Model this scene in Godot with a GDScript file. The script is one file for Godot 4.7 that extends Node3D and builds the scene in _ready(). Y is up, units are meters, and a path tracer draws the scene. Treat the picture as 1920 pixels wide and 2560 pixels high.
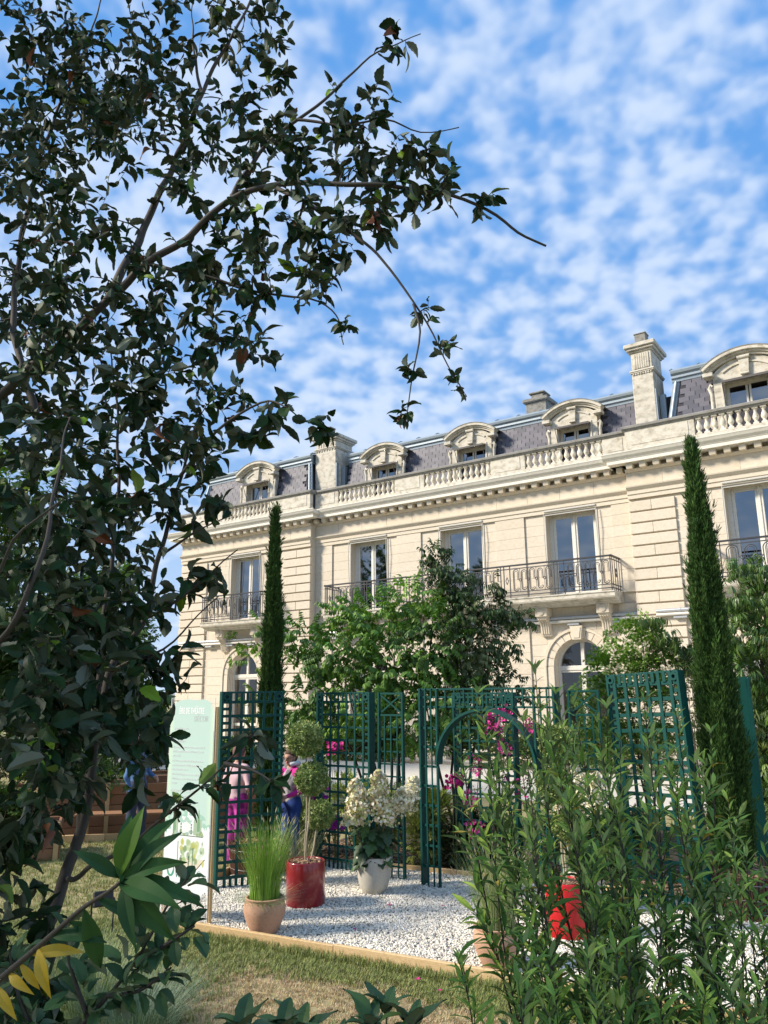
extends Node3D

# ------------------------------------------------------------------ state
var rng := RandomNumberGenerator.new()
var taken := {}
var M := {}
var box_cache := {}
var cam_at := Vector3(0, 2.4, 0)
const CAM_PITCH := 13.2
const CAM_ROLL := 0.48
const SUN_AZ := Vector2(-0.99, 0.12)   # towards the sun, x and z
const SUN_EL := 34.0


func _ready() -> void:
	rng.seed = 41
	setup_camera_and_light()
	make_materials()
	build_ground()
	build_mansion()
	build_garden()
	build_plants()
	build_foreground()
	build_people()


func setup_camera_and_light() -> void:
	var cam := Camera3D.new()
	cam.name = "camera"
	cam.fov = 67.24
	cam.far = 600.0
	cam.near = 0.05
	add_child(cam)
	cam.position = cam_at
	cam.basis = Basis(Vector3.RIGHT, deg_to_rad(CAM_PITCH)) * Basis(Vector3.BACK, deg_to_rad(-CAM_ROLL))
	cam.current = true
	var env := Environment.new()
	env.background_mode = Environment.BG_SKY
	env.tonemap_mode = Environment.TONE_MAPPER_LINEAR
	env.tonemap_exposure = 1.32
	env.sdfgi_enabled = true
	env.ssao_enabled = true
	env.ssil_enabled = true
	var sky := Sky.new()
	var pano := PanoramaSkyMaterial.new()
	pano.panorama = sky_picture()
	sky.sky_material = pano
	env.sky = sky
	var we := WorldEnvironment.new()
	we.name = "world_environment"
	we.environment = env
	add_child(we)
	var sun := DirectionalLight3D.new()
	sun.name = "sun"
	sun.light_energy = 1.6
	sun.light_color = Color(1.0, 0.95, 0.88)
	sun.light_angular_distance = 11.0
	sun.shadow_enabled = true
	add_child(sun)
	var h := SUN_AZ.normalized() * cos(deg_to_rad(SUN_EL))
	var to_sun := Vector3(h.x, sin(deg_to_rad(SUN_EL)), h.y)
	sun.look_at_from_position(to_sun * 50.0, Vector3.ZERO)


func sky_picture() -> ImageTexture:
	# blue air with a thin, broken sheet of small high clouds, the same all round
	var w := 3072
	var h := 1536
	var img := Image.create(w, h, false, Image.FORMAT_RGBH)
	var cells := FastNoiseLite.new()
	cells.seed = 7
	cells.noise_type = FastNoiseLite.TYPE_SIMPLEX_SMOOTH
	cells.frequency = 1.0
	cells.fractal_type = FastNoiseLite.FRACTAL_FBM
	cells.fractal_octaves = 3
	cells.fractal_gain = 0.45
	var big := FastNoiseLite.new()
	big.seed = 19
	big.frequency = 1.0
	big.fractal_octaves = 3
	var puff := FastNoiseLite.new()
	puff.seed = 23
	puff.noise_type = FastNoiseLite.TYPE_CELLULAR
	puff.cellular_return_type = FastNoiseLite.RETURN_DISTANCE
	puff.frequency = 1.0
	puff.fractal_octaves = 2
	puff.fractal_type = FastNoiseLite.FRACTAL_FBM
	var ground := Color(0.20, 0.19, 0.16)
	for y in h:
		var el := (0.5 - (y + 0.5) / h) * PI
		if el < -0.02:
			img.fill_rect(Rect2i(0, y, w, h - y), ground)
			break
		var s := maxf(sin(el), 0.0)
		var k := 1.0 / (s + 0.30)
		var ce := cos(el) * k
		var haze := pow(1.0 - s, 3.2)
		var air := Color(0.038, 0.235, 0.62).lerp(Color(0.34, 0.52, 0.75), haze)
		for x in w:
			var az := (x + 0.5) / w * TAU
			var a := sin(az) * ce
			var b := -cos(az) * ce
			var n := cells.get_noise_2d(a * 14.0, b * 14.0)
			var p := puff.get_noise_2d(a * 34.0 + n * 0.5, b * 34.0 - n * 0.5)
			var g := big.get_noise_2d(a * 1.7 + 3.1, b * 1.7 + 6.4)
			var c := smoothstep(-0.75, 0.75, n * 0.95 - (p + 0.55) * 0.42 + g * 0.85)
			c = maxf(0.10 + c * 0.66, haze * 0.55)
			img.set_pixel(x, y, air.lerp(Color(0.62, 0.70, 0.82), c))
	return ImageTexture.create_from_image(img)


# ------------------------------------------------------------------ mesh building
class MB:
	var v := PackedVector3Array()
	var n := PackedVector3Array()
	var uv := PackedVector2Array()
	var c := PackedColorArray()
	var col := Color.WHITE

	func tri(a: Vector3, b: Vector3, d: Vector3, na: Vector3, nb: Vector3, nd: Vector3) -> void:
		if (b - a).cross(d - a).dot(na + nb + nd) > 0.0:
			v.append(a); v.append(d); v.append(b)
			n.append(na); n.append(nd); n.append(nb)
		else:
			v.append(a); v.append(b); v.append(d)
			n.append(na); n.append(nb); n.append(nd)
		c.append(col); c.append(col); c.append(col)

	func flat(a: Vector3, b: Vector3, d: Vector3, out := Vector3.ZERO) -> void:
		var m := (b - a).cross(d - a).normalized()
		if out != Vector3.ZERO and m.dot(out) < 0.0:
			m = -m
		tri(a, b, d, m, m, m)

	func quad(a: Vector3, b: Vector3, d: Vector3, e: Vector3, out := Vector3.ZERO) -> void:
		var m := (b - a).cross(e - a)
		if m.length_squared() < 1e-14:
			m = (d - b).cross(e - b)
		m = m.normalized()
		if out != Vector3.ZERO and m.dot(out) < 0.0:
			m = -m
		tri(a, b, d, m, m, m)
		tri(a, d, e, m, m, m)

	func squad(a: Vector3, b: Vector3, d: Vector3, e: Vector3, na: Vector3, nb: Vector3, nd: Vector3, ne: Vector3) -> void:
		tri(a, b, d, na, nb, nd)
		tri(a, d, e, na, nd, ne)

	# plain or chamfered box
	func box(at: Vector3, size: Vector3, ch := 0.0, b := Basis.IDENTITY) -> void:
		var s := size * 0.5
		if ch <= 0.0:
			for ax in 3:
				for sg in [-1.0, 1.0]:
					var m := Vector3.ZERO
					m[ax] = sg
					var p := Vector3.ZERO
					var q := Vector3.ZERO
					p[(ax + 1) % 3] = s[(ax + 1) % 3]
					q[(ax + 2) % 3] = s[(ax + 2) % 3]
					var o: Vector3 = m * s[ax]
					quad(at + b * (o - p - q), at + b * (o + p - q), at + b * (o + p + q), at + b * (o - p + q), b * m)
			return
		ch = minf(ch, minf(s.x, minf(s.y, s.z)) * 0.8)
		for ax in 3:
			var i := (ax + 1) % 3
			var j := (ax + 2) % 3
			for sg in [-1.0, 1.0]:
				var m := Vector3.ZERO
				m[ax] = sg
				var p := Vector3.ZERO
				var q := Vector3.ZERO
				p[i] = s[i] - ch
				q[j] = s[j] - ch
				var o: Vector3 = m * s[ax]
				quad(at + b * (o - p - q), at + b * (o + p - q), at + b * (o + p + q), at + b * (o - p + q), b * m)
			for si in [-1.0, 1.0]:
				for sj in [-1.0, 1.0]:
					var e1 := Vector3.ZERO
					e1[i] = si * s[i]
					e1[j] = sj * (s[j] - ch)
					var e2 := Vector3.ZERO
					e2[i] = si * (s[i] - ch)
					e2[j] = sj * s[j]
					var l := Vector3.ZERO
					l[ax] = s[ax] - ch
					var mm := Vector3.ZERO
					mm[i] = si
					mm[j] = sj
					quad(at + b * (e1 - l), at + b * (e1 + l), at + b * (e2 + l), at + b * (e2 - l), b * mm)
		for sx in [-1.0, 1.0]:
			for sy in [-1.0, 1.0]:
				for sz in [-1.0, 1.0]:
					var k := Vector3(sx, sy, sz)
					flat(at + b * (k * Vector3(s.x, s.y - ch, s.z - ch)), at + b * (k * Vector3(s.x - ch, s.y, s.z - ch)), at + b * (k * Vector3(s.x - ch, s.y - ch, s.z)), b * k)

	func span(a: Vector3, b: Vector3, ch := 0.0) -> void:
		box((a + b) * 0.5, (b - a).abs(), ch)

	# bar of rectangular section between two points
	func bar(a: Vector3, b: Vector3, w: float, d: float, side := Vector3.RIGHT, ch := 0.0) -> void:
		var y := (b - a).normalized()
		var x := (side - y * side.dot(y)).normalized()
		box((a + b) * 0.5, Vector3(w, a.distance_to(b), d), ch, Basis(x, y, x.cross(y)))

	func tube(pts: Array, radii: Array, sides := 6, capped := true) -> void:
		var rings := []
		var norms := []
		var prev := Vector3.ZERO
		for i in pts.size():
			var t: Vector3 = (pts[mini(i + 1, pts.size() - 1)] - pts[maxi(i - 1, 0)])
			t = t.normalized()
			var x: Vector3 = prev - t * prev.dot(t)
			if x.length_squared() < 1e-6:
				x = t.cross(Vector3(0.31, 0.9, 0.2))
				if x.length_squared() < 1e-6:
					x = t.cross(Vector3.RIGHT)
			x = x.normalized()
			prev = x
			var y := t.cross(x)
			var r := PackedVector3Array()
			var m := PackedVector3Array()
			for k in sides:
				var an := TAU * k / sides
				var d := x * cos(an) + y * sin(an)
				r.append(pts[i] + d * radii[i])
				m.append(d)
			rings.append(r)
			norms.append(m)
		for i in pts.size() - 1:
			for k in sides:
				var l := (k + 1) % sides
				squad(rings[i][k], rings[i + 1][k], rings[i + 1][l], rings[i][l], norms[i][k], norms[i + 1][k], norms[i + 1][l], norms[i][l])
		if capped:
			for e in [0, pts.size() - 1]:
				var t2: Vector3 = (pts[1] - pts[0]) if e else (pts[0] - pts[1])
				if e:
					t2 = pts[e] - pts[e - 1]
				for k in range(1, sides - 1):
					flat(rings[e][0], rings[e][k], rings[e][k + 1], t2)

	# profile of (radius, height); sharp splits normals per segment
	func lathe(prof: Array, seg := 24, at := Vector3.ZERO, sharp := 0.6) -> void:
		var ns := []
		for i in prof.size() - 1:
			var d: Vector2 = prof[i + 1] - prof[i]
			ns.append(Vector2(d.y, -d.x).normalized())
		for i in prof.size() - 1:
			var n0: Vector2 = ns[i]
			var n1: Vector2 = ns[i]
			if i > 0 and ns[i - 1].dot(ns[i]) > sharp:
				n0 = (ns[i - 1] + ns[i]).normalized()
			if i < prof.size() - 2 and ns[i + 1].dot(ns[i]) > sharp:
				n1 = (ns[i + 1] + ns[i]).normalized()
			for k in seg:
				var a0 := TAU * k / seg
				var a1 := TAU * (k + 1) / seg
				var d0 := Vector3(cos(a0), 0, sin(a0))
				var d1 := Vector3(cos(a1), 0, sin(a1))
				var p: Vector2 = prof[i]
				var q: Vector2 = prof[i + 1]
				squad(at + d0 * p.x + Vector3.UP * p.y, at + d0 * q.x + Vector3.UP * q.y, at + d1 * q.x + Vector3.UP * q.y, at + d1 * p.x + Vector3.UP * p.y,
					d0 * n0.x + Vector3.UP * n0.y, d0 * n1.x + Vector3.UP * n1.y, d1 * n1.x + Vector3.UP * n1.y, d1 * n0.x + Vector3.UP * n0.y)

	# outline in x,y extruded from z0 to z1
	func prism(poly: PackedVector2Array, z0: float, z1: float) -> void:
		var ix := Geometry2D.triangulate_polygon(poly)
		for i in range(0, ix.size(), 3):
			var a := poly[ix[i]]
			var b := poly[ix[i + 1]]
			var d := poly[ix[i + 2]]
			flat(Vector3(a.x, a.y, z1), Vector3(b.x, b.y, z1), Vector3(d.x, d.y, z1), Vector3.BACK)
			flat(Vector3(a.x, a.y, z0), Vector3(b.x, b.y, z0), Vector3(d.x, d.y, z0), Vector3.FORWARD)
		var cw := Geometry2D.is_polygon_clockwise(poly)
		for i in poly.size():
			var a := poly[i]
			var b := poly[(i + 1) % poly.size()]
			var e := b - a
			var o := Vector3(e.y, -e.x, 0) * (-1.0 if cw else 1.0)
			quad(Vector3(a.x, a.y, z0), Vector3(b.x, b.y, z0), Vector3(b.x, b.y, z1), Vector3(a.x, a.y, z1), o)

	# profile of (out, height) run along x from x0 to x1, closed at the ends
	func run(prof: PackedVector2Array, x0: float, x1: float, m0 := 0.0, m1 := 0.0) -> void:
		for i in prof.size() - 1:
			var a := prof[i]
			var b := prof[i + 1]
			var e := b - a
			quad(Vector3(x0 - a.x * m0, a.y, a.x), Vector3(x0 - b.x * m0, b.y, b.x), Vector3(x1 + b.x * m1, b.y, b.x), Vector3(x1 + a.x * m1, a.y, a.x), Vector3(0, -e.x, e.y))
		var ix := Geometry2D.triangulate_polygon(prof)
		for i in range(0, ix.size(), 3):
			for s in [0, 1]:
				var q := []
				for k in 3:
					var p := prof[ix[i + k]]
					q.append(Vector3(x0 - p.x * m0 if s == 0 else x1 + p.x * m1, p.y, p.x))
				flat(q[0], q[1], q[2], Vector3.LEFT if s == 0 else Vector3.RIGHT)

	func arrays() -> Array:
		var a := []
		a.resize(Mesh.ARRAY_MAX)
		a[Mesh.ARRAY_VERTEX] = v
		a[Mesh.ARRAY_NORMAL] = n
		a[Mesh.ARRAY_COLOR] = c
		if uv.size() == v.size():
			a[Mesh.ARRAY_TEX_UV] = uv
		return a

	func mesh(m: Material = null) -> ArrayMesh:
		var am := ArrayMesh.new()
		am.add_surface_from_arrays(Mesh.PRIMITIVE_TRIANGLES, arrays())
		if m:
			am.surface_set_material(0, m)
		return am


# ------------------------------------------------------------------ nodes
func numbered(called: String) -> String:
	var k: int = taken.get(called, 0)
	taken[called] = k + 1
	return called if k == 0 else "%s_%03d" % [called, k]


func tag(o: Node, label: String, category := "", group := "", kind := "") -> void:
	if label:
		o.set_meta("label", label)
	if category:
		o.set_meta("category", category)
	if group:
		o.set_meta("group", group)
	if kind:
		o.set_meta("kind", kind)


func thing(called: String, label: String, category: String, at := Vector3.ZERO, yaw := 0.0, group := "") -> Node3D:
	var o := Node3D.new()
	o.name = numbered(called)
	add_child(o)
	o.position = at
	o.rotation.y = yaw
	tag(o, label, category, group)
	return o


func part(parent: Node, called: String, mesh: Mesh, m: Material = null, xf := Transform3D.IDENTITY) -> MeshInstance3D:
	var o := MeshInstance3D.new()
	o.name = called
	o.mesh = mesh
	if m:
		o.material_override = m
	parent.add_child(o, true)
	o.transform = xf
	return o


func put(parent: Node, called: String, b: MB, m: Material, xf := Transform3D.IDENTITY) -> MeshInstance3D:
	return part(parent, called, b.mesh(m), null, xf)


func structure(called: String, b: MB, m: Material) -> MeshInstance3D:
	var o := put(self, numbered(called), b, m)
	o.set_meta("kind", "structure")
	return o


func box_mesh(size: Vector3, ch: float) -> ArrayMesh:
	var key := "%.3f %.3f %.3f %.3f" % [size.x, size.y, size.z, ch]
	if not box_cache.has(key):
		var b := MB.new()
		b.box(Vector3.ZERO, size, ch)
		box_cache[key] = b.mesh()
	return box_cache[key]


# many alike pieces: the ones that show largest become parts of their own, the rest one joined part
func pieces(parent: Node3D, called: String, list: Array, limit := 300, rest := "") -> void:
	var base := parent.global_transform
	if list.size() > limit:
		var keyed := []
		for e in list:
			var p: Vector3 = base * e[1].origin
			var d := p - cam_at
			var f := d.length()
			var seen := 1.0 if d.z < 0.0 and absf(d.x / -d.z) < 0.52 else 0.05
			keyed.append([-(e[3] if e.size() > 3 else 1.0) * seen / maxf(f, 0.3), e])
		keyed.sort_custom(func(a, b): return a[0] < b[0])
		list = []
		for k in keyed:
			list.append(k[1])
	var by := {}
	for i in list.size():
		var e = list[i]
		if i < limit:
			part(parent, called, e[0], e[2], e[1])
		else:
			if not by.has(e[2]):
				by[e[2]] = []
			by[e[2]].append(e)
	if by.is_empty():
		return
	var am := ArrayMesh.new()
	for m in by:
		var st := SurfaceTool.new()
		st.begin(Mesh.PRIMITIVE_TRIANGLES)
		for e in by[m]:
			st.append_from(e[0], 0, e[1])
		st.commit(am)
		am.surface_set_material(am.get_surface_count() - 1, m)
	var o := part(parent, rest if rest else called + "s", am)
	o.set_meta("kind", "stuff")


func scatter(parent: Node, called: String, mesh: Mesh, xfs: Array, cols: Array = []) -> MultiMeshInstance3D:
	var mm := MultiMesh.new()
	mm.transform_format = MultiMesh.TRANSFORM_3D
	mm.use_colors = not cols.is_empty()
	mm.mesh = mesh
	mm.instance_count = xfs.size()
	for i in xfs.size():
		mm.set_instance_transform(i, xfs[i])
		if not cols.is_empty():
			mm.set_instance_color(i, cols[i])
	var o := MultiMeshInstance3D.new()
	o.name = called
	o.multimesh = mm
	parent.add_child(o, true)
	o.set_meta("kind", "stuff")
	return o


func rf(a: float, b: float) -> float:
	return rng.randf_range(a, b)


func rdir() -> Vector3:
	return Vector3(rng.randfn(), rng.randfn(), rng.randfn()).normalized()


func jit(c: Color, k: float) -> Color:
	var f := 1.0 + rf(-k, k)
	return Color(c.r * f * (1.0 + rf(-k, k) * 0.3), c.g * f, c.b * f * (1.0 + rf(-k, k) * 0.3))


# ------------------------------------------------------------------ materials
func noise_tex(seed_: int, freq: float, ramp: Array, oct := 4, size := 512, normal := 0.0, cellular := false) -> NoiseTexture2D:
	var f := FastNoiseLite.new()
	f.seed = seed_
	f.frequency = freq
	f.fractal_octaves = oct
	f.noise_type = FastNoiseLite.TYPE_CELLULAR if cellular else FastNoiseLite.TYPE_SIMPLEX_SMOOTH
	var t := NoiseTexture2D.new()
	t.width = size
	t.height = size
	t.seamless = true
	t.noise = f
	if normal > 0.0:
		t.as_normal_map = true
		t.bump_strength = normal
	elif ramp:
		var g := Gradient.new()
		var offs := PackedFloat32Array()
		var cols := PackedColorArray()
		for i in ramp.size():
			offs.append(float(i) / (ramp.size() - 1))
			cols.append(ramp[i])
		g.offsets = offs
		g.colors = cols
		t.color_ramp = g
	return t


func lin(r: float, g: float, b: float) -> Color:
	return Color(r, g, b).linear_to_srgb()


# colour given as linear base colour; texture multiplies it
func mat(called: String, c: Color, rough := 0.8, tex: Texture2D = null, scale := 1.0, nrm: Texture2D = null, nscale := 1.0, spec := 0.5) -> StandardMaterial3D:
	var m := StandardMaterial3D.new()
	m.resource_name = called
	m.albedo_color = c.linear_to_srgb()
	m.roughness = rough
	m.metallic_specular = spec
	m.cull_mode = BaseMaterial3D.CULL_DISABLED
	if tex or nrm:
		m.uv1_triplanar = true
		m.uv1_world_triplanar = true
		m.uv1_scale = Vector3.ONE * scale
	if tex:
		m.albedo_texture = tex
	if nrm:
		m.normal_enabled = true
		m.normal_texture = nrm
		m.normal_scale = nscale
	M[called] = m
	return m


func leaf_mat(called: String, c: Color, rough := 0.5, back := Color(0, 0, 0), spec := 0.5) -> StandardMaterial3D:
	var m := mat(called, c, rough)
	m.metallic_specular = spec
	m.vertex_color_use_as_albedo = true
	if back != Color(0, 0, 0):
		m.backlight_enabled = true
		m.backlight = back
	return m


func make_materials() -> void:
	var g := func(a: float) -> Color: return Color(a, a, a)
	var stone_var := noise_tex(11, 0.012, [g.call(0.91), Color(0.98, 0.965, 0.94), Color(1, 1, 1), Color(0.955, 0.94, 0.91), g.call(0.99)], 5)
	var stone_n := noise_tex(12, 0.06, [], 4, 512, 3.0)
	var grime := noise_tex(13, 0.012, [Color(0.5, 0.5, 0.48), Color(0.80, 0.79, 0.76), Color(0.97, 0.965, 0.94), Color(1, 1, 1), Color(0.92, 0.91, 0.89)], 6)
	for i in 4:
		var k: Color = [Color(0.665, 0.60, 0.49), Color(0.68, 0.615, 0.51), Color(0.65, 0.58, 0.47), Color(0.675, 0.61, 0.505)][i]
		mat("stone%d" % i, k, 0.88, stone_var, 0.7, stone_n, 0.25)
	mat("joint", Color(0.60, 0.54, 0.44), 0.95, stone_var, 1.3)
	mat("trim", Color(0.67, 0.605, 0.495), 0.85, stone_var, 0.9, stone_n, 0.4)
	mat("white_trim", Color(0.74, 0.72, 0.65), 0.6, stone_var, 0.5)
	mat("weathered", Color(0.635, 0.60, 0.525), 0.92, grime, 0.55, stone_n, 0.7)
	mat("baluster", Color(0.71, 0.67, 0.585), 0.9, grime, 0.35, stone_n, 0.5)
	mat("coping", Color(0.27, 0.265, 0.25), 0.95, grime, 0.8, stone_n, 0.8)
	for i in 4:
		var k: Color = [Color(0.098, 0.10, 0.132), Color(0.118, 0.118, 0.155), Color(0.08, 0.083, 0.115), Color(0.132, 0.132, 0.165)][i]
		mat("slate%d" % i, k, 0.55, stone_var, 1.7, stone_n, 0.5)
	mat("slate_bed", Color(0.045, 0.045, 0.055), 0.9)
	var zinc := mat("zinc", Color(0.33, 0.40, 0.46), 0.42, stone_var, 1.1)
	zinc.metallic = 0.35
	mat("window_paint", Color(0.72, 0.70, 0.64), 0.45, stone_var, 0.8)
	var glass := mat("glass", Color(0.24, 0.25, 0.26), 0.03)
	glass.metallic = 1.0
	var dark_glass := mat("dark_glass", Color(0.02, 0.02, 0.02), 0.02)
	dark_glass.transparency = BaseMaterial3D.TRANSPARENCY_ALPHA
	dark_glass.albedo_color.a = 0.03
	mat("room", Color(0.22, 0.2, 0.18), 0.9)
	mat("curtain", Color(0.62, 0.62, 0.55), 0.9)
	mat("iron", Color(0.035, 0.037, 0.042), 0.42)
	mat("iron_grey", Color(0.05, 0.053, 0.06), 0.42)
	var galv := mat("galvanised", Color(0.52, 0.55, 0.58), 0.4, stone_var, 3.0)
	galv.metallic = 0.55
	mat("awning", Color(0.55, 0.54, 0.50), 0.7, stone_var, 1.5)
	mat("awning_dark", Color(0.10, 0.09, 0.085), 0.7)
	# garden
	var wood_var := noise_tex(21, 0.03, [Color(0.72, 0.66, 0.55), Color(0.95, 0.92, 0.85), Color(1, 1, 1), Color(0.85, 0.8, 0.7)], 5)
	for i in 3:
		var t := mat("pine%d" % i, [Color(0.60, 0.435, 0.235), Color(0.66, 0.49, 0.28), Color(0.55, 0.39, 0.20)][i], 0.75, wood_var, 1.0, stone_n, 0.3)
		t.uv1_scale = Vector3(1.2, 7.0, 1.2)
	for i in 2:
		mat("brown_board%d" % i, [Color(0.27, 0.135, 0.07), Color(0.33, 0.17, 0.085)][i], 0.8, wood_var, 2.5)
	var paint_var := noise_tex(23, 0.02, [Color(0.72, 0.78, 0.78), Color(1, 1, 1), Color(0.88, 0.92, 0.90)], 4)
	mat("green_paint", Color(0.004, 0.066, 0.056), 0.5, paint_var, 3.0, null, 1.0, 0.35)
	mat("terracotta", Color(0.52, 0.31, 0.205), 0.82, noise_tex(24, 0.02, [Color(0.80, 0.80, 0.80), Color(1, 1, 1), Color(0.92, 0.9, 0.88)], 5), 3.0, stone_n, 0.35)
	var red := mat("red_glaze", Color(0.30, 0.008, 0.014), 0.3, noise_tex(25, 0.03, [Color(0.9, 0.9, 0.9), Color(1, 1, 1)], 4), 2.0)
	red.clearcoat_enabled = true
	red.clearcoat = 0.8
	red.clearcoat_roughness = 0.12
	mat("red_matt", Color(0.58, 0.012, 0.016), 0.45, noise_tex(26, 0.03, [Color(0.9, 0.9, 0.9), Color(1, 1, 1)], 4), 2.0)
	mat("white_pot", Color(0.62, 0.59, 0.51), 0.55, noise_tex(27, 0.03, [Color(0.84, 0.84, 0.82), Color(1, 1, 1)], 5), 3.0, stone_n, 0.3)
	mat("soil", Color(0.06, 0.045, 0.033), 0.95, wood_var, 3.0)
	mat("stick", Color(0.17, 0.08, 0.055), 0.85, wood_var, 4.0)
	mat("dark_pot", Color(0.02, 0.02, 0.02), 0.6)
	for n in ["pebble", "chip", "blade", "petal"]:
		leaf_mat(n, Color(1, 1, 1), {"pebble": 0.85, "chip": 0.9, "blade": 0.6, "petal": 0.7}[n], Color(0.35, 0.4, 0.2) if n in ["blade", "petal"] else Color(0, 0, 0))
	mat("gravel_bed", Color(0.45, 0.425, 0.38), 0.95, noise_tex(31, 0.08, [g.call(0.55), g.call(1.0)], 4), 3.0, stone_n, 1.0)
	mat("bark", Color(0.15, 0.125, 0.10), 0.9, wood_var, 6.0, stone_n, 1.0)
	mat("bark_dark", Color(0.055, 0.045, 0.037), 0.85, wood_var, 9.0, stone_n, 1.0)
	mat("bark_pale", Color(0.40, 0.36, 0.27), 0.85, wood_var, 9.0)
	mat("twig_green", Color(0.14, 0.16, 0.06), 0.7)
	mat("print_white", Color(0.86, 0.87, 0.86), 0.5)
	mat("letter_white", Color(0.9, 0.92, 0.91), 0.5)
	mat("letter_teal", Color(0.09, 0.23, 0.20), 0.5)
	mat("letter_grey", Color(0.50, 0.53, 0.52), 0.5)
	mat("logo_green", Color(0.10, 0.36, 0.24), 0.5)
	var ac := mat("acrylic", Color(0.9, 0.95, 0.95), 0.02)
	ac.transparency = BaseMaterial3D.TRANSPARENCY_ALPHA
	ac.albedo_color.a = 0.06
	mat("earth", Color(0.10, 0.075, 0.05), 0.95, wood_var, 1.0)
	for s in ["skin", "cloth", "hair"]:
		var cm := leaf_mat(s, Color(1, 1, 1), 0.85)
		cm.cull_mode = BaseMaterial3D.CULL_DISABLED


# ------------------------------------------------------------------ the mansion: x runs along the front, y up, z out of the main wall
var blocks := []


func block(x0: float, x1: float, y0: float, y1: float, z: float, ch := 0.004, depth := 0.07) -> void:
	var gap := 0.003
	var s := Vector3(x1 - x0 - gap * 2.0, y1 - y0 - gap * 2.0, depth)
	if s.x < 0.03 or s.y < 0.03:
		return
	blocks.append([box_mesh(s.snapped(Vector3.ONE * 0.005), ch), Transform3D(Basis.IDENTITY, Vector3((x0 + x1) * 0.5, (y0 + y1) * 0.5, z - depth * 0.5)), M["stone%d" % rng.randi_range(0, 3)], sqrt(s.x * s.y) * (1.0 if y0 > 2.0 else 0.4)])


func courses(x0: float, x1: float, y0: float, y1: float, z: float, wide := 0.85, rows := 0, ch := 0.004) -> void:
	var n := rows if rows else maxi(1, roundi((y1 - y0) / 0.33))
	var hh := (y1 - y0) / n
	for j in n:
		var w := x1 - x0
		var k := maxi(1, roundi(w / wide))
		var off := 0.0
		if k >= 2 and j % 2 == 1:
			off = w / k * 0.5
		var cuts := [x0]
		for i in range(0 if off > 0.0 else 1, k):
			cuts.append(x0 + i * w / k + off)
		cuts.append(x1)
		for i in cuts.size() - 1:
			block(cuts[i], cuts[i + 1], y0 + j * hh, y0 + (j + 1) * hh, z, ch)


func arc_pts(cx: float, cy: float, r: float, a0: float, a1: float, n: int) -> PackedVector2Array:
	var p := PackedVector2Array()
	for i in n + 1:
		var a := lerpf(a0, a1, float(i) / n)
		p.append(Vector2(cx + cos(a) * r, cy + sin(a) * r))
	return p


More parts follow.
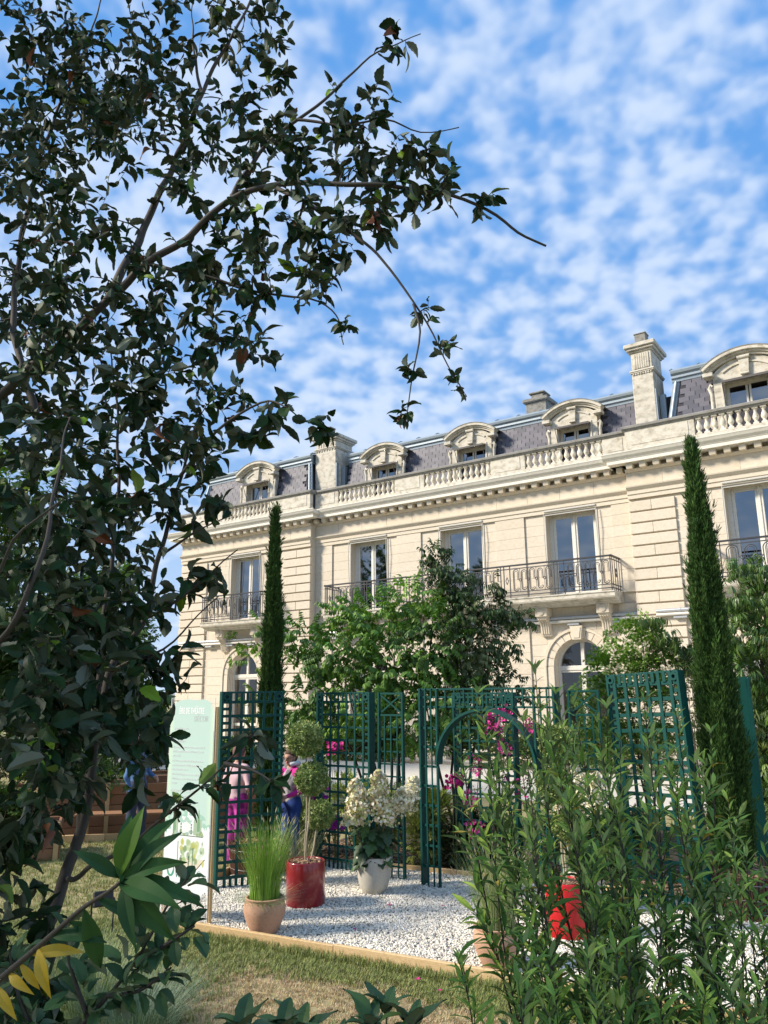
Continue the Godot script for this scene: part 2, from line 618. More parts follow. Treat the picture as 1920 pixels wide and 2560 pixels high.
func build_mansion() -> void:
	var o := thing("mansion", "cream stone mansion with grey slate mansard roof, dormers and iron balconies", "building", Vector3(8.336, 0, -25.154), -0.6056)
	o.scale = Vector3.ONE * 1.142857
	blocks = []
	var core := MB.new()
	var bays := [[-9.55, 0.0], [-5.72, 0.0], [-1.9, 0.0], [-15.4, 0.3], [3.4, 0.3]]
	# backing wall with real openings, storey by storey
	for seg in [[-12.0, 0.0, 0.0, [-9.55, -5.72, -1.9]], [-19.2, -12.0, 0.3, [-15.4]], [0.0, 7.2, 0.3, [3.4]]]:
		var z: float = seg[2] - 0.014
		var xs := [seg[0]]
		for c in seg[3]:
			xs.append(c - 0.8)
			xs.append(c + 0.8)
		xs.append(seg[1])
		for i in range(0, xs.size(), 2):
			core.span(Vector3(xs[i], 0, z - 0.5), Vector3(xs[i + 1], 8.6, z))
		for c in seg[3]:
			core.span(Vector3(c - 0.8, 3.75, z - 0.5), Vector3(c + 0.8, 4.87, z))
			core.span(Vector3(c - 0.8, 7.56, z - 0.5), Vector3(c + 0.8, 8.6, z))
	# the rest of the body: ends, rear, floors
	core.span(Vector3(-19.2, 0, -12), Vector3(-18.9, 8.6, -0.2))
	core.span(Vector3(6.9, 0, -12), Vector3(7.2, 8.6, -0.2))
	core.span(Vector3(-18.9, 0, -12), Vector3(6.9, 8.6, -11.7))
	core.span(Vector3(-18.9, 8.3, -11.7), Vector3(6.9, 8.6, -0.5))
	put(o, "wall", core, M.joint)
	# dark rooms behind the windows
	for b in bays:
		for r in [[0.3, 3.9], [4.9, 7.7]]:
			var rm := MB.new()
			var x0: float = b[0] - 1.1
			var x1: float = b[0] + 1.1
			var z1: float = b[1] - 0.53
			var z0: float = z1 - 1.7
			rm.quad(Vector3(x0, r[0], z0), Vector3(x1, r[0], z0), Vector3(x1, r[1], z0), Vector3(x0, r[1], z0), Vector3.BACK)
			for x in [x0, x1]:
				rm.quad(Vector3(x, r[0], z0), Vector3(x, r[0], z1), Vector3(x, r[1], z1), Vector3(x, r[1], z0))
			for y in r:
				rm.quad(Vector3(x0, y, z0), Vector3(x1, y, z0), Vector3(x1, y, z1), Vector3(x0, y, z1))
			put(o, "room", rm, M.room)
	# ashlar: narrow bays beside the windows, proud strips between them
	for s in [[-12.0, -11.21], [-8.31, -7.3], [-4.45, -3.43], [-0.62, -0.01]]:
		courses(s[0], s[1], 0.0, 4.55, 0.05, 0.8, 14)
		courses(s[0], s[1], 4.87, 7.5, 0.05, 0.8, 8)
	for s in [[-11.21, -10.35], [-8.75, -8.31], [-7.3, -6.52], [-4.92, -4.45], [-3.43, -2.7], [-1.1, -0.62]]:
		courses(s[0], s[1], 4.87, 7.5, 0.0, 0.85, 8)
	for b in bays:
		var c: float = b[0]
		var z: float = b[1]
		var l: float = c - 1.66 if z == 0.0 else c - 2.0
		var r: float = c + 1.29 if z == 0.0 else c + 2.0
		if c == -5.72:
			l = -7.3
			r = -4.45
		elif c == -1.9:
			l = -3.43
			r = -0.62
		elif c == -9.55:
			l = -11.21
			r = -8.31
		courses(l, c - 0.98, 0.0, 3.82, z, 0.85, 11)
		courses(c + 0.98, r, 0.0, 3.82, z, 0.85, 11)
		courses(l, r, 3.86, 4.55, z, 0.8, 2)
		# stone between the arch and its square surround
		var poly := PackedVector2Array([Vector2(c - 0.98, 2.83), Vector2(c - 0.98, 3.86), Vector2(c + 0.98, 3.86), Vector2(c + 0.98, 2.83)])
		poly.append_array(arc_pts(c, 2.83, 0.78, 0.0, PI, 18))
		var sp := MB.new()
		sp.prism(poly, z - 0.42, z - 0.002)
		sp.span(Vector3(c - 0.98, 0.0, z - 0.42), Vector3(c - 0.78, 2.83, z - 0.002))
		sp.span(Vector3(c + 0.78, 0.0, z - 0.42), Vector3(c + 0.98, 2.83, z - 0.002))
		put(o, "arch_surround", sp, M.stone1)
		for k in 12:
			var a0 := PI * k / 12.0 + 0.012
			var a1 := PI * (k + 1) / 12.0 - 0.012
			var vp := arc_pts(c, 2.83, 0.80, a0, a1, 3)
			var outer := arc_pts(c, 2.83, 1.02, a1, a0, 3)
			vp.append_array(outer)
			var vb := MB.new()
			vb.prism(vp, z, z + 0.035)
			put(o, "arch_stone", vb, M["stone%d" % rng.randi_range(0, 3)])
		var ring := MB.new()
		var rp := arc_pts(c, 2.83, 1.025, 0.0, PI, 24)
		rp.append_array(arc_pts(c, 2.83, 1.10, PI, 0.0, 24))
		ring.prism(rp, z, z + 0.075)
		for s in [-1.0, 1.0]:
			ring.span(Vector3(c + s * 0.80, 0.0, z), Vector3(c + s * 1.02, 2.825, z + 0.035), 0.01)
			ring.span(Vector3(c + s * 1.025, 0.0, z), Vector3(c + s * 1.10, 2.825, z + 0.075), 0.01)
		put(o, "arch_moulding", ring, M.trim)
		var key := MB.new()
		key.prism(PackedVector2Array([Vector2(c - 0.13, 3.58), Vector2(c + 0.13, 3.58), Vector2(c + 0.19, 3.98), Vector2(c - 0.19, 3.98)]), z, z + 0.17)
		key.prism(PackedVector2Array([Vector2(c - 0.09, 3.63), Vector2(c + 0.09, 3.63), Vector2(c + 0.14, 3.93), Vector2(c - 0.14, 3.93)]), z + 0.17, z + 0.19)
		put(o, "keystone", key, M.trim)
		arch_window(o, c, z - 0.3)
		french_window(o, c, z)
	# rusticated corner piers of the two end pavilions
	for s in [[0.0, 1.3], [5.5, 7.2], [-13.4, -12.0], [-19.2, -17.6]]:
		for j in 22:
			var y0 := j * 0.33 + 0.2
			var y1 := y0 + 0.288
			if y0 > 7.3:
				continue
			var k := 2 if j % 2 else 1
			for i in k:
				var w: float = (s[1] - s[0]) / k
				var s3 := Vector3(w - 0.004, y1 - y0, 0.34)
				blocks.append([box_mesh(s3.snapped(Vector3.ONE * 0.002), 0.012), Transform3D(Basis.IDENTITY, Vector3(s[0] + w * (i + 0.5), (y0 + y1) * 0.5, 0.36 - 0.17)), M["stone%d" % rng.randi_range(0, 3)], 0.6])
	for s in [[-17.6, -16.2], [-14.6, -13.4], [1.3, 2.6], [4.2, 5.5]]:
		courses(s[0], s[1], 4.87, 7.5, 0.3, 0.8, 8)
	# frieze slabs
	for s in [[-12.0, 0.0, 0.06], [-19.2, -12.0, 0.36], [0.0, 7.2, 0.36]]:
		var n := roundi((s[1] - s[0]) / 1.1)
		for i in n:
			var w: float = (s[1] - s[0]) / n
			block(s[0] + i * w, s[0] + (i + 1) * w, 7.86, 8.29, s[2])
	pieces(o, "stone_block", blocks, 300, "stone_blocks")
	# mouldings that run along the front
	for s in [[-12.0, 0.0, 0.0], [-19.2, -12.0, 0.3], [0.0, 7.2, 0.3]]:
		var e0: float = s[0] + (0.0 if s[2] > 0.0 else 0.0)
		var z: float = s[2]
		var arch := MB.new()
		arch.run(shift([Vector2(0, 7.5), Vector2(0.07, 7.5), Vector2(0.07, 7.62), Vector2(0.10, 7.63), Vector2(0.10, 7.74), Vector2(0.13, 7.76), Vector2(0.19, 7.82), Vector2(0.2, 7.86), Vector2(0, 7.86)], z), e0, s[1])
		put(o, "string_course", arch, M.trim)
		var bed := MB.new()
		bed.run(shift([Vector2(0, 8.29), Vector2(0.08, 8.29), Vector2(0.13, 8.33), Vector2(0.15, 8.36), Vector2(0.15, 8.38), Vector2(0, 8.38)], z), e0, s[1])
		put(o, "bed_moulding", bed, M.trim)
		var cor := MB.new()
		var x0: float = e0 - (0.42 if z > 0.0 else 0.0)
		var x1: float = s[1] + (0.42 if z > 0.0 else 0.0)
		cor.run(shift([Vector2(-0.3, 8.51), Vector2(0.44, 8.51), Vector2(0.44, 8.6), Vector2(0.46, 8.62), Vector2(0.46, 8.63), Vector2(-0.3, 8.63)], z), x0, x1)
		put(o, "cornice", cor, M.white_trim)
		var gut := MB.new()
		gut.run(shift([Vector2(-0.3, 8.632), Vector2(0.46, 8.632), Vector2(0.49, 8.66), Vector2(0.53, 8.70), Vector2(0.56, 8.76), Vector2(0.58, 8.79), Vector2(0.58, 8.815), Vector2(0.54, 8.815), Vector2(0.5, 8.78), Vector2(-0.3, 8.78)], z), x0 - (0.1 if z > 0.0 else 0.0), x1 + (0.1 if z > 0.0 else 0.0))
		put(o, "gutter", gut, M.white_trim)
		# modillions under the cornice
		var n := roundi((s[1] - s[0]) / 0.385)
		for i in n:
			var x: float = s[0] + (i + 0.5) * (s[1] - s[0]) / n
			part(o, "modillion", modillion_mesh(), M.trim, Transform3D(Basis.IDENTITY, Vector3(x, 8.38, z + 0.02)))
	parapet(o)
	balcony(o, -10.95, -0.5, 0.0, [-9.55, -5.72, -1.9], "long")
	balcony(o, -17.0, -13.8, 0.3, [-15.4], "short")
	balcony(o, 2.15, 4.75, 0.3, [3.4], "short")
	roof(o)
	pipes(o)


func shift(p: Array, z: float) -> PackedVector2Array:
	var r := PackedVector2Array()
	for q in p:
		r.append(Vector2(q.x + z, q.y))
	return r


func modillion_mesh() -> ArrayMesh:
	if not box_cache.has("modillion"):
		var b := MB.new()
		b.run(PackedVector2Array([Vector2(0, 0), Vector2(0.12, 0.0), Vector2(0.13, -0.03), Vector2(0.3, -0.03), Vector2(0.32, 0.03), Vector2(0.33, 0.10), Vector2(0.33, 0.128), Vector2(0, 0.128)]), -0.085, 0.085)
		box_cache["modillion"] = b.mesh()
	return box_cache["modillion"]


func arch_window(o: Node3D, c: float, z: float) -> void:
	var w := part(o, "arched_window", null)
	var fr := MB.new()
	var rp := arc_pts(c, 2.83, 0.70, 0.0, PI, 20)
	rp.append_array(arc_pts(c, 2.83, 0.785, PI, 0.0, 20))
	fr.prism(rp, z - 0.04, z + 0.05)
	for s in [-1.0, 1.0]:
		fr.span(Vector3(c + s * 0.70, 0.2, z - 0.04), Vector3(c + s * 0.785, 2.829, z + 0.05))
	fr.span(Vector3(c - 0.70, 2.70, z - 0.04), Vector3(c + 0.70, 2.84, z + 0.055), 0.012)
	fr.span(Vector3(c - 0.69, 2.64, z - 0.03), Vector3(c + 0.69, 2.699, z + 0.03), 0.01)
	fr.span(Vector3(c - 0.055, 2.841, z - 0.04), Vector3(c + 0.055, 3.52, z + 0.045), 0.01)
	fr.span(Vector3(c - 0.075, 0.2, z - 0.04), Vector3(c + 0.075, 2.639, z + 0.05), 0.01)
	for s in [-1.0, 1.0]:
		fr.span(Vector3(c + s * 0.076, 0.9, z - 0.02), Vector3(c + s * 0.699, 1.0, z + 0.03))
		fr.span(Vector3(c + s * 0.076, 0.2, z - 0.02), Vector3(c + s * 0.699, 0.32, z + 0.03))
	w.mesh = fr.mesh(M.window_paint)
	for s in [-1.0, 1.0]:
		var g := MB.new()
		g.span(Vector3(c + s * 0.08, 0.33, z - 0.004), Vector3(c + s * 0.695, 2.64, z + 0.004))
		put(w, "pane", g, M.dark_glass)
		var q := MB.new()
		var pp := arc_pts(c, 2.845, 0.69, 0.0 if s > 0.0 else PI, PI * 0.5, 10)
		pp.append(Vector2(c, 2.845))
		var cl := PackedVector2Array()
		for p in pp:
			cl.append(Vector2(maxf(p.x, c + 0.058) if s > 0.0 else minf(p.x, c - 0.058), p.y))
		q.prism(cl, z - 0.004, z + 0.004)
		put(w, "pane", q, M.dark_glass)


func french_window(o: Node3D, c: float, zw: float) -> void:
	var z := zw - 0.3
	var w := part(o, "french_window", null)
	var fr := MB.new()
	for s in [-1.0, 1.0]:
		fr.span(Vector3(c + s * 0.69, 4.88, z - 0.05), Vector3(c + s * 0.80, 7.56, z + 0.04))
		fr.span(Vector3(c + s * 0.60, 4.92, z - 0.03), Vector3(c + s * 0.689, 7.44, z + 0.025), 0.012)
		fr.span(Vector3(c + s * 0.02, 4.92, z - 0.03), Vector3(c + s * 0.10, 7.44, z + 0.025), 0.012)
		for y in [[4.92, 5.04], [7.34, 7.44]]:
			fr.span(Vector3(c + s * 0.101, y[0], z - 0.025), Vector3(c + s * 0.599, y[1], z + 0.02))
	fr.span(Vector3(c - 0.69, 7.441, z - 0.05), Vector3(c + 0.69, 7.56, z + 0.04))
	fr.span(Vector3(c - 0.035, 4.93, z + 0.026), Vector3(c + 0.035, 7.44, z + 0.05), 0.012)
	fr.span(Vector3(c - 0.80, 4.82, z - 0.1), Vector3(c + 0.80, 4.879, z + 0.32))
	w.mesh = fr.mesh(M.window_paint)
	for s in [-1.0, 1.0]:
		var g := MB.new()
		g.span(Vector3(c + s * 0.098, 5.03, z - 0.004), Vector3(c + s * 0.602, 7.345, z + 0.004))
		put(w, "pane", g, M.glass)
	var hd := MB.new()
	hd.span(Vector3(c + 0.045, 5.95, z + 0.05), Vector3(c + 0.06, 6.07, z + 0.085))
	put(w, "handle", hd, M.iron_grey)
	# rolled awning above the opening and its folding side arms
	var a := part(o, "window_awning", null)
	var box := MB.new()
	box.span(Vector3(c - 0.84, 7.53, zw - 0.12), Vector3(c + 0.84, 7.60, zw + 0.11), 0.02)
	box.span(Vector3(c - 0.82, 7.44, zw + 0.02), Vector3(c + 0.82, 7.529, zw + 0.035))
	a.mesh = box.mesh(M.awning)
	for s in [-1.0, 1.0]:
		var arm := MB.new()
		arm.tube([Vector3(c + s * 0.83, 7.50, zw + 0.10), Vector3(c + s * 0.84, 6.9, zw + 0.13), Vector3(c + s * 0.84, 6.0, zw + 0.07), Vector3(c + s * 0.83, 5.85, zw + 0.03)], [0.013, 0.013, 0.013, 0.013], 6)
		arm.span(Vector3(c + s * 0.815, 5.2, zw + 0.002), Vector3(c + s * 0.845, 7.5, zw + 0.022))
		put(a, "awning_arm", arm, M.awning)
	if absf(c + 1.9) < 0.1:
		var cu := MB.new()
		for k in 14:
			var x0 := c - 0.62 + k * 0.024
			cu.quad(Vector3(x0, 5.0, z - 0.2 + (k % 2) * 0.02), Vector3(x0 + 0.024, 5.0, z - 0.2 + ((k + 1) % 2) * 0.02), Vector3(x0 + 0.024, 6.75, z - 0.2 + ((k + 1) % 2) * 0.02), Vector3(x0, 6.75, z - 0.2 + (k % 2) * 0.02), Vector3.BACK)
		put(w, "curtain", cu, M.curtain)


func baluster_mesh() -> ArrayMesh:
	if not box_cache.has("baluster"):
		var b := MB.new()
		b.box(Vector3(0, 0.025, 0), Vector3(0.15, 0.05, 0.15), 0.006)
		b.box(Vector3(0, 0.475, 0), Vector3(0.15, 0.05, 0.15), 0.006)
		b.lathe([Vector2(0.065, 0.05), Vector2(0.07, 0.065), Vector2(0.05, 0.085), Vector2(0.04, 0.11), Vector2(0.052, 0.135), Vector2(0.075, 0.17), Vector2(0.085, 0.21), Vector2(0.08, 0.25), Vector2(0.062, 0.30), Vector2(0.045, 0.35), Vector2(0.038, 0.39), Vector2(0.05, 0.405), Vector2(0.055, 0.42), Vector2(0.04, 0.43), Vector2(0.06, 0.45)], 12)
		box_cache["baluster"] = b.mesh()
	return box_cache["baluster"]


func parapet(o: Node3D) -> void:
	for s in [[-12.0, 0.08, 0.1, [[-10.89, -8.32], [-7.08, -4.49], [-3.26, -0.71]]], [-19.25, -12.0, 0.4, [[-16.6, -14.1]]], [0.08, 7.2, 0.4, [[2.04, 4.75]]]]:
		var z: float = s[2]
		var p := part(o, "balustrade", null)
		var b := MB.new()
		b.span(Vector3(s[0], 8.78, z - 0.2), Vector3(s[1], 9.0, z + 0.06), 0.012)
		b.span(Vector3(s[0], 9.0, z - 0.17), Vector3(s[1], 9.05, z + 0.035), 0.01)
		var x: float = s[0]
		for r in s[3] + [[s[1], s[1]]]:
			b.span(Vector3(x, 9.05, z - 0.15), Vector3(r[0], 9.55, z + 0.02), 0.008)
			if r[0] - x > 0.6:
				b.span(Vector3(x + 0.17, 9.09, z + 0.02), Vector3(r[0] - 0.17, 9.5, z + 0.034), 0.006)
			x = r[1]
		p.mesh = b.mesh(M.weathered)
		var cp := MB.new()
		cp.run(shift([Vector2(-0.22, 9.55), Vector2(0.05, 9.55), Vector2(0.07, 9.6), Vector2(0.1, 9.6), Vector2(0.1, 9.66), Vector2(0.06, 9.69), Vector2(-0.22, 9.69)], z), s[0] - (0.08 if z > 0.3 else 0.0), s[1] + (0.08 if z > 0.3 else 0.0))
		put(p, "coping", cp, M.coping)
		for r in s[3]:
			var n := roundi((r[1] - r[0]) / 0.215)
			for i in n:
				part(p, "baluster", baluster_mesh(), M.baluster, Transform3D(Basis.IDENTITY.scaled(Vector3(1, 1.0, 1)), Vector3(r[0] + (i + 0.5) * (r[1] - r[0]) / n, 9.05, z - 0.06)))


func oval(b: MB, c: Vector3, w: float, h: float, rad: float) -> void:
	var pts := []
	var rr := []
	for k in 21:
		var a := TAU * k / 20.0
		var y := sin(a) * w + signf(sin(a)) * (h - w)
		pts.append(c + Vector3(cos(a) * w, y, 0))
		rr.append(rad)
	b.tube(pts, rr, 4, false)


func balcony(o: Node3D, x0: float, x1: float, zw: float, centres: Array, kind: String) -> void:
	var p := part(o, "balcony", null)
	var z := zw + 0.78
	var slab := MB.new()
	slab.run(shift([Vector2(0, 4.55), Vector2(0.5, 4.55), Vector2(0.52, 4.60), Vector2(0.62, 4.62), Vector2(0.64, 4.66), Vector2(0.78, 4.68), Vector2(0.80, 4.72), Vector2(0.80, 4.80), Vector2(0.83, 4.83), Vector2(0.83, 4.86), Vector2(0, 4.86)], zw), x0 - 0.05, x1 + 0.05)
	p.mesh = slab.mesh(M.weathered)
	for c in centres:
		for s in [-1.0, 1.0]:
			var x: float = c + s * 0.95
			var q := MB.new()
			q.span(Vector3(x - 0.19, 4.28, zw), Vector3(x + 0.19, 4.55, zw + 0.46), 0.012)
			q.run(shift([Vector2(0, 3.72), Vector2(0.10, 3.72), Vector2(0.14, 3.85), Vector2(0.16, 4.0), Vector2(0.24, 4.12), Vector2(0.38, 4.22), Vector2(0.40, 4.28), Vector2(0, 4.28)], zw), x - 0.16, x + 0.16)
			for k in 4:
				q.tube([Vector3(x - 0.105 + k * 0.07, 3.78, zw + 0.13), Vector3(x - 0.105 + k * 0.07, 4.0, zw + 0.17), Vector3(x - 0.105 + k * 0.07, 4.12, zw + 0.25), Vector3(x - 0.105 + k * 0.07, 4.22, zw + 0.38)], [0.026, 0.026, 0.026, 0.026], 6)
			q.lathe([Vector2(0.10, 0.0), Vector2(0.10, 0.02), Vector2(0.085, 0.03), Vector2(0.0, 0.03)], 20)
			var k0 := q.v.size() - 20 * 6 * 3
			var turn := Basis(Vector3.RIGHT, PI * 0.5)
			for i in range(k0, q.v.size()):
				q.v[i] = turn * q.v[i] + Vector3(x, 4.415, zw + 0.46)
				q.n[i] = turn * q.n[i]
			put(p, "console", q, M.trim)
	# railing
	var r := part(p, "railing", null)
	var top := MB.new()
	for e in [[Vector3(x0, 5.86, z), Vector3(x1, 5.86, z)], [Vector3(x0, 5.86, zw), Vector3(x0, 5.86, z)], [Vector3(x1, 5.86, zw), Vector3(x1, 5.86, z)]]:
		var d: Vector3 = (e[1] - e[0]).normalized()
		top.box((e[0] + e[1]) * 0.5, Vector3(absf(e[1].x - e[0].x) + 0.07, 0.05, absf(e[1].z - e[0].z) + 0.05), 0.008)
	r.mesh = top.mesh(M.iron)
	var runs := [[Vector3(x0, 0, z), Vector3(x1, 0, z)], [Vector3(x0, 0, zw), Vector3(x0, 0, z)], [Vector3(x1, 0, zw), Vector3(x1, 0, z)]]
	for e in runs:
		var len: float = e[0].distance_to(e[1])
		var d: Vector3 = (e[1] - e[0]) / len
		var rails := MB.new()
		for y in [5.76, 5.04, 4.94]:
			rails.bar(e[0] + Vector3(0, y, 0), e[1] + Vector3(0, y, 0), 0.026, 0.026, Vector3.UP)
		put(r, "rail", rails, M.iron_grey)
		if len < 1.2:
			for k in 4:
				var b := MB.new()
				b.bar(e[0] + d * (len * (k + 0.5) / 4.0) + Vector3(0, 4.86, 0), e[0] + d * (len * (k + 0.5) / 4.0) + Vector3(0, 5.84, 0), 0.018, 0.018)
				put(r, "rail_bar", b, M.iron_grey)
			var dm := MB.new()
			diamond(dm, e[0] + d * len * 0.5 + Vector3(0, 5.4, 0), d, 0.06, 0.13)
			put(r, "diamond", dm, M.iron_grey)
			continue
		# repeats: a bay of five long rings, then a pair of posts with a lozenge
		var bay := 1.74
		var n := maxi(1, roundi(len / bay))
		bay = len / n
		for k in n:
			var xx: float = e[0].x + k * bay
			for q in [0.02, 0.13, 0.33, bay - 0.02] if k == n - 1 else [0.02, 0.13, 0.33]:
				part(r, "rail_bar", box_mesh(Vector3(0.026, 0.98, 0.026), 0.0), M.iron_grey, Transform3D(Basis.IDENTITY, Vector3(xx + q, 5.35, z)))
			var lz := MB.new()
			diamond(lz, Vector3(xx + 0.23, 5.4, z), Vector3.RIGHT, 0.045, 0.11)
			put(r, "diamond", lz, M.iron_grey)
			var step := (bay - 0.42) / 5.0
			for j in 5:
				var cx := xx + 0.40 + (j + 0.5) * step
				var ring := MB.new()
				var hh := 0.33 if j % 2 == 0 else 0.30
				oval(ring, Vector3(cx, 5.4, z), step * 0.33, hh, 0.014)
				oval(ring, Vector3(cx, 5.4, z), step * 0.20, hh - 0.05, 0.009)
				put(r, "ring", ring, M.iron_grey)
				if j < 4:
					var sm := MB.new()
					diamond(sm, Vector3(cx + step * 0.5, 5.4, z), Vector3.RIGHT, step * 0.14, 0.05)
					sm.bar(Vector3(cx + step * 0.5, 5.04, z), Vector3(cx + step * 0.5, 5.35, z), 0.012, 0.012)
					sm.bar(Vector3(cx + step * 0.5, 5.45, z), Vector3(cx + step * 0.5, 5.76, z), 0.012, 0.012)
					put(r, "diamond", sm, M.iron_grey)


func diamond(b: MB, c: Vector3, d: Vector3, w: float, h: float) -> void:
	var p := [c + d * w, c + Vector3.UP * h, c - d * w, c - Vector3.UP * h]
	for i in 4:
		b.bar(p[i], p[(i + 1) % 4], 0.018, 0.018, d.cross(Vector3.UP))


func roof(o: Node3D) -> void:
	var bed := MB.new()
	var zn := MB.new()
	var slates := []
	var sm := box_mesh(Vector3(0.284, 0.168, 0.02), 0.0)
	# [x0, x1, front at foot, hip each side, foot y, head y, dormer centres, dormer half width]
	var spec := [[-11.4, 0.1, -0.9, 0.0, 9.0, 11.02, [-9.45, -5.7, -1.93], 0.9, 0.3], [1.1, 7.1, -0.3, 0.34, 9.0, 11.14, [3.4], 0.98, 0.4], [-19.1, -12.6, -0.3, 0.34, 9.0, 11.14, [-15.45], 0.98, 0.4]]
	for s in spec:
		var x0: float = s[0]
		var x1: float = s[1]
		var z0: float = s[2]
		var back := 0.38
		var y0: float = s[4]
		var y1: float = s[5]
		var hip: float = s[3]
		bed.quad(Vector3(x0, y0, z0), Vector3(x1, y0, z0), Vector3(x1 - hip, y1, z0 - back), Vector3(x0 + hip, y1, z0 - back), Vector3.BACK)
		if hip > 0.0:
			bed.quad(Vector3(x0, y0, z0), Vector3(x0, y0, -6), Vector3(x0 + hip, y1, -6), Vector3(x0 + hip, y1, z0 - back), Vector3.LEFT)
			bed.quad(Vector3(x1, y0, z0), Vector3(x1, y0, -6), Vector3(x1 - hip, y1, -6), Vector3(x1 - hip, y1, z0 - back), Vector3.RIGHT)
		bed.quad(Vector3(x0, 8.7, z0), Vector3(x1, 8.7, z0), Vector3(x1, y0, z0), Vector3(x0, y0, z0), Vector3.BACK)
		# zinc lead-in, cornice and flatter top with rolls
		var zz := z0 - back
		var xa := x0 + hip - (0.12 if hip > 0.0 else 0.0)
		var xb := x1 - hip + (0.12 if hip > 0.0 else 0.0)
		zn.run(PackedVector2Array([Vector2(zz - 0.3, y1), Vector2(zz + 0.05, y1), Vector2(zz + 0.06, y1 + 0.08), Vector2(zz + 0.11, y1 + 0.11), Vector2(zz + 0.11, y1 + 0.18), Vector2(zz + 0.17, y1 + 0.24), Vector2(zz + 0.19, y1 + 0.31), Vector2(zz + 0.15, y1 + 0.37), Vector2(zz + 0.05, y1 + 0.38), Vector2(zz - 0.3, y1 + 0.42)]), xa, xb)
		zn.quad(Vector3(xa, y1 + 0.39, zz), Vector3(xb, y1 + 0.39, zz), Vector3(xb, y1 + 0.95, zz - 3.5), Vector3(xa, y1 + 0.95, zz - 3.5), Vector3.UP)
		zn.quad(Vector3(xa, y1 + 0.95, zz - 3.5), Vector3(xb, y1 + 0.95, zz - 3.5), Vector3(xb, y1 + 0.2, -9), Vector3(xa, y1 + 0.2, -9), Vector3.UP)
		for x in [xa, xb]:
			zn.quad(Vector3(x, y1, zz), Vector3(x, y1 + 0.39, zz), Vector3(x, y1 + 0.95, zz - 3.5), Vector3(x, y1, zz - 3.5))
		var rolls := roundi((xb - xa) / 0.85)
		for i in rolls + 1:
			var x: float = xa + (xb - xa) * i / rolls
			zn.tube([Vector3(x, y1 + 0.36, zz + 0.16), Vector3(x, y1 + 0.43, zz + 0.04), Vector3(x, y1 + 0.72, zz - 1.8)], [0.03, 0.035, 0.035], 6)
		if hip > 0.0:
			for e in [[x0, x0 + hip], [x1, x1 - hip]]:
				zn.bar(Vector3(e[0], y0, z0), Vector3(e[1], y1, zz), 0.2, 0.09, Vector3.RIGHT, 0.03)
				zn.tube([Vector3(e[0], y0, z0 + 0.06), Vector3(e[1], y1, zz + 0.06)], [0.045, 0.045], 8)
		# slates, laid in broken rows
		var rows := 15
		var slope := Vector3(0, y1 - y0, -back)
		var up := slope.normalized()
		var nrm := Vector3.RIGHT.cross(up)
		var row_h: float = slope.length() / rows
		for j in range(3, rows):
			var k := (j + 0.5) / rows
			var inset := hip * k + (0.14 if hip > 0.0 else 0.0)
			var x: float = x0 + inset + (0.15 if j % 2 else 0.0)
			while x < x1 - inset - 0.1:
				var cx := x + 0.15
				var free := true
				for d in s[6]:
					if absf(cx - d) < s[7] and k < 0.93:
						free = false
				if free and cx + 0.15 < x1 - inset + 0.06:
					var at: Vector3 = Vector3(cx, y0, z0) + slope * k + nrm * (0.016 + rf(0, 0.006))
					var bb := Basis(Vector3.RIGHT, up, nrm) * Basis(Vector3.RIGHT, 0.10 + rf(-0.02, 0.02)) * Basis(Vector3.BACK, rf(-0.012, 0.012))
					slates.append([sm, Transform3D(bb, at), M["slate%d" % rng.randi_range(0, 3)], 1.0])
				x += 0.3
		for d in s[6]:
			dormer(o, d, z0 + 0.02 if hip == 0.0 else z0 + 0.04, 1.0 if hip == 0.0 else 1.1, s[8])
	# flat decks that close the roof
	bed.quad(Vector3(-19.2, 8.62, 0.3), Vector3(7.2, 8.62, 0.3), Vector3(7.2, 8.62, -12), Vector3(-19.2, 8.62, -12), Vector3.UP)
	bed.quad(Vector3(-19.1, 8.62, -11.5), Vector3(7.1, 8.62, -11.5), Vector3(7.1, 11.2, -9), Vector3(-19.1, 11.2, -9), Vector3.FORWARD)
	bed.quad(Vector3(-12.7, 9.0, -1.3), Vector3(1.3, 9.0, -1.3), Vector3(1.3, 11.0, -1.35), Vector3(-12.7, 11.0, -1.35), Vector3.BACK)
	var rf_ := put(o, "mansard_roof", bed, M.slate_bed)
	pieces(rf_, "slate", slates, 300, "slates")
	put(rf_, "zinc_flashing", zn, M.zinc)
	chimney(o, 0.2, 0.85, -0.42, true)
	chimney(o, -12.75, -11.7, -0.75, false)
	# low stack on the far slope and a second one beyond the left dormer
	for e in [[-4.0, -3.2, 12.45], [-17.4, -4.0, 12.2]]:
		var b := MB.new()
		b.span(Vector3(e[0] - 0.4, 11.0, e[1] - 0.4), Vector3(e[0] + 0.4, e[2], e[1] + 0.4), 0.02)
		b.span(Vector3(e[0] - 0.5, e[2], e[1] - 0.5), Vector3(e[0] + 0.5, e[2] + 0.14, e[1] + 0.5), 0.03)
		b.span(Vector3(e[0] - 0.25, e[2] + 0.14, e[1] - 0.25), Vector3(e[0] + 0.25, e[2] + 0.36, e[1] + 0.25), 0.03)
		b.span(Vector3(e[0] - 0.31, e[2] + 0.36, e[1] - 0.31), Vector3(e[0] + 0.31, e[2] + 0.43, e[1] + 0.31), 0.02)
		put(o, "chimney_stack", b, M.coping)


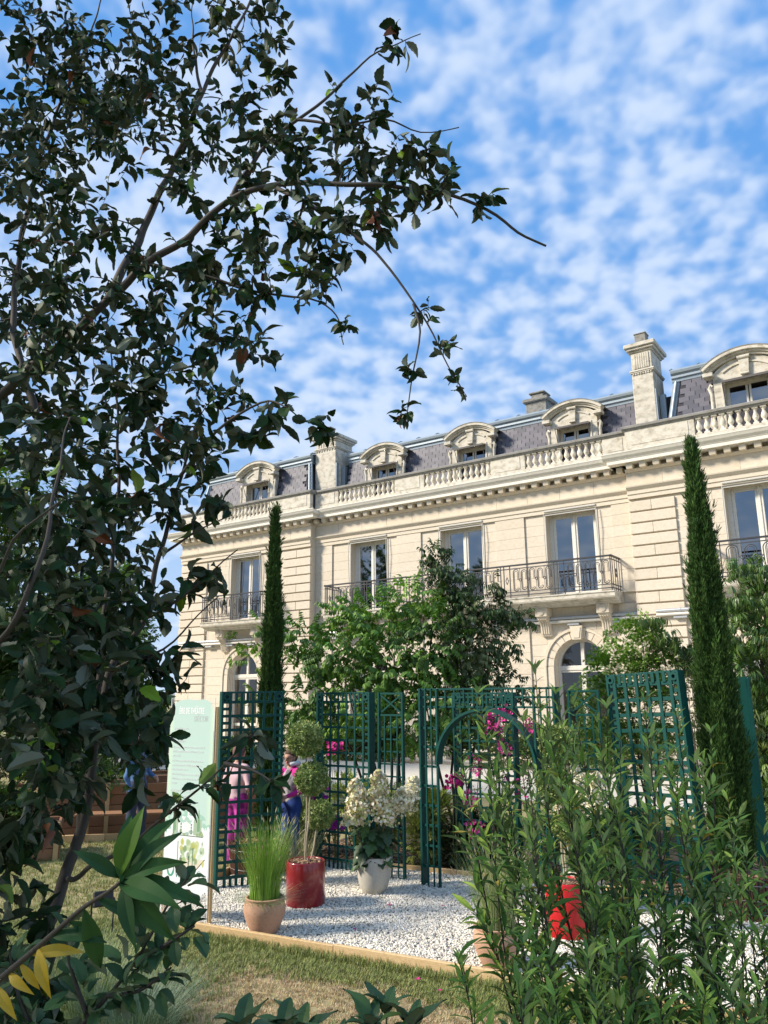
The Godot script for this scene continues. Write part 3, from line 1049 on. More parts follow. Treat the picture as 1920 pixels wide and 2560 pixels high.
func chimney(o: Node3D, x0: float, x1: float, z: float, tall: bool) -> void:
	var zb := z - 1.1
	var p := part(o, "chimney", null)
	var c := (x0 + x1) * 0.5
	var hw := (x1 - x0) * 0.5
	var top := 12.3 if tall else 11.95
	var b := MB.new()
	b.span(Vector3(x0, 8.8, zb), Vector3(x1, 11.62, z), 0.02)
	b.span(Vector3(x0 + 0.015, 11.72, zb), Vector3(x1 - 0.015, top, z - 0.015), 0.015)
	p.mesh = b.mesh(M.weathered)
	var n := 7
	for i in n:
		var rib := MB.new()
		var x: float = x0 + 0.09 + (x1 - x0 - 0.18) * (i + 0.5) / n
		rib.span(Vector3(x - 0.03, 11.76, z - 0.02), Vector3(x + 0.03, top - 0.05, z + 0.012), 0.008)
		put(p, "flute", rib, M.weathered)
	var band := MB.new()
	band.span(Vector3(x0 - 0.03, 11.62, zb - 0.03), Vector3(x1 + 0.03, 11.66, z + 0.03), 0.008)
	band.span(Vector3(x0 - 0.05, 11.66, zb - 0.05), Vector3(x1 + 0.05, 11.72, z + 0.05), 0.012)
	put(p, "band", band, M.weathered)
	for i in 8:
		part(p, "dentil", box_mesh(Vector3(0.05, 0.05, 0.03), 0.006), M.weathered, Transform3D(Basis.IDENTITY, Vector3(x0 + 0.06 + (x1 - x0 - 0.12) * i / 7.0, 11.585, z + 0.015)))
	var cap := MB.new()
	for e in [[0.03, 0.0, 0.06], [0.09, 0.06, 0.14], [0.15, 0.14, 0.27]]:
		cap.span(Vector3(x0 - e[0], top + e[1], zb - e[0]), Vector3(x1 + e[0], top + e[2], z + e[0]), 0.018)
	put(p, "cap", cap, M.weathered)
	var pot := MB.new()
	pot.span(Vector3(c - 0.17, top + 0.27, z - 0.42), Vector3(c + 0.17, top + 0.62, z - 0.08), 0.012)
	pot.span(Vector3(c - 0.19, top + 0.62, z - 0.44), Vector3(c + 0.19, top + 0.66, z - 0.06), 0.012)
	put(p, "chimney_pot", pot, M.coping)
	var fl := MB.new()
	fl.span(Vector3(x1 + 0.002, 9.0, z - 0.16), Vector3(x1 + 0.03, 11.0, z - 0.001))
	fl.span(Vector3(x1 + 0.03, 9.0, z - 0.5), Vector3(x1 + 0.2, 10.9, z - 0.34))
	put(p, "flashing", fl, M.zinc)


func dormer(o: Node3D, c: float, z: float, k: float, dy: float) -> void:
	var p := part(o, "dormer", null)
	var yb := 9.0
	var ow := 0.53 * k
	var yw := 10.5 + (dy - 0.3) * 1.3
	var sh := yw + 0.32
	var top := sh + 0.42 * k
	var b := MB.new()
	# jambs, head with a segmental top, cheeks behind
	for s in [-1.0, 1.0]:
		b.span(Vector3(c + s * ow, yb, z - 0.4), Vector3(c + s * (ow + 0.26 * k), yw, z), 0.01)
	var poly := PackedVector2Array()
	var hw := ow + 0.26 * k
	var rise := 0.34 * k
	var rad := (hw * hw + rise * rise) / (2.0 * rise)
	var half := asin(hw / rad)
	poly.append(Vector2(c - hw, yw))
	poly.append(Vector2(c + hw, yw))
	poly.append_array(arc_pts(c, sh + rise - rad, rad, PI * 0.5 - half, PI * 0.5 + half, 14))
	b.prism(poly, z - 0.4, z)
	b.span(Vector3(c - hw + 0.03, yb, z - 1.2), Vector3(c - hw + 0.1, sh + rise * 0.5, z - 0.4))
	b.span(Vector3(c + hw - 0.1, yb, z - 1.2), Vector3(c + hw - 0.03, sh + rise * 0.5, z - 0.4))
	p.mesh = b.mesh(M.weathered)
	# curved cornice of three stepped bands
	var cw := hw + 0.12 * k
	for e in [[0.0, 0.06, 0.07], [0.06, 0.11, 0.13], [0.11, 0.19, 0.2]]:
		var q := MB.new()
		var r2: float = (cw * cw + rise * rise) / (2.0 * rise)
		var h2 := asin(minf(cw / r2, 1.0))
		var pp := arc_pts(c, sh + rise - r2, r2 + e[0] * k, PI * 0.5 - h2, PI * 0.5 + h2, 16)
		pp.append_array(arc_pts(c, sh + rise - r2, r2 + e[1] * k, PI * 0.5 + h2, PI * 0.5 - h2, 16))
		q.prism(pp, z - 0.1, z + e[2] * k)
		if e[0] > 0.1:
			for s in [-1.0, 1.0]:
				q.span(Vector3(c + s * (cw - 0.18), sh - 0.1, z - 0.1), Vector3(c + s * (cw + 0.1), sh + 0.02, z + 0.2 * k), 0.015)
		put(p, "pediment_moulding", q, M.weathered)
	var lead := MB.new()
	var r3 := (cw * cw + rise * rise) / (2.0 * rise)
	var h3 := asin(minf(cw / r3, 1.0))
	var lp := arc_pts(c, sh + rise - r3, r3 + 0.19 * k, PI * 0.5 - h3, PI * 0.5 + h3, 16)
	lp.append_array(arc_pts(c, sh + rise - r3, r3 + 0.215 * k, PI * 0.5 + h3, PI * 0.5 - h3, 16))
	lead.prism(lp, z - 0.9, z + 0.21 * k)
	put(p, "lead_cover", lead, M.coping)
	# keystone and inner arch line
	var key := MB.new()
	key.prism(PackedVector2Array([Vector2(c - 0.09 * k, yw + 0.12), Vector2(c + 0.09 * k, yw + 0.12), Vector2(c + 0.13 * k, sh + rise - 0.03), Vector2(c - 0.13 * k, sh + rise - 0.03)]), z, z + 0.1)
	key.tube([Vector3(c - 0.15 * k, sh + rise - 0.06, z + 0.09), Vector3(c + 0.15 * k, sh + rise - 0.06, z + 0.09)], [0.06, 0.06], 8)
	key.tube([Vector3(c - 0.10 * k, yw + 0.15, z + 0.08), Vector3(c + 0.10 * k, yw + 0.15, z + 0.08)], [0.04, 0.04], 8)
	put(p, "keystone", key, M.weathered)
	var ins := MB.new()
	var r4 := rad - 0.14
	var ip := arc_pts(c, sh + rise - rad, r4, PI * 0.5 - half * 0.78, PI * 0.5 + half * 0.78, 14)
	ip.append_array(arc_pts(c, sh + rise - rad, r4 - 0.06, PI * 0.5 + half * 0.78, PI * 0.5 - half * 0.78, 14))
	ins.prism(ip, z, z + 0.035)
	for s in [-1.0, 1.0]:
		ins.span(Vector3(c + s * (ow + 0.03), yb, z), Vector3(c + s * (ow + 0.08), yw + 0.1, z + 0.03), 0.008)
	put(p, "inner_moulding", ins, M.weathered)
	# side scrolls
	for s in [-1.0, 1.0]:
		var sc := MB.new()
		var x: float = c + s * (hw + 0.05)
		sc.tube([Vector3(x, yb + 0.3, z - 0.1), Vector3(x + s * 0.1, yb + 0.45, z - 0.06), Vector3(x + s * 0.03, yb + 0.8, z - 0.04), Vector3(x + s * 0.02, yw - 0.25, z - 0.03), Vector3(x + s * 0.07, yw - 0.06, z - 0.02), Vector3(x + s * 0.03, yw + 0.03, z - 0.02), Vector3(x - s * 0.02, yw - 0.03, z - 0.01)], [0.07, 0.075, 0.055, 0.055, 0.06, 0.05, 0.04], 8)
		put(p, "side_scroll", sc, M.weathered)
	# window
	var w := part(p, "window", null)
	var zf := z - 0.22
	var fr := MB.new()
	for s in [-1.0, 1.0]:
		fr.span(Vector3(c + s * (ow - 0.09), yb, zf - 0.03), Vector3(c + s * ow, yw, zf + 0.03))
		fr.span(Vector3(c + s * 0.012, yb, zf - 0.02), Vector3(c + s * 0.075, yw - 0.09, zf + 0.025), 0.01)
	fr.span(Vector3(c - ow + 0.09, yw - 0.09, zf - 0.03), Vector3(c + ow - 0.09, yw, zf + 0.03))
	w.mesh = fr.mesh(M.window_paint)
	for s in [-1.0, 1.0]:
		var g := MB.new()
		g.span(Vector3(c + s * 0.073, yb, zf - 0.004), Vector3(c + s * (ow - 0.088), yw - 0.088, zf + 0.004))
		put(w, "pane", g, M.glass)
	var rm := MB.new()
	rm.span(Vector3(c - hw + 0.1, yb, z - 1.1), Vector3(c + hw - 0.1, sh, z - 1.05))
	rm.span(Vector3(c - hw + 0.1, yw + 0.02, z - 1.05), Vector3(c + hw - 0.1, yw + 0.06, z - 0.4))
	put(w, "room", rm, M.room)
	# folded awning standing out of the opening
	var aw := part(p, "window_awning", null)
	var ab := MB.new()
	ab.quad(Vector3(c - ow - 0.03, yw + 0.06, z + 0.01), Vector3(c + ow + 0.03, yw + 0.06, z + 0.01), Vector3(c + ow + 0.03, yw + 0.0, z + 0.26), Vector3(c - ow - 0.03, yw + 0.0, z + 0.26), Vector3.UP)
	ab.quad(Vector3(c - ow - 0.03, yw + 0.0, z + 0.26), Vector3(c + ow + 0.03, yw + 0.0, z + 0.26), Vector3(c + ow + 0.03, yw - 0.06, z + 0.26), Vector3(c - ow - 0.03, yw - 0.06, z + 0.26), Vector3.BACK)
	ab.tube([Vector3(c - ow - 0.03, yw - 0.06, z + 0.25), Vector3(c + ow + 0.03, yw - 0.06, z + 0.25)], [0.02, 0.02], 6)
	aw.mesh = ab.mesh(M.awning_dark)
	for s in [-1.0, 1.0]:
		var arm := MB.new()
		arm.tube([Vector3(c + s * (ow + 0.02), yw - 0.05, z + 0.25), Vector3(c + s * (ow + 0.01), yw - 0.6, z + 0.02)], [0.012, 0.012], 6)
		put(aw, "awning_arm", arm, M.awning_dark)


func pipes(o: Node3D) -> void:
	for s in [[-11.6, -0.05, 0.12, 4.17], [-19.0, -13.1, 0.42, 4.1], [0.55, 6.8, 0.42, 4.17]]:
		var p := part(o, "pipe_run", null)
		var a := MB.new()
		a.tube([Vector3(s[0], s[3] + 0.06, s[2]), Vector3(s[1], s[3] + 0.06, s[2])], [0.055, 0.055], 10)
		p.mesh = a.mesh(M.galvanised)
		var b := MB.new()
		b.tube([Vector3(s[0], s[3] - 0.05, s[2] + 0.03), Vector3(s[1], s[3] - 0.05, s[2] + 0.03)], [0.045, 0.045], 10)
		put(p, "white_pipe", b, M.window_paint)
		var n := maxi(2, roundi((s[1] - s[0]) / 1.3))
		for i in n:
			var x: float = s[0] + (s[1] - s[0]) * (i + 0.5) / n
			var q := MB.new()
			q.tube([Vector3(x - 0.03, s[3] + 0.06, s[2]), Vector3(x + 0.03, s[3] + 0.06, s[2])], [0.064, 0.064], 10)
			q.span(Vector3(x - 0.18, s[3] - 0.17, s[2] - 0.12), Vector3(x + 0.18, s[3] - 0.11, s[2] + 0.05), 0.008)
			put(p, "pipe_clip", q, M.galvanised)


# ------------------------------------------------------------------ ground and garden
const G_A := Vector2(-2.9, -9.15)
const G_B := Vector2(4.3, -5.46)
const G_C := Vector2(5.9, -8.46)
const G_D := Vector2(-1.56, -12.29)


func in_gravel(p: Vector2) -> bool:
	return Geometry2D.is_point_in_polygon(p, PackedVector2Array([G_A, G_B, G_C, G_D]))


func in_bed(p: Vector2) -> bool:
	var u := (G_C - G_D).normalized()
	var w := Vector2(u.y, -u.x)
	var d := p - G_D
	var s := d.dot(u)
	var t := d.dot(w)
	return t > 0.0 and t < 5.0 and s > 0.2 and s < 12.0


func blade_cluster(n: int, h: float, spread: float, w: float) -> ArrayMesh:
	var b := MB.new()
	for i in n:
		var a := rf(0, TAU)
		var base := Vector3(rf(-spread, spread), 0, rf(-spread, spread))
		var lean := Vector3(cos(a), 0, sin(a)) * h * rf(0.1, 0.7)
		var side := Vector3(-sin(a), 0, cos(a)) * w
		var hh := h * rf(0.6, 1.1)
		b.col = Color.WHITE * rf(0.75, 1.15)
		var mid := base + Vector3.UP * hh * 0.6 + lean * 0.35
		var tip := base + Vector3.UP * hh + lean
		b.quad(base - side, base + side, mid + side * 0.7, mid - side * 0.7)
		b.flat(mid - side * 0.7, mid + side * 0.7, tip)
	return b.mesh(M.blade)


func pebble_mesh() -> ArrayMesh:
	var b := MB.new()
	var pts := [Vector3(1, 0, 0), Vector3(-1, 0.1, 0), Vector3(0, 0.75, 0.1), Vector3(0.1, -0.6, 0), Vector3(0.1, 0.1, 0.9), Vector3(-0.1, 0, -0.95), Vector3(0.6, 0.45, 0.5), Vector3(-0.6, 0.4, -0.5)]
	for f in [[6, 0, 4], [6, 4, 2], [6, 2, 0], [7, 1, 5], [7, 5, 2], [7, 2, 1], [0, 2, 5], [1, 2, 4], [0, 3, 4], [1, 3, 4], [0, 3, 5], [1, 3, 5]]:
		b.flat(pts[f[0]], pts[f[1]], pts[f[2]], pts[f[0]] + pts[f[1]] + pts[f[2]])
	return b.mesh(M.pebble)


func chip_mesh() -> ArrayMesh:
	var b := MB.new()
	b.box(Vector3.ZERO, Vector3(2.0, 0.25, 0.9), 0.08, Basis(Vector3.UP, 0.1))
	return b.mesh(M.chip)


func chips(parent: Node, called: String, at: Vector3, rx: float, rz: float, n: int, size := 0.02, round_ := true) -> void:
	var xf := []
	var cols := []
	for i in n:
		var p := Vector2(rf(-1, 1), rf(-1, 1))
		if round_ and p.length() > 1.0:
			continue
		var s := size * rf(0.5, 1.4)
		xf.append(Transform3D(Basis(rdir(), rf(-0.7, 0.7)) * Basis(Vector3.UP, rf(0, TAU)) * Basis.from_scale(Vector3.ONE * s), at + Vector3(p.x * rx, rf(-0.01, 0.02), p.y * rz)))
		cols.append(jit([Color(0.36, 0.22, 0.13), Color(0.24, 0.13, 0.075), Color(0.46, 0.31, 0.20), Color(0.14, 0.08, 0.05)][rng.randi_range(0, 3)], 0.2))
	scatter(parent, called, chip_mesh(), xf, cols)


func build_ground() -> void:
	# bare earth everywhere, with the lawn's thatch as its colour
	var b := MB.new()
	b.quad(Vector3(-220, 0, 220), Vector3(220, 0, 220), Vector3(220, 0, -220), Vector3(-220, 0, -220), Vector3.UP)
	var gm := mat("lawn_thatch", Color(1, 1, 1), 0.95, noise_tex(51, 0.03, [lin(0.17, 0.18, 0.06), lin(0.25, 0.23, 0.09), lin(0.34, 0.27, 0.14), lin(0.22, 0.21, 0.08)], 5), 0.5)
	structure("ground", b, gm)
	# pale stone terrace in front of the mansion
	var ter := MB.new()
	var o0 := Vector3(8.336, 0.006, -25.154)
	var ex := Vector3(0.822, 0, 0.569)
	var en := Vector3(-0.569, 0, 0.822)
	ter.quad(o0 - ex * 24.0, o0 + ex * 12.0, o0 + ex * 12.0 + en * 8.5, o0 - ex * 24.0 + en * 8.5, Vector3.UP)
	structure("terrace", ter, mat("terrace_stone", Color(0.60, 0.57, 0.50), 0.9, M.trim.albedo_texture, 0.4))
	# planting bed behind the gravel
	var u := (G_C - G_D).normalized()
	var w := Vector2(u.y, -u.x)
	var bed := MB.new()
	var q := [G_D, G_D + u * 12.0, G_D + u * 12.0 + w * 5.0, G_D + w * 5.0]
	bed.quad(Vector3(q[0].x, 0.012, q[0].y), Vector3(q[1].x, 0.012, q[1].y), Vector3(q[2].x, 0.012, q[2].y), Vector3(q[3].x, 0.012, q[3].y), Vector3.UP)
	structure("planting_bed", bed, M.soil)
	var xf := []
	var cols := []
	for i in 9000:
		var p: Vector2 = G_D + u * rf(0.0, 9.0) + w * rf(0.03, 1.6)
		xf.append(Transform3D(Basis(rdir(), rf(-0.8, 0.8)) * Basis(Vector3.UP, rf(0, TAU)) * Basis.from_scale(Vector3.ONE * rf(0.012, 0.03)), Vector3(p.x, rf(0.012, 0.04), p.y)))
		cols.append(jit([Color(0.34, 0.22, 0.13), Color(0.20, 0.12, 0.07), Color(0.42, 0.30, 0.2)][rng.randi_range(0, 2)], 0.2))
	var mulch := scatter(self, "bark_mulch", chip_mesh(), xf, cols)
	tag(mulch, "brown bark mulch spread over the planting bed behind the gravel", "mulch")
	# white gravel
	var gb := MB.new()
	gb.quad(Vector3(G_A.x, 0.035, G_A.y), Vector3(G_B.x, 0.035, G_B.y), Vector3(G_C.x, 0.035, G_C.y), Vector3(G_D.x, 0.035, G_D.y), Vector3.UP)
	structure("gravel_floor", gb, M.gravel_bed)
	xf = []
	cols = []
	var n := 0
	while n < 90000:
		var p := Vector2(rf(-2.9, 5.9), rf(-12.3, -5.5))
		if not in_gravel(p) or (p.x > 3.6 and rng.randf() < 0.6):
			continue
		n += 1
		var s := rf(0.0075, 0.0155)
		xf.append(Transform3D(Basis(rdir(), rf(0, TAU)) * Basis.from_scale(Vector3(s * rf(0.8, 1.4), s, s * rf(0.8, 1.2))), Vector3(p.x, 0.037 + rf(0.0, 0.016), p.y)))
		var t := rf(0.6, 0.92) if n % 22 else rf(0.3, 0.5)
		cols.append(Color(t, t * rf(0.935, 0.965), t * rf(0.79, 0.87)))
	tag(scatter(self, "white_gravel", pebble_mesh(), xf, cols), "loose white limestone gravel covering the framed garden floor", "gravel")
	# grass: green away from the path, straw where it is worn
	var worn := FastNoiseLite.new()
	worn.seed = 5
	worn.frequency = 0.55
	worn.fractal_octaves = 4
	for kind in 2:
		var cl := blade_cluster(9, 0.05 if kind == 0 else 0.036, 0.03, 0.0022)
		xf = []
		cols = []
		for i in (52000 if kind == 0 else 30000):
			var p := Vector2(rf(-4.2, 3.4), rf(-9.2, -5.9))
			if i % 3 == 0:
				p = Vector2(rf(-9.0, -1.4), rf(-17.0, -8.6))
			if in_gravel(p) or in_bed(p):
				continue
			var front: float = (p - G_A).dot(Vector2(-0.456, 0.89))
			var dry := 0.85 * smoothstep(0.25, 0.9, front) * smoothstep(-2.2, -0.8, p.x) + worn.get_noise_2d(p.x, p.y) * 0.7
			if kind == 0 and dry > 0.42 + rf(-0.25, 0.35) or kind == 1 and dry < 0.25 + rf(-0.4, 0.2):
				continue
			var s := rf(0.6, 1.15) if kind == 0 else rf(0.5, 0.9)
			if kind == 0 and front > 0.0 and front < 0.16 and p.x > -2.6:
				s *= 1.7
			xf.append(Transform3D(Basis(Vector3.UP, rf(0, TAU)) * Basis.from_scale(Vector3(1.2, s, 1.2)), Vector3(p.x, 0.0, p.y)))
			cols.append(jit(Color(0.19, 0.26, 0.055).lerp(Color(0.36, 0.34, 0.12), rf(0, 0.8)), 0.25) if kind == 0 else jit(Color(0.56, 0.42, 0.25), 0.25))
		var o := scatter(self, "lawn_grass" if kind == 0 else "dry_grass", cl, xf, cols)
		tag(o, "short green lawn grass around the gravel garden" if kind == 0 else "dry straw coloured grass worn away in front of the timber edging", "grass")


func planks(called: String, label: String, a: Vector2, b: Vector2, h: float, t: float, y0 := 0.0) -> Node3D:
	var o := thing(called, label, "edging", Vector3(a.x, 0, a.y), -atan2(b.y - a.y, b.x - a.x))
	var len := a.distance_to(b)
	var n := maxi(1, roundi(len / 2.4))
	for i in n:
		part(o, "board", box_mesh(Vector3(len / n - 0.004, h, t), 0.006), M["pine%d" % (i % 3)], Transform3D(Basis(Vector3.BACK, rf(-0.004, 0.004)) * Basis(Vector3.UP, rf(-0.006, 0.006)), Vector3(len * (i + 0.5) / n, y0 + h * 0.5 + rf(-0.008, 0.006), 0)))
	return o


func slat(o: Node3D, x: float, y: float, w: float, h: float, z: float, m: Material, t := 0.012, called := "slat") -> void:
	part(o, called, box_mesh(Vector3(w, h, t).snapped(Vector3.ONE * 0.001), 0.002), m, Transform3D(Basis(Vector3.BACK, rf(-0.004, 0.004)) * Basis(Vector3.UP, rf(-0.03, 0.03) if w < 0.1 else 0.0), Vector3(x + rf(-0.002, 0.002), y + rf(-0.002, 0.002), z)))


# tall panel with a ringed square in each upper corner, ladder borders and an open grid
func ring_trellis(label: String, at: Vector3, yaw: float, w: float, h: float, tilt := 0.0, sw := 0.03) -> Node3D:
	var m: Material = M.green_paint
	var o := thing("garden_trellis", label, "trellis", at, yaw, "green garden trellis")
	o.basis = Basis(Vector3.UP, yaw) * Basis(Vector3.BACK, tilt)
	var bw := 0.115
	var bh := 0.135
	# long uprights in front, cross pieces behind
	var cols := 5 if w > 0.9 else 4
	var x0 := -w * 0.5
	for s in [-1.0, 1.0]:
		slat(o, s * (w * 0.5 - 0.015), h * 0.5, 0.03, h, 0.0, m, 0.034, "stile")
		slat(o, s * (w * 0.5 - bw), h * 0.5, sw, h, 0.006, m)
		part(o, "side_return", box_mesh(Vector3(0.012, h, 0.1), 0.002), m, Transform3D(Basis.IDENTITY, Vector3(s * (w * 0.5 - 0.006), h * 0.5, -0.07)))
	for i in range(1, cols):
		slat(o, -w * 0.5 + bw + (w - 2.0 * bw) * i / cols, h * 0.5, sw, h - 0.02, 0.006, m)
	# comb of short uprights between the long ones at the head and the foot
	for i in cols:
		for y in [h - bh * 0.5, bh * 0.5]:
			slat(o, -w * 0.5 + bw + (w - 2.0 * bw) * (i + 0.5) / cols, y, sw, bh - 0.02, 0.006, m)
	for y in [0.012, h - 0.012]:
		slat(o, 0, y, w - 0.06, 0.026, -0.007, m, 0.014, "rail")
	for y in [bh, h - bh]:
		slat(o, 0, y, w - 0.06, sw, -0.007, m, 0.012, "rail")
	var rows := roundi((h - 2.0 * bh) / 0.178)
	for j in range(1, rows):
		slat(o, 0, bh + (h - 2.0 * bh) * j / rows, w - 0.06, sw, -0.007, m)
	for j in rows:
		for s in [-1.0, 1.0]:
			slat(o, s * (w * 0.5 - bw * 0.5 - 0.008), bh + (h - 2.0 * bh) * (j + 0.5) / rows, bw - 0.03, sw, -0.007, m, 0.012, "rung")
	for s in [-1.0, 1.0]:
		var c := Vector3(s * (w * 0.5 - bw * 0.5 - 0.008), h - bh * 0.5, 0.0)
		part(o, "corner_plate", box_mesh(Vector3(bw - 0.03, bh - 0.03, 0.01), 0.0), m, Transform3D(Basis.IDENTITY, c + Vector3(0, 0, -0.02)))
		var r := MB.new()
		var p := arc_pts(0, 0, 0.048, 0, TAU, 24)
		p.remove_at(24)
		var inner := arc_pts(0, 0, 0.022, 0, TAU, 24)
		for k in 24:
			var a := p[k]
			var b := p[(k + 1) % 24]
			var ai := inner[k]
			var bi := inner[k + 1]
			r.quad(Vector3(a.x, a.y, 0.018), Vector3(b.x, b.y, 0.018), Vector3(bi.x, bi.y, 0.018), Vector3(ai.x, ai.y, 0.018), Vector3.BACK)
			r.quad(Vector3(a.x, a.y, -0.014), Vector3(b.x, b.y, -0.014), Vector3(b.x, b.y, 0.018), Vector3(a.x, a.y, 0.018), Vector3(a.x, a.y, 0))
			r.quad(Vector3(ai.x, ai.y, -0.014), Vector3(bi.x, bi.y, -0.014), Vector3(bi.x, bi.y, 0.018), Vector3(ai.x, ai.y, 0.018), -Vector3(a.x, a.y, 0))
		put(o, "ring", r, m, Transform3D(Basis.IDENTITY, c))
	return o


# narrow panel with a crossed square on top
func cross_trellis(label: String, at: Vector3, yaw: float, w: float, h: float) -> Node3D:
	var m: Material = M.green_paint
	var o := thing("garden_trellis", label, "trellis", at, yaw, "green garden trellis")
	for s in [-1.0, 1.0]:
		slat(o, s * (w * 0.5 - 0.014), h * 0.5, 0.028, h, 0.0, m, 0.05, "stile")
	var top := 0.30
	for y in [0.014, h - 0.014, h - top]:
		slat(o, 0, y, w - 0.056, 0.026, 0.0, m, 0.02, "rail")
	for s in [-1.0, 1.0]:
		var l := Vector2(w - 0.06, top - 0.05).length()
		part(o, "brace", box_mesh(Vector3(0.022, l, 0.012), 0.002), m, Transform3D(Basis(Vector3.BACK, s * atan2(w - 0.06, top - 0.05)), Vector3(0, h - top * 0.5, 0.003 * s)))
	for i in range(1, 4):
		slat(o, -w * 0.5 + w * i / 4.0, (h - top) * 0.5, 0.02, h - top - 0.03, 0.008, m)
	var rows := 13
	for j in range(1, rows):
		slat(o, 0, (h - top) * j / rows, w - 0.056, 0.02, -0.006, m)
	return o


# doorway of trellis: two grid legs, a grid lintel and an arched rib
func arch_trellis(label: String, at: Vector3, yaw: float, w: float, h: float) -> Node3D:
	var m: Material = M.green_paint
	var o := thing("garden_archway", label, "trellis", at, yaw, "green garden trellis")
	var lw := 0.27
	for s in [-1.0, 1.0]:
		for i in 4:
			slat(o, s * (w * 0.5 - 0.014 - lw * i / 3.0 * 0.95), h * 0.5, 0.028 if i in [0, 3] else 0.02, h - 0.006 if i in [0, 3] else h, 0.008, m, 0.034 if i in [0, 3] else 0.012, "upright")
		var rows := 9
		for j in rows:
			slat(o, s * (w * 0.5 - lw * 0.5), 0.015 + (h - 0.28) * j / rows, lw - 0.03, 0.028, -0.008, m)
		part(o, "side_return", box_mesh(Vector3(0.014, h, 0.14), 0.002), m, Transform3D(Basis.IDENTITY, Vector3(s * (w * 0.5 - 0.007), h * 0.5, -0.09)))
	for y in [h - 0.012, h - 0.115, h - 0.235]:
		slat(o, 0, y, w - 0.03, 0.024, -0.008, m, 0.014, "rail")
	var n := 10
	for i in range(0, n + 1):
		var x := (w - 2.0 * lw) * (float(i) / n - 0.5)
		slat(o, x, h - 0.125, 0.02, 0.22, 0.008, m)
	var ow := w * 0.5 - lw
	var arc := MB.new()
	var yc := h - 0.27 - ow
	var pts := arc_pts(0, yc, ow - 0.012, 0.0, PI, 26)
	for i in 26:
		for r in [[0.0, 0.034]]:
			var a := pts[i]
			var b := pts[i + 1]
			var da := (a - Vector2(0, yc)).normalized()
			var db := (b - Vector2(0, yc)).normalized()
			var a2 := a + da * 0.03
			var b2 := b + db * 0.03
			arc.quad(Vector3(a.x, a.y, 0.05), Vector3(b.x, b.y, 0.05), Vector3(b2.x, b2.y, 0.05), Vector3(a2.x, a2.y, 0.05), Vector3.BACK)
			arc.quad(Vector3(a.x, a.y, -0.1), Vector3(b.x, b.y, -0.1), Vector3(b.x, b.y, 0.05), Vector3(a.x, a.y, 0.05), Vector3(-da.x, -da.y, 0))
			arc.quad(Vector3(a2.x, a2.y, -0.1), Vector3(b2.x, b2.y, -0.1), Vector3(b2.x, b2.y, 0.05), Vector3(a2.x, a2.y, 0.05), Vector3(da.x, da.y, 0))
	put(o, "arched_rib", arc, m)
	return o


func pot_lathe(prof: Array, m: Material, parent: Node, called := "body", seg := 36) -> MeshInstance3D:
	var b := MB.new()
	b.lathe(prof, seg, Vector3.ZERO, 0.5)
	return put(parent, called, b, m)


func terracotta_pot(label: String, at: Vector3) -> Node3D:
	var o := thing("terracotta_pot", label, "pot", at, 0, "round terracotta pots")
	pot_lathe([Vector2(0.0, 0.0), Vector2(0.125, 0.0), Vector2(0.135, 0.012), Vector2(0.165, 0.07), Vector2(0.195, 0.14), Vector2(0.213, 0.20), Vector2(0.215, 0.24), Vector2(0.205, 0.28), Vector2(0.19, 0.305), Vector2(0.192, 0.318), Vector2(0.2, 0.325), Vector2(0.2, 0.335), Vector2(0.19, 0.34), Vector2(0.178, 0.335), Vector2(0.174, 0.29)], M.terracotta, o)
	var s := MB.new()
	s.lathe([Vector2(0.176, 0.295), Vector2(0.0, 0.305)], 24)
	put(o, "soil", s, M.soil)
	return o


func red_pot(label: String, at: Vector3, r: float, h: float, m: Material) -> Node3D:
	var o := thing("red_planter", label, "planter", at, 0, "red cylinder planters")
	pot_lathe([Vector2(0.0, 0.0), Vector2(r - 0.01, 0.0), Vector2(r, 0.01), Vector2(r, h - 0.012), Vector2(r - 0.003, h - 0.004), Vector2(r - 0.01, h), Vector2(r - 0.02, h), Vector2(r - 0.026, h - 0.006), Vector2(r - 0.028, h - 0.05)], m, o, "body", 48)
	var s := MB.new()
	s.lathe([Vector2(r - 0.027, h - 0.045), Vector2(0.0, h - 0.03)], 24)
	put(o, "soil", s, M.soil)
	chips(o, "bark_mulch", Vector3(0, h - 0.02, 0), r - 0.045, r - 0.045, 420, 0.018)
	return o


func white_pot(label: String, at: Vector3) -> Node3D:
	var o := thing("white_planter", label, "planter", at, 0, "white egg shaped planters")
	pot_lathe([Vector2(0.0, 0.0), Vector2(0.13, 0.0), Vector2(0.142, 0.01), Vector2(0.175, 0.08), Vector2(0.2, 0.17), Vector2(0.217, 0.26), Vector2(0.226, 0.34), Vector2(0.228, 0.405), Vector2(0.222, 0.415), Vector2(0.21, 0.415), Vector2(0.204, 0.405), Vector2(0.2, 0.36)], M.white_pot, o, "body", 44)
	var s := MB.new()
	s.lathe([Vector2(0.202, 0.37), Vector2(0.0, 0.38)], 24)
	put(o, "soil", s, M.soil)
	return o


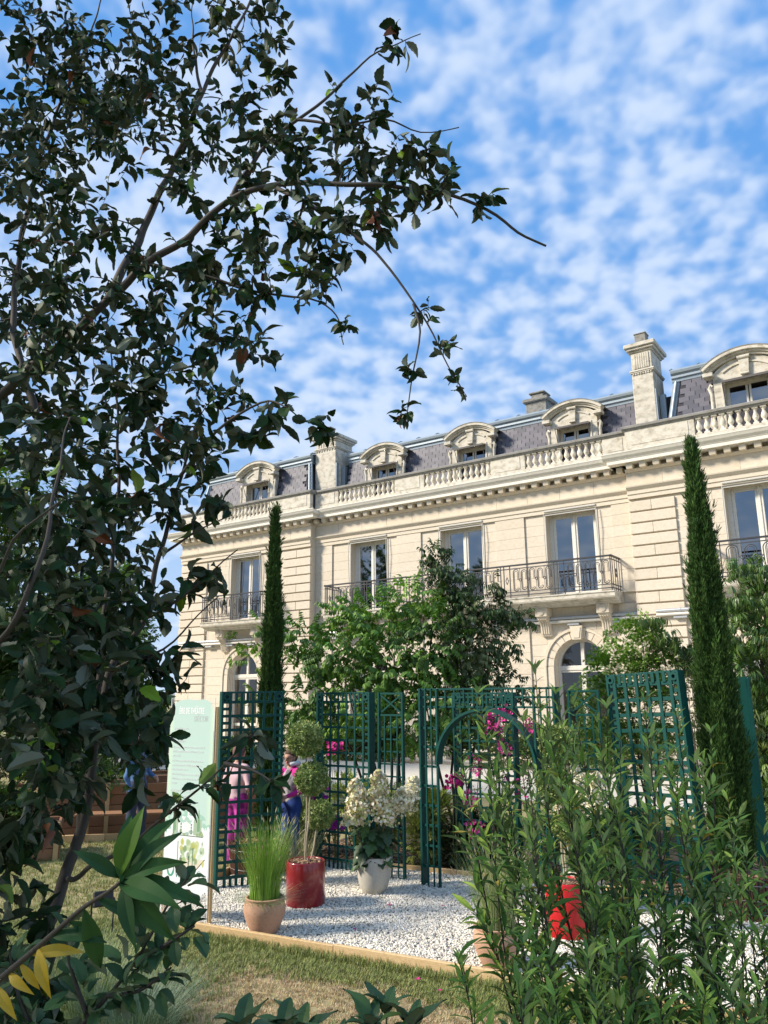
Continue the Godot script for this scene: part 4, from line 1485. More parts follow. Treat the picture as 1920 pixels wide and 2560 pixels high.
func wicker_planter(label: String, at: Vector3, r: float, h: float) -> Node3D:
	var o := thing("wicker_planter", label, "planter", at, 0, "brushwood clad planters")
	pot_lathe([Vector2(0.0, 0.0), Vector2(r * 0.84, 0.0), Vector2(r * 0.97, h - 0.04), Vector2(r * 0.93, h - 0.04), Vector2(r * 0.92, h - 0.12)], M.dark_pot, o, "liner", 28)
	var s := MB.new()
	s.lathe([Vector2(r * 0.93, h - 0.1), Vector2(0.0, h - 0.07)], 24)
	put(o, "soil", s, M.soil)
	var st := MB.new()
	for i in 230:
		var a := TAU * i / 230.0 + rf(-0.01, 0.01)
		var d := Vector3(cos(a), 0, sin(a))
		var hh := h + rf(-0.03, 0.05)
		var t := rf(-0.03, 0.03)
		var d2 := Vector3(cos(a + t), 0, sin(a + t))
		var k := rf(0.0, 0.014)
		st.tube([d * (r * 0.86 + k) + Vector3.UP * 0.0, d2 * (r * 0.93 + k) + Vector3.UP * hh * 0.55, d2 * (r * 0.99 + k) + Vector3.UP * hh], [0.0055, 0.005, 0.003], 4, false)
	var so := put(o, "brushwood", st, M.stick)
	so.set_meta("kind", "stuff")
	for y in [0.12, h * 0.5, h - 0.1]:
		var w := MB.new()
		var pts := []
		var rr := []
		for k in 33:
			var a := TAU * k / 32.0
			pts.append(Vector3(cos(a), 0, sin(a)) * (r * lerpf(0.86, 0.99, y / h) + 0.018) + Vector3.UP * y)
			rr.append(0.0025)
		w.tube(pts, rr, 4, false)
		put(o, "wire", w, M.galvanised)
	chips(o, "bark_mulch", Vector3(0, h - 0.06, 0), r * 0.9, r * 0.9, 900, 0.022)
	return o


func build_garden() -> void:
	# timber edging
	planks("timber_edging", "pale pine edging board along the front of the white gravel", G_A, G_B, 0.115, 0.045)
	planks("timber_edging", "pale pine edging at the left end of the white gravel", G_D + Vector2(-0.35, 0.35), G_A + Vector2(-0.01, 0.0), 0.11, 0.045)
	planks("timber_edging", "pale pine edging between the white gravel and the planting bed", G_D, G_C, 0.11, 0.045)
	planks("timber_edging", "pale pine edging at the right end of the white gravel", G_C, G_B, 0.11, 0.045)
	# trellises
	var al := -0.6056
	ring_trellis("dark green trellis panel behind the tall sign board", Vector3(-1.76, 0.03, -10.53), 0.45, 0.84, 2.40, 0.0, 0.038)
	ring_trellis("ringed green trellis panel behind the red planter and ball topiary", Vector3(-0.615, 0.03, -11.38), al, 0.96, 2.38)
	cross_trellis("narrow green trellis with crossed top behind the white planter of hydrangeas", Vector3(0.07, 0.03, -10.86), al, 0.42, 2.37)
	arch_trellis("green trellis archway with arched opening behind the bushy lance leaved shrub", Vector3(1.22, 0.03, -9.92), al, 1.9, 2.42)
	ring_trellis("green trellis panel with pink bougainvillea, seen through the archway", Vector3(1.35, 0.03, -11.1), al, 0.95, 2.36)
	cross_trellis("narrow green trellis with crossed top right of the archway", Vector3(2.46, 0.03, -9.85), al + 0.1, 0.40, 2.38)
	ring_trellis("leaning green trellis panel with two rings beside the right hand cypress", Vector3(3.12, 0.03, -9.34), -0.89, 0.99, 2.58, 0.04, 0.044)
	ring_trellis("green trellis seen edge on behind the right hand cypress", Vector3(4.6, 0.03, -10.0), 1.13, 0.95, 2.52, 0.03)
	build_sign()
	# planters
	terracotta_pot("terracotta pot with tall green grass near the timber edge, left", Vector3(-1.25, 0.045, -8.56))
	terracotta_pot("terracotta pot with pale lavender half hidden by the lance leaved shrub", Vector3(0.97, 0.045, -7.5))
	red_pot("glossy dark red planter with ball topiary left of the white planter", Vector3(-0.94, 0.045, -9.63), 0.225, 0.47, M.red_glaze)
	red_pot("bright red planter half hidden behind the lance leaved shrub", Vector3(1.8, 0.045, -8.4), 0.21, 0.5, M.red_matt)
	white_pot("white egg shaped planter in the middle of the gravel with hydrangeas", Vector3(-0.16, 0.045, -10.15))
	white_pot("white planter with hydrangeas hidden behind the lance leaved shrub", Vector3(2.2, 0.045, -9.3))
	wicker_planter("brushwood clad planter with bark behind the dark trellis, left", Vector3(-1.75, 0.0, -11.35), 0.42, 0.46)
	wicker_planter("brushwood clad planter with bark at the foot of the right cypress", Vector3(3.98, 0.0, -9.15), 0.46, 0.50)
	build_beds()
	# fallen petals
	for p in [[Vector3(0.02, 0.06, -9.5), 0.03], [Vector3(-0.33, 0.06, -8.6), 0.022], [Vector3(0.25, 0.05, -7.2), 0.025], [Vector3(0.42, 0.05, -6.95), 0.018], [Vector3(0.62, 0.07, -9.4), 0.02]]:
		var b := MB.new()
		b.col = Color(0.62, 0.01, 0.22)
		for k in 4:
			var a := k * TAU / 4.0 + rf(-0.3, 0.3)
			var d: Vector3 = Vector3(cos(a), 0.35, sin(a)) * p[1]
			var s: Vector3 = Vector3(-sin(a), 0.1, cos(a)) * p[1] * 0.5
			b.quad(Vector3.ZERO, d * 0.6 + s, d * 1.2, d * 0.6 - s)
		var o := put(self, numbered("fallen_flower"), b, M.petal, Transform3D(Basis.IDENTITY, p[0]))
		tag(o, ["crimson blossom fallen on the gravel beside the white planter", "pink blossom fallen on the gravel in front of the red planter", "larger pink blossom fallen on the dry grass in front of the edging", "smaller pink blossom fallen on the dry grass in front of the edging", "pink blossom fallen on the gravel in front of the trellis archway"][["0.02", "-0.33", "0.25", "0.42", "0.62"].find(str(snappedf(p[0].x, 0.01)))], "blossom", "fallen blossoms")


# raised timber beds on the left of the lawn
func build_beds() -> void:
	for e in [["raised brown timber bed at the far side of the lawn beyond the sign", Vector3(-5.6, 0, -14.6), 0.35, 3.4, 0.85, 5], ["low brown timber bed at the left of the lawn under the dark tree", Vector3(-6.3, 0, -12.4), 0.35, 2.6, 0.5, 3], ["tall brown timber bed behind the pink trousers, left of the cypress", Vector3(-3.4, 0, -15.6), 0.2, 2.8, 0.95, 6]]:
		var o := thing("raised_bed", e[0], "planter", e[1], e[2], "raised timber beds")
		for j in e[5]:
			var hh: float = e[4] / e[5]
			for s in [[0.0, 0.45, 0.0, e[3]], [0.0, -0.45, 0.0, e[3]], [-e[3] * 0.5 + 0.03, 0.0, PI * 0.5, 0.86], [e[3] * 0.5 - 0.03, 0.0, PI * 0.5, 0.86]]:
				part(o, "board", box_mesh(Vector3(s[3], hh - 0.008, 0.04), 0.005), M["brown_board%d" % ((j + int(s[1] > 0)) % 2)], Transform3D(Basis(Vector3.UP, s[2]), Vector3(s[0], hh * (j + 0.5), s[1])))
		for x in [-0.5, -0.17, 0.17, 0.5]:
			part(o, "post", box_mesh(Vector3(0.07, e[4] + 0.04, 0.07), 0.006), M.pine2, Transform3D(Basis.IDENTITY, Vector3(x * (e[3] - 0.1), (e[4] + 0.04) * 0.5, 0.51)))
		var s2 := MB.new()
		s2.span(Vector3(-e[3] * 0.5 + 0.06, 0.0, -0.42), Vector3(e[3] * 0.5 - 0.06, e[4] - 0.06, 0.42))
		put(o, "soil", s2, M.soil)
	planks("timber_edging", "long pale timber edging along the far side of the lawn", Vector2(-9.0, -13.1), Vector2(-2.6, -14.2), 0.13, 0.05)
	var ben := thing("timber_bench", "low timber bench at the far edge of the lawn beside the sign", "bench", Vector3(-4.4, 0, -13.95), 0.15)
	for j in 3:
		part(ben, "seat_board", box_mesh(Vector3(1.7, 0.035, 0.11), 0.005), M.brown_board1, Transform3D(Basis.IDENTITY, Vector3(0, 0.44, -0.13 + j * 0.125)))
	for x in [-0.7, 0.7]:
		for z in [-0.12, 0.12]:
			part(ben, "leg", box_mesh(Vector3(0.07, 0.42, 0.07), 0.005), M.pine2, Transform3D(Basis.IDENTITY, Vector3(x, 0.21, z)))


func text(parent: Node, s: String, at: Vector3, size: float, m: Material, width := 1.0, bold := false) -> void:
	var f := SystemFont.new()
	f.font_names = PackedStringArray(["Droid Sans"])
	if bold:
		f.font_weight = 700
	var t := TextMesh.new()
	t.font = f
	t.text = s
	t.font_size = 24
	t.pixel_size = size / 24.0
	t.depth = 0.0012
	t.curve_step = 2.5
	t.horizontal_alignment = HORIZONTAL_ALIGNMENT_LEFT
	t.vertical_alignment = VERTICAL_ALIGNMENT_CENTER
	part(parent, "lettering", t, m, Transform3D(Basis.from_scale(Vector3(width, 1, 1)), at))


func sign_print() -> ImageTexture:
	var w := 320
	var h := 1120
	var img := Image.create(w, h, false, Image.FORMAT_RGB8)
	var nz := FastNoiseLite.new()
	nz.seed = 8
	nz.frequency = 0.02
	nz.fractal_octaves = 4
	for y in h:
		for x in w:
			var fx := float(x) / w
			var edge := 0.545 + absf(fx - 0.5) * 0.12 + nz.get_noise_2d(x, y) * 0.06
			var fy := float(y) / h
			var c := Color(0.925, 0.94, 0.94)
			if fy < edge:
				c = Color(0.73, 0.835, 0.80).lerp(Color(0.79, 0.875, 0.84), fy * 0.6)
				c = c.lerp(Color(0.83, 0.92, 0.80), clampf(1.0 - minf(fx, 1.0 - fx) * 9.0, 0, 1) * 0.8)
				if fy > edge - 0.035:
					c = c.lerp(Color(0.58, 0.76, 0.68), 0.7)
			img.set_pixel(x, y, c)
	var r := RandomNumberGenerator.new()
	r.seed = 4
	# garden elevation and, below it, the garden seen from above in a corner view
	var dab := func(cx: float, cy: float, rx: float, ry: float, c: Color) -> void:
		for yy in range(int(cy - ry), int(cy + ry) + 1):
			for xx in range(int(cx - rx), int(cx + rx) + 1):
				if xx >= 0 and xx < w and yy >= 0 and yy < h and pow((xx - cx) / rx, 2) + pow((yy - cy) / ry, 2) < 1.0 + r.randf_range(-0.5, 0.3):
					img.set_pixel(xx, yy, img.get_pixel(xx, yy).lerp(c, 0.75))
	for e in [[60, 96], [205, 262]]:
		for yy in range(622, 700):
			for xx in range(e[0], e[1]):
				img.set_pixel(xx, yy, Color(0.68, 0.76, 0.66) if (xx % 6 and yy % 7) else Color(0.58, 0.68, 0.58))
	for yy in range(622, 695, 8):
		img.fill_rect(Rect2i(110, yy, 84, 2), Color(0.80, 0.83, 0.82))
	for e in [[68, 585, 8, 118], [240, 572, 8, 132]]:
		for yy in e[3]:
			var hw := int(2 + e[2] * minf(1.0, float(yy) / 70.0))
			img.fill_rect(Rect2i(e[0] - hw, e[1] + yy, hw * 2, 1), Color(0.47, 0.62, 0.48))
	for k in 26:
		dab.call(r.randf_range(56, 270), r.randf_range(682, 702), r.randf_range(6, 14), r.randf_range(5, 11), [Color(0.62, 0.72, 0.72), Color(0.52, 0.62, 0.45), Color(0.70, 0.76, 0.62)][k % 3])
	for x in [116, 190]:
		for k in 4:
			dab.call(x, 650 + k * 14, 5, 6, Color(0.25, 0.36, 0.25))
	img.fill_rect(Rect2i(52, 704, 222, 4), Color(0.35, 0.42, 0.33))
	for k in 120:
		var t := float(k) / 120.0
		img.fill_rect(Rect2i(int(58 + t * 130), int(845 + t * 62), 4, 4), Color(0.38, 0.36, 0.30))
		img.fill_rect(Rect2i(int(290 - t * 102), int(812 + t * 95), 4, 4), Color(0.38, 0.36, 0.30))
	for yy in range(815, 905):
		var l := 62 + (yy - 845) * 2.1 if yy > 845 else 62 + (845 - yy) * 2.4
		var rr := 286 - (yy - 815) * 1.07
		if rr > l:
			img.fill_rect(Rect2i(int(l), yy, int(rr - l), 1), Color(0.87, 0.84, 0.75))
	for k in 60:
		dab.call(r.randf_range(120, 285), r.randf_range(735, 835), r.randf_range(6, 16), r.randf_range(8, 20), [Color(0.62, 0.72, 0.52), Color(0.72, 0.80, 0.62), Color(0.48, 0.58, 0.42), Color(0.80, 0.86, 0.78), Color(0.74, 0.74, 0.40)][k % 5])
	for e in [[98, 735, 105], [205, 762, 95]]:
		img.fill_rect(Rect2i(e[0], e[1], 5, e[2]), Color(0.36, 0.48, 0.38))
	for x in [126, 180]:
		for k in 5:
			dab.call(x, 808 + k * 11, 5, 6, Color(0.22, 0.32, 0.22))
	dab.call(178, 872, 14, 13, Color(0.62, 0.70, 0.80))
	dab.call(180, 890, 9, 10, Color(0.64, 0.72, 0.58))
	return ImageTexture.create_from_image(img)


func build_sign() -> void:
	var o := thing("sign_board", "tall white and pale green information board on a wooden post", "sign", Vector3(-2.19, 0.03, -9.02), -0.52)
	var w := 0.66
	var h := 2.33
	var plate := MB.new()
	plate.span(Vector3(-w * 0.5, 0.04, -0.006), Vector3(w * 0.5, h, 0.0), 0.0)
	put(o, "acrylic_plate", plate, M.acrylic)
	var edge := MB.new()
	edge.span(Vector3(w * 0.5, 0.04, -0.007), Vector3(w * 0.5 + 0.004, h, 0.001))
	edge.span(Vector3(-w * 0.5 - 0.004, 0.04, -0.007), Vector3(-w * 0.5, h, 0.001))
	put(o, "plate_edge", edge, M.print_white)
	# printed sheet with brushed top and bottom edges
	var nz := FastNoiseLite.new()
	nz.seed = 77
	nz.frequency = 6.0
	nz.fractal_octaves = 4
	var tp := MB.new()
	var n := 60
	var hw := w * 0.5 - 0.004
	for i in n:
		var q := []
		for k in [i, i + 1]:
			var f := float(k) / n
			var x := lerpf(-hw, hw, f)
			var yb := 0.24 + nz.get_noise_1d(x * 1.4) * 0.07 + absf(f - 0.45) * 0.12 + nz.get_noise_1d(x * 9.0) * 0.03
			var yt := h - 0.02 - pow(absf(f - 0.5) * 2.0, 6.0) * 0.13 + nz.get_noise_1d(x * 3.0 + 9.0) * 0.018
			q.append(Vector3(x, yb, 0.002))
			q.append(Vector3(x, yt, 0.002))
		for t in [[0, 1, 3], [0, 3, 2]]:
			var a: Vector3 = q[t[0]]
			var b: Vector3 = q[t[1]]
			var c: Vector3 = q[t[2]]
			if (b - a).cross(c - a).z > 0.0:
				var s := b
				b = c
				c = s
			for p in [a, b, c]:
				tp.v.append(p)
				tp.n.append(Vector3.BACK)
				tp.c.append(Color.WHITE)
				tp.uv.append(Vector2((p.x + w * 0.5) / w, 1.0 - p.y / h))
	var pm := mat("sign_print", Color(1, 1, 1), 0.35)
	pm.albedo_texture = sign_print()
	put(o, "printed_sheet", tp, pm)
	var y := func(f: float) -> float: return h * (1.0 - f)
	text(o, "ÈRE DE THÉÂTRE", Vector3(-0.20, y.call(0.062), 0.003), 0.095, M.letter_white, 0.52, true)
	text(o, "DÉCOR", Vector3(0.03, y.call(0.098), 0.003), 0.085, M.letter_grey, 0.8)
	var lines := [[0.145, "sur un fond de scène ouvert"], [0.165, "et ses décors naturels"], [0.205, "UN JARDIN DE THÉÂTRE"], [0.232, "Au premier plan, patrimoine français, ornements, inspirés du"], [0.252, "théâtre classique où chaque élément est maîtrisé - jusqu'au"], [0.272, "moindre détail."], [0.295, "Plus loin : un espace plus libre, où les dynamiques naturelles"], [0.315, "reprennent pleinement : diversité végétale, mouvements,"], [0.335, "circulation spontanée de l'eau."], [0.357, "Pour faire écho aux treillages de la scène avant, les plantes"], [0.377, "habillent les passages, les deux confèrent la profondeur de ce"], [0.397, "lieu vivant."], [0.432, "UN ÉLÉMENT DU SECOND CADRE VIVANT"], [0.455, "Ce projet met en scène les liens"], [0.478, "du vivant et l'expertise du végétal"], [0.50, "et toutes les collaborations"]]
	for l in lines:
		text(o, l[1], Vector3(-0.27, y.call(l[0]), 0.003), 0.031 if l[0] != 0.432 else 0.036, M.letter_white, 0.56)
	text(o, "Captain", Vector3(-0.14, y.call(0.772), 0.003), 0.075, M.letter_grey, 0.85)
	text(o, "Vegetal", Vector3(-0.14, y.call(0.803), 0.003), 0.075, M.letter_teal, 0.85, true)
	text(o, "Un jardin réalisé avec", Vector3(-0.27, y.call(0.838), 0.003), 0.024, M.letter_grey, 0.7)
	text(o, "eino", Vector3(0.12, y.call(0.885), 0.003), 0.075, M.letter_teal, 0.8)
	var ring := MB.new()
	for k in 30:
		var a0 := TAU * k / 30.0
		var a1 := TAU * (k + 1) / 30.0
		var ri := 0.036 + 0.006 * sin(a0 * 3.0)
		var rj := 0.036 + 0.006 * sin(a1 * 3.0)
		ring.quad(Vector3(cos(a0) * ri, sin(a0) * ri * 1.15, 0), Vector3(cos(a1) * rj, sin(a1) * rj * 1.15, 0), Vector3(cos(a1) * 0.056, sin(a1) * 0.07, 0), Vector3(cos(a0) * 0.056, sin(a0) * 0.07, 0), Vector3.BACK)
	put(o, "logo", ring, M.logo_green, Transform3D(Basis.IDENTITY, Vector3(-0.215, y.call(0.785), 0.003)))
	var bc := MB.new()
	for k in 24:
		var a0 := TAU * k / 24.0
		var a1 := TAU * (k + 1) / 24.0
		bc.quad(Vector3(cos(a0) * 0.025, sin(a0) * 0.025, 0), Vector3(cos(a1) * 0.025, sin(a1) * 0.025, 0), Vector3(cos(a1) * 0.03, sin(a1) * 0.03, 0), Vector3(cos(a0) * 0.03, sin(a0) * 0.03, 0), Vector3.BACK)
	put(o, "logo", bc, M.letter_teal, Transform3D(Basis.IDENTITY, Vector3(0.2, y.call(0.79), 0.003)))
	text(o, "B", Vector3(0.187, y.call(0.79), 0.003), 0.045, M.letter_teal, 0.9, true)
	for x in [-w * 0.5 + 0.02, w * 0.5 + 0.012]:
		part(o, "post", box_mesh(Vector3(0.034, h - 0.1, 0.04), 0.003), M.pine0, Transform3D(Basis.IDENTITY, Vector3(x, (h - 0.1) * 0.5, -0.03)))


# world positions of the stems and leaf clumps of the near plants
const TREE_STEMS := [
	[Vector3(-2.240,2.411,-3.500), Vector3(-2.131,3.121,-3.400), Vector3(-1.965,3.416,-3.300), Vector3(-1.732,3.640,-3.200), Vector3(-1.536,3.770,-3.100), Vector3(-1.346,3.896,-3.050), Vector3(-1.180,4.042,-3.000), Vector3(-0.996,4.186,-2.950), Vector3(-0.830,4.274,-2.900), Vector3(-0.630,4.425,-2.850), Vector3(-0.449,4.454,-2.800), Vector3(-0.271,4.426,-2.750), Vector3(-0.044,4.376,-2.700), Vector3(0.233,4.342,-2.700), Vector3(0.415,4.257,-2.700), Vector3(0.539,4.163,-2.700), Vector3(0.644,4.097,-2.700)],
	[Vector3(-1.180,4.042,-3.000), Vector3(-1.113,4.347,-3.100), Vector3(-1.076,4.628,-3.200), Vector3(-0.972,5.087,-3.300), Vector3(-0.921,5.475,-3.400), Vector3(-0.811,5.892,-3.500), Vector3(-0.704,6.254,-3.550), Vector3(-0.592,6.736,-3.600)],
	[Vector3(-0.932,5.447,-3.400), Vector3(-1.016,5.834,-3.500), Vector3(-1.073,6.344,-3.600)],
	[Vector3(-0.630,4.425,-2.850), Vector3(-0.529,4.688,-2.900), Vector3(-0.371,4.851,-2.900), Vector3(-0.209,4.993,-2.900), Vector3(-0.044,5.187,-2.900), Vector3(0.081,5.248,-2.900), Vector3(0.187,5.297,-2.900)],
	[Vector3(-0.449,4.454,-2.800), Vector3(-0.265,4.274,-2.700), Vector3(-0.080,4.096,-2.650), Vector3(0.060,3.908,-2.600), Vector3(0.160,3.719,-2.600), Vector3(0.241,3.553,-2.600), Vector3(0.288,3.445,-2.600)],
	[Vector3(0.119,3.803,-2.600), Vector3(0.133,3.672,-2.580), Vector3(0.103,3.462,-2.550), Vector3(0.068,3.298,-2.550)],
	[Vector3(-0.371,4.851,-2.900), Vector3(-0.165,4.783,-2.850), Vector3(0.015,4.767,-2.800), Vector3(0.171,4.704,-2.800), Vector3(0.328,4.721,-2.800)],
	[Vector3(-0.996,4.186,-2.950), Vector3(-0.724,4.089,-2.900), Vector3(-0.425,3.974,-2.850), Vector3(-0.251,3.925,-2.800), Vector3(-0.173,3.817,-2.750), Vector3(-0.148,3.686,-2.700)],
	[Vector3(-0.908,1.272,-2.250), Vector3(-0.910,1.685,-2.200), Vector3(-0.902,1.864,-2.300), Vector3(-0.876,2.016,-2.350), Vector3(-0.874,2.214,-2.400), Vector3(-0.873,2.473,-2.500), Vector3(-0.811,2.651,-2.600), Vector3(-0.784,2.872,-2.650), Vector3(-0.740,3.171,-2.700), Vector3(-0.696,3.421,-2.750)],
	[Vector3(-0.876,2.016,-2.350), Vector3(-0.911,2.402,-2.500), Vector3(-0.938,2.738,-2.600), Vector3(-0.964,3.121,-2.700), Vector3(-1.029,3.481,-2.800), Vector3(-1.133,3.883,-2.900)],
	[Vector3(-0.877,1.905,-2.300), Vector3(-0.756,1.969,-2.100), Vector3(-0.541,2.098,-1.900), Vector3(-0.415,2.200,-1.800), Vector3(-0.346,2.257,-1.750), Vector3(-0.284,2.312,-1.700)],
	[Vector3(-0.346,2.257,-1.750), Vector3(-0.287,2.247,-1.700), Vector3(-0.241,2.223,-1.660)],
	[Vector3(-0.740,3.171,-2.700), Vector3(-0.601,3.330,-2.650), Vector3(-0.444,3.416,-2.600), Vector3(-0.338,3.379,-2.550), Vector3(-0.267,3.308,-2.500), Vector3(-0.195,3.325,-2.500)],
	[Vector3(-0.784,2.872,-2.650), Vector3(-0.654,2.943,-2.600), Vector3(-0.529,3.000,-2.600)],
	[Vector3(-0.811,2.651,-2.600), Vector3(-0.649,2.707,-2.500), Vector3(-0.533,2.828,-2.500), Vector3(-0.481,2.867,-2.500)],
	[Vector3(-0.873,2.473,-2.500), Vector3(-0.686,2.539,-2.400), Vector3(-0.577,2.637,-2.400), Vector3(-0.522,2.694,-2.400)],
	[Vector3(-1.298,2.161,-2.200), Vector3(-1.105,2.465,-2.100), Vector3(-0.948,2.602,-2.000), Vector3(-0.903,2.759,-2.000), Vector3(-0.928,2.976,-2.100), Vector3(-0.992,3.258,-2.300)],
	[Vector3(-0.908,2.572,-1.700), Vector3(-0.832,2.667,-1.650), Vector3(-0.794,2.722,-1.620), Vector3(-0.740,2.767,-1.600), Vector3(-0.694,2.813,-1.600)],
	[Vector3(-1.523,3.595,-3.200), Vector3(-1.775,4.142,-3.400), Vector3(-1.821,4.843,-3.500), Vector3(-1.777,5.485,-3.600), Vector3(-1.665,6.164,-3.700), Vector3(-1.591,6.627,-3.700)],
]
const TREE_CLUMPS := [
	[Vector3(-1.767,5.703,-3.300), 0.238],
	[Vector3(-1.467,5.682,-3.400), 0.266],
	[Vector3(-1.157,5.796,-3.400), 0.225],
	[Vector3(-0.839,5.852,-3.400), 0.204],
	[Vector3(-0.569,5.879,-3.400), 0.143],
	[Vector3(-1.673,5.201,-3.300), 0.258],
	[Vector3(-1.278,5.009,-3.200), 0.231],
	[Vector3(-0.995,5.136,-3.200), 0.173],
	[Vector3(-0.705,5.125,-3.100), 0.149],
	[Vector3(-0.473,5.160,-3.000), 0.108],
	[Vector3(-1.626,4.683,-3.200), 0.231],
	[Vector3(-1.271,4.513,-3.100), 0.186],
	[Vector3(-0.872,4.604,-3.000), 0.144],
	[Vector3(-0.596,4.305,-2.900), 0.157],
	[Vector3(-0.362,4.647,-2.850), 0.120],
	[Vector3(-0.205,4.854,-2.850), 0.120],
	[Vector3(-0.044,4.844,-2.800), 0.093],
	[Vector3(-0.103,4.605,-2.800), 0.143],
	[Vector3(0.090,4.564,-2.750), 0.107],
	[Vector3(0.141,4.333,-2.700), 0.114],
	[Vector3(0.290,4.394,-2.700), 0.089],
	[Vector3(0.407,4.309,-2.700), 0.062],
	[Vector3(-0.344,4.288,-2.750), 0.149],
	[Vector3(-0.154,4.211,-2.700), 0.130],
	[Vector3(0.010,4.168,-2.700), 0.097],
	[Vector3(0.091,5.216,-2.880), 0.078],
	[Vector3(-0.494,4.029,-2.800), 0.135],
	[Vector3(-0.284,3.998,-2.750), 0.116],
	[Vector3(-0.778,4.005,-2.900), 0.174],
	[Vector3(-1.003,3.923,-2.900), 0.192],
	[Vector3(-1.357,4.053,-2.900), 0.209],
	[Vector3(-0.152,3.753,-2.700), 0.045],
	[Vector3(-0.597,3.787,-2.800), 0.109],
	[Vector3(-0.477,3.703,-2.750), 0.083],
	[Vector3(-1.315,3.637,-2.800), 0.219],
	[Vector3(-1.021,3.576,-2.800), 0.185],
	[Vector3(-0.772,3.632,-2.800), 0.152],
	[Vector3(-0.566,3.475,-2.700), 0.097],
	[Vector3(-0.361,3.380,-2.600), 0.070],
	[Vector3(-0.219,3.308,-2.500), 0.060],
	[Vector3(-1.177,3.200,-2.500), 0.195],
	[Vector3(-0.993,3.196,-2.600), 0.188],
	[Vector3(-0.762,3.260,-2.700), 0.146],
	[Vector3(-0.603,3.227,-2.600), 0.094],
	[Vector3(-1.031,2.885,-2.300), 0.180],
	[Vector3(-0.890,2.925,-2.500), 0.165],
	[Vector3(-0.738,3.010,-2.600), 0.125],
	[Vector3(-0.567,3.029,-2.550), 0.061],
	[Vector3(-0.965,2.634,-2.200), 0.172],
	[Vector3(-0.866,2.654,-2.400), 0.144],
	[Vector3(-0.739,2.708,-2.500), 0.113],
	[Vector3(-0.577,2.783,-2.500), 0.068],
	[Vector3(-0.901,2.403,-2.100), 0.164],
	[Vector3(-0.799,2.415,-2.300), 0.152],
	[Vector3(-0.683,2.483,-2.400), 0.101],
	[Vector3(-0.840,2.202,-2.000), 0.144],
	[Vector3(-0.764,2.229,-2.200), 0.132],
	[Vector3(-0.667,2.301,-2.200), 0.079],
	[Vector3(0.161,3.774,-2.600), 0.041],
	[Vector3(0.226,3.635,-2.600), 0.047],
	[Vector3(0.272,3.481,-2.600), 0.038],
	[Vector3(0.109,3.514,-2.550), 0.031],
	[Vector3(0.085,3.349,-2.550), 0.037],
	[Vector3(-1.577,3.706,-3.500), 0.337],
	[Vector3(-1.315,3.114,-3.400), 0.307],
	[Vector3(-1.437,2.684,-3.200), 0.308],
	[Vector3(-1.200,2.587,-3.200), 0.231],
	[Vector3(-1.237,2.235,-3.000), 0.271],
	[Vector3(-1.922,4.484,-3.800), 0.343],
	[Vector3(-2.112,5.506,-4.000), 0.361],
	[Vector3(-1.609,5.824,-4.000), 0.289],
	[Vector3(-2.385,5.604,-3.400), 0.327],
	[Vector3(-2.279,4.778,-3.400), 0.327],
	[Vector3(-2.055,3.930,-3.200), 0.308],
	[Vector3(-1.849,3.227,-3.000), 0.289],
	[Vector3(-1.659,2.652,-2.800), 0.269],
	[Vector3(-1.484,2.188,-2.600), 0.250],
	[Vector3(-0.982,2.003,-2.100), 0.114],
	[Vector3(-0.943,1.853,-2.100), 0.101],
	[Vector3(-0.929,1.718,-2.100), 0.101],
	[Vector3(-0.939,2.076,-2.200), 0.093],
	[Vector3(-0.812,1.686,-2.100), 0.063],
	[Vector3(-0.547,4.767,-3.000), 0.144],
	[Vector3(-0.803,4.873,-3.100), 0.149],
	[Vector3(-1.153,5.415,-3.300), 0.179],
	[Vector3(-1.624,5.511,-3.400), 0.225],
	[Vector3(-0.994,4.239,-3.000), 0.126],
	[Vector3(-0.253,4.152,-2.800), 0.101],
	[Vector3(-0.468,4.936,-3.000), 0.090],
	[Vector3(-0.007,4.427,-2.800), 0.101],
	[Vector3(0.203,4.519,-2.750), 0.074],
	[Vector3(-0.564,4.528,-2.900), 0.105],
	[Vector3(-0.689,4.175,-2.900), 0.122],
	[Vector3(-1.222,3.801,-2.900), 0.157],
	[Vector3(-0.918,3.778,-2.900), 0.139],
	[Vector3(-0.938,3.404,-2.800), 0.152],
	[Vector3(-0.726,3.440,-2.800), 0.101],
	[Vector3(-0.492,3.329,-2.700), 0.057],
	[Vector3(-0.287,2.302,-1.720), 0.031],
	[Vector3(-0.246,2.223,-1.660), 0.022],
	[Vector3(-0.401,2.211,-1.780), 0.032],
	[Vector3(-0.477,2.155,-1.850), 0.022],
]
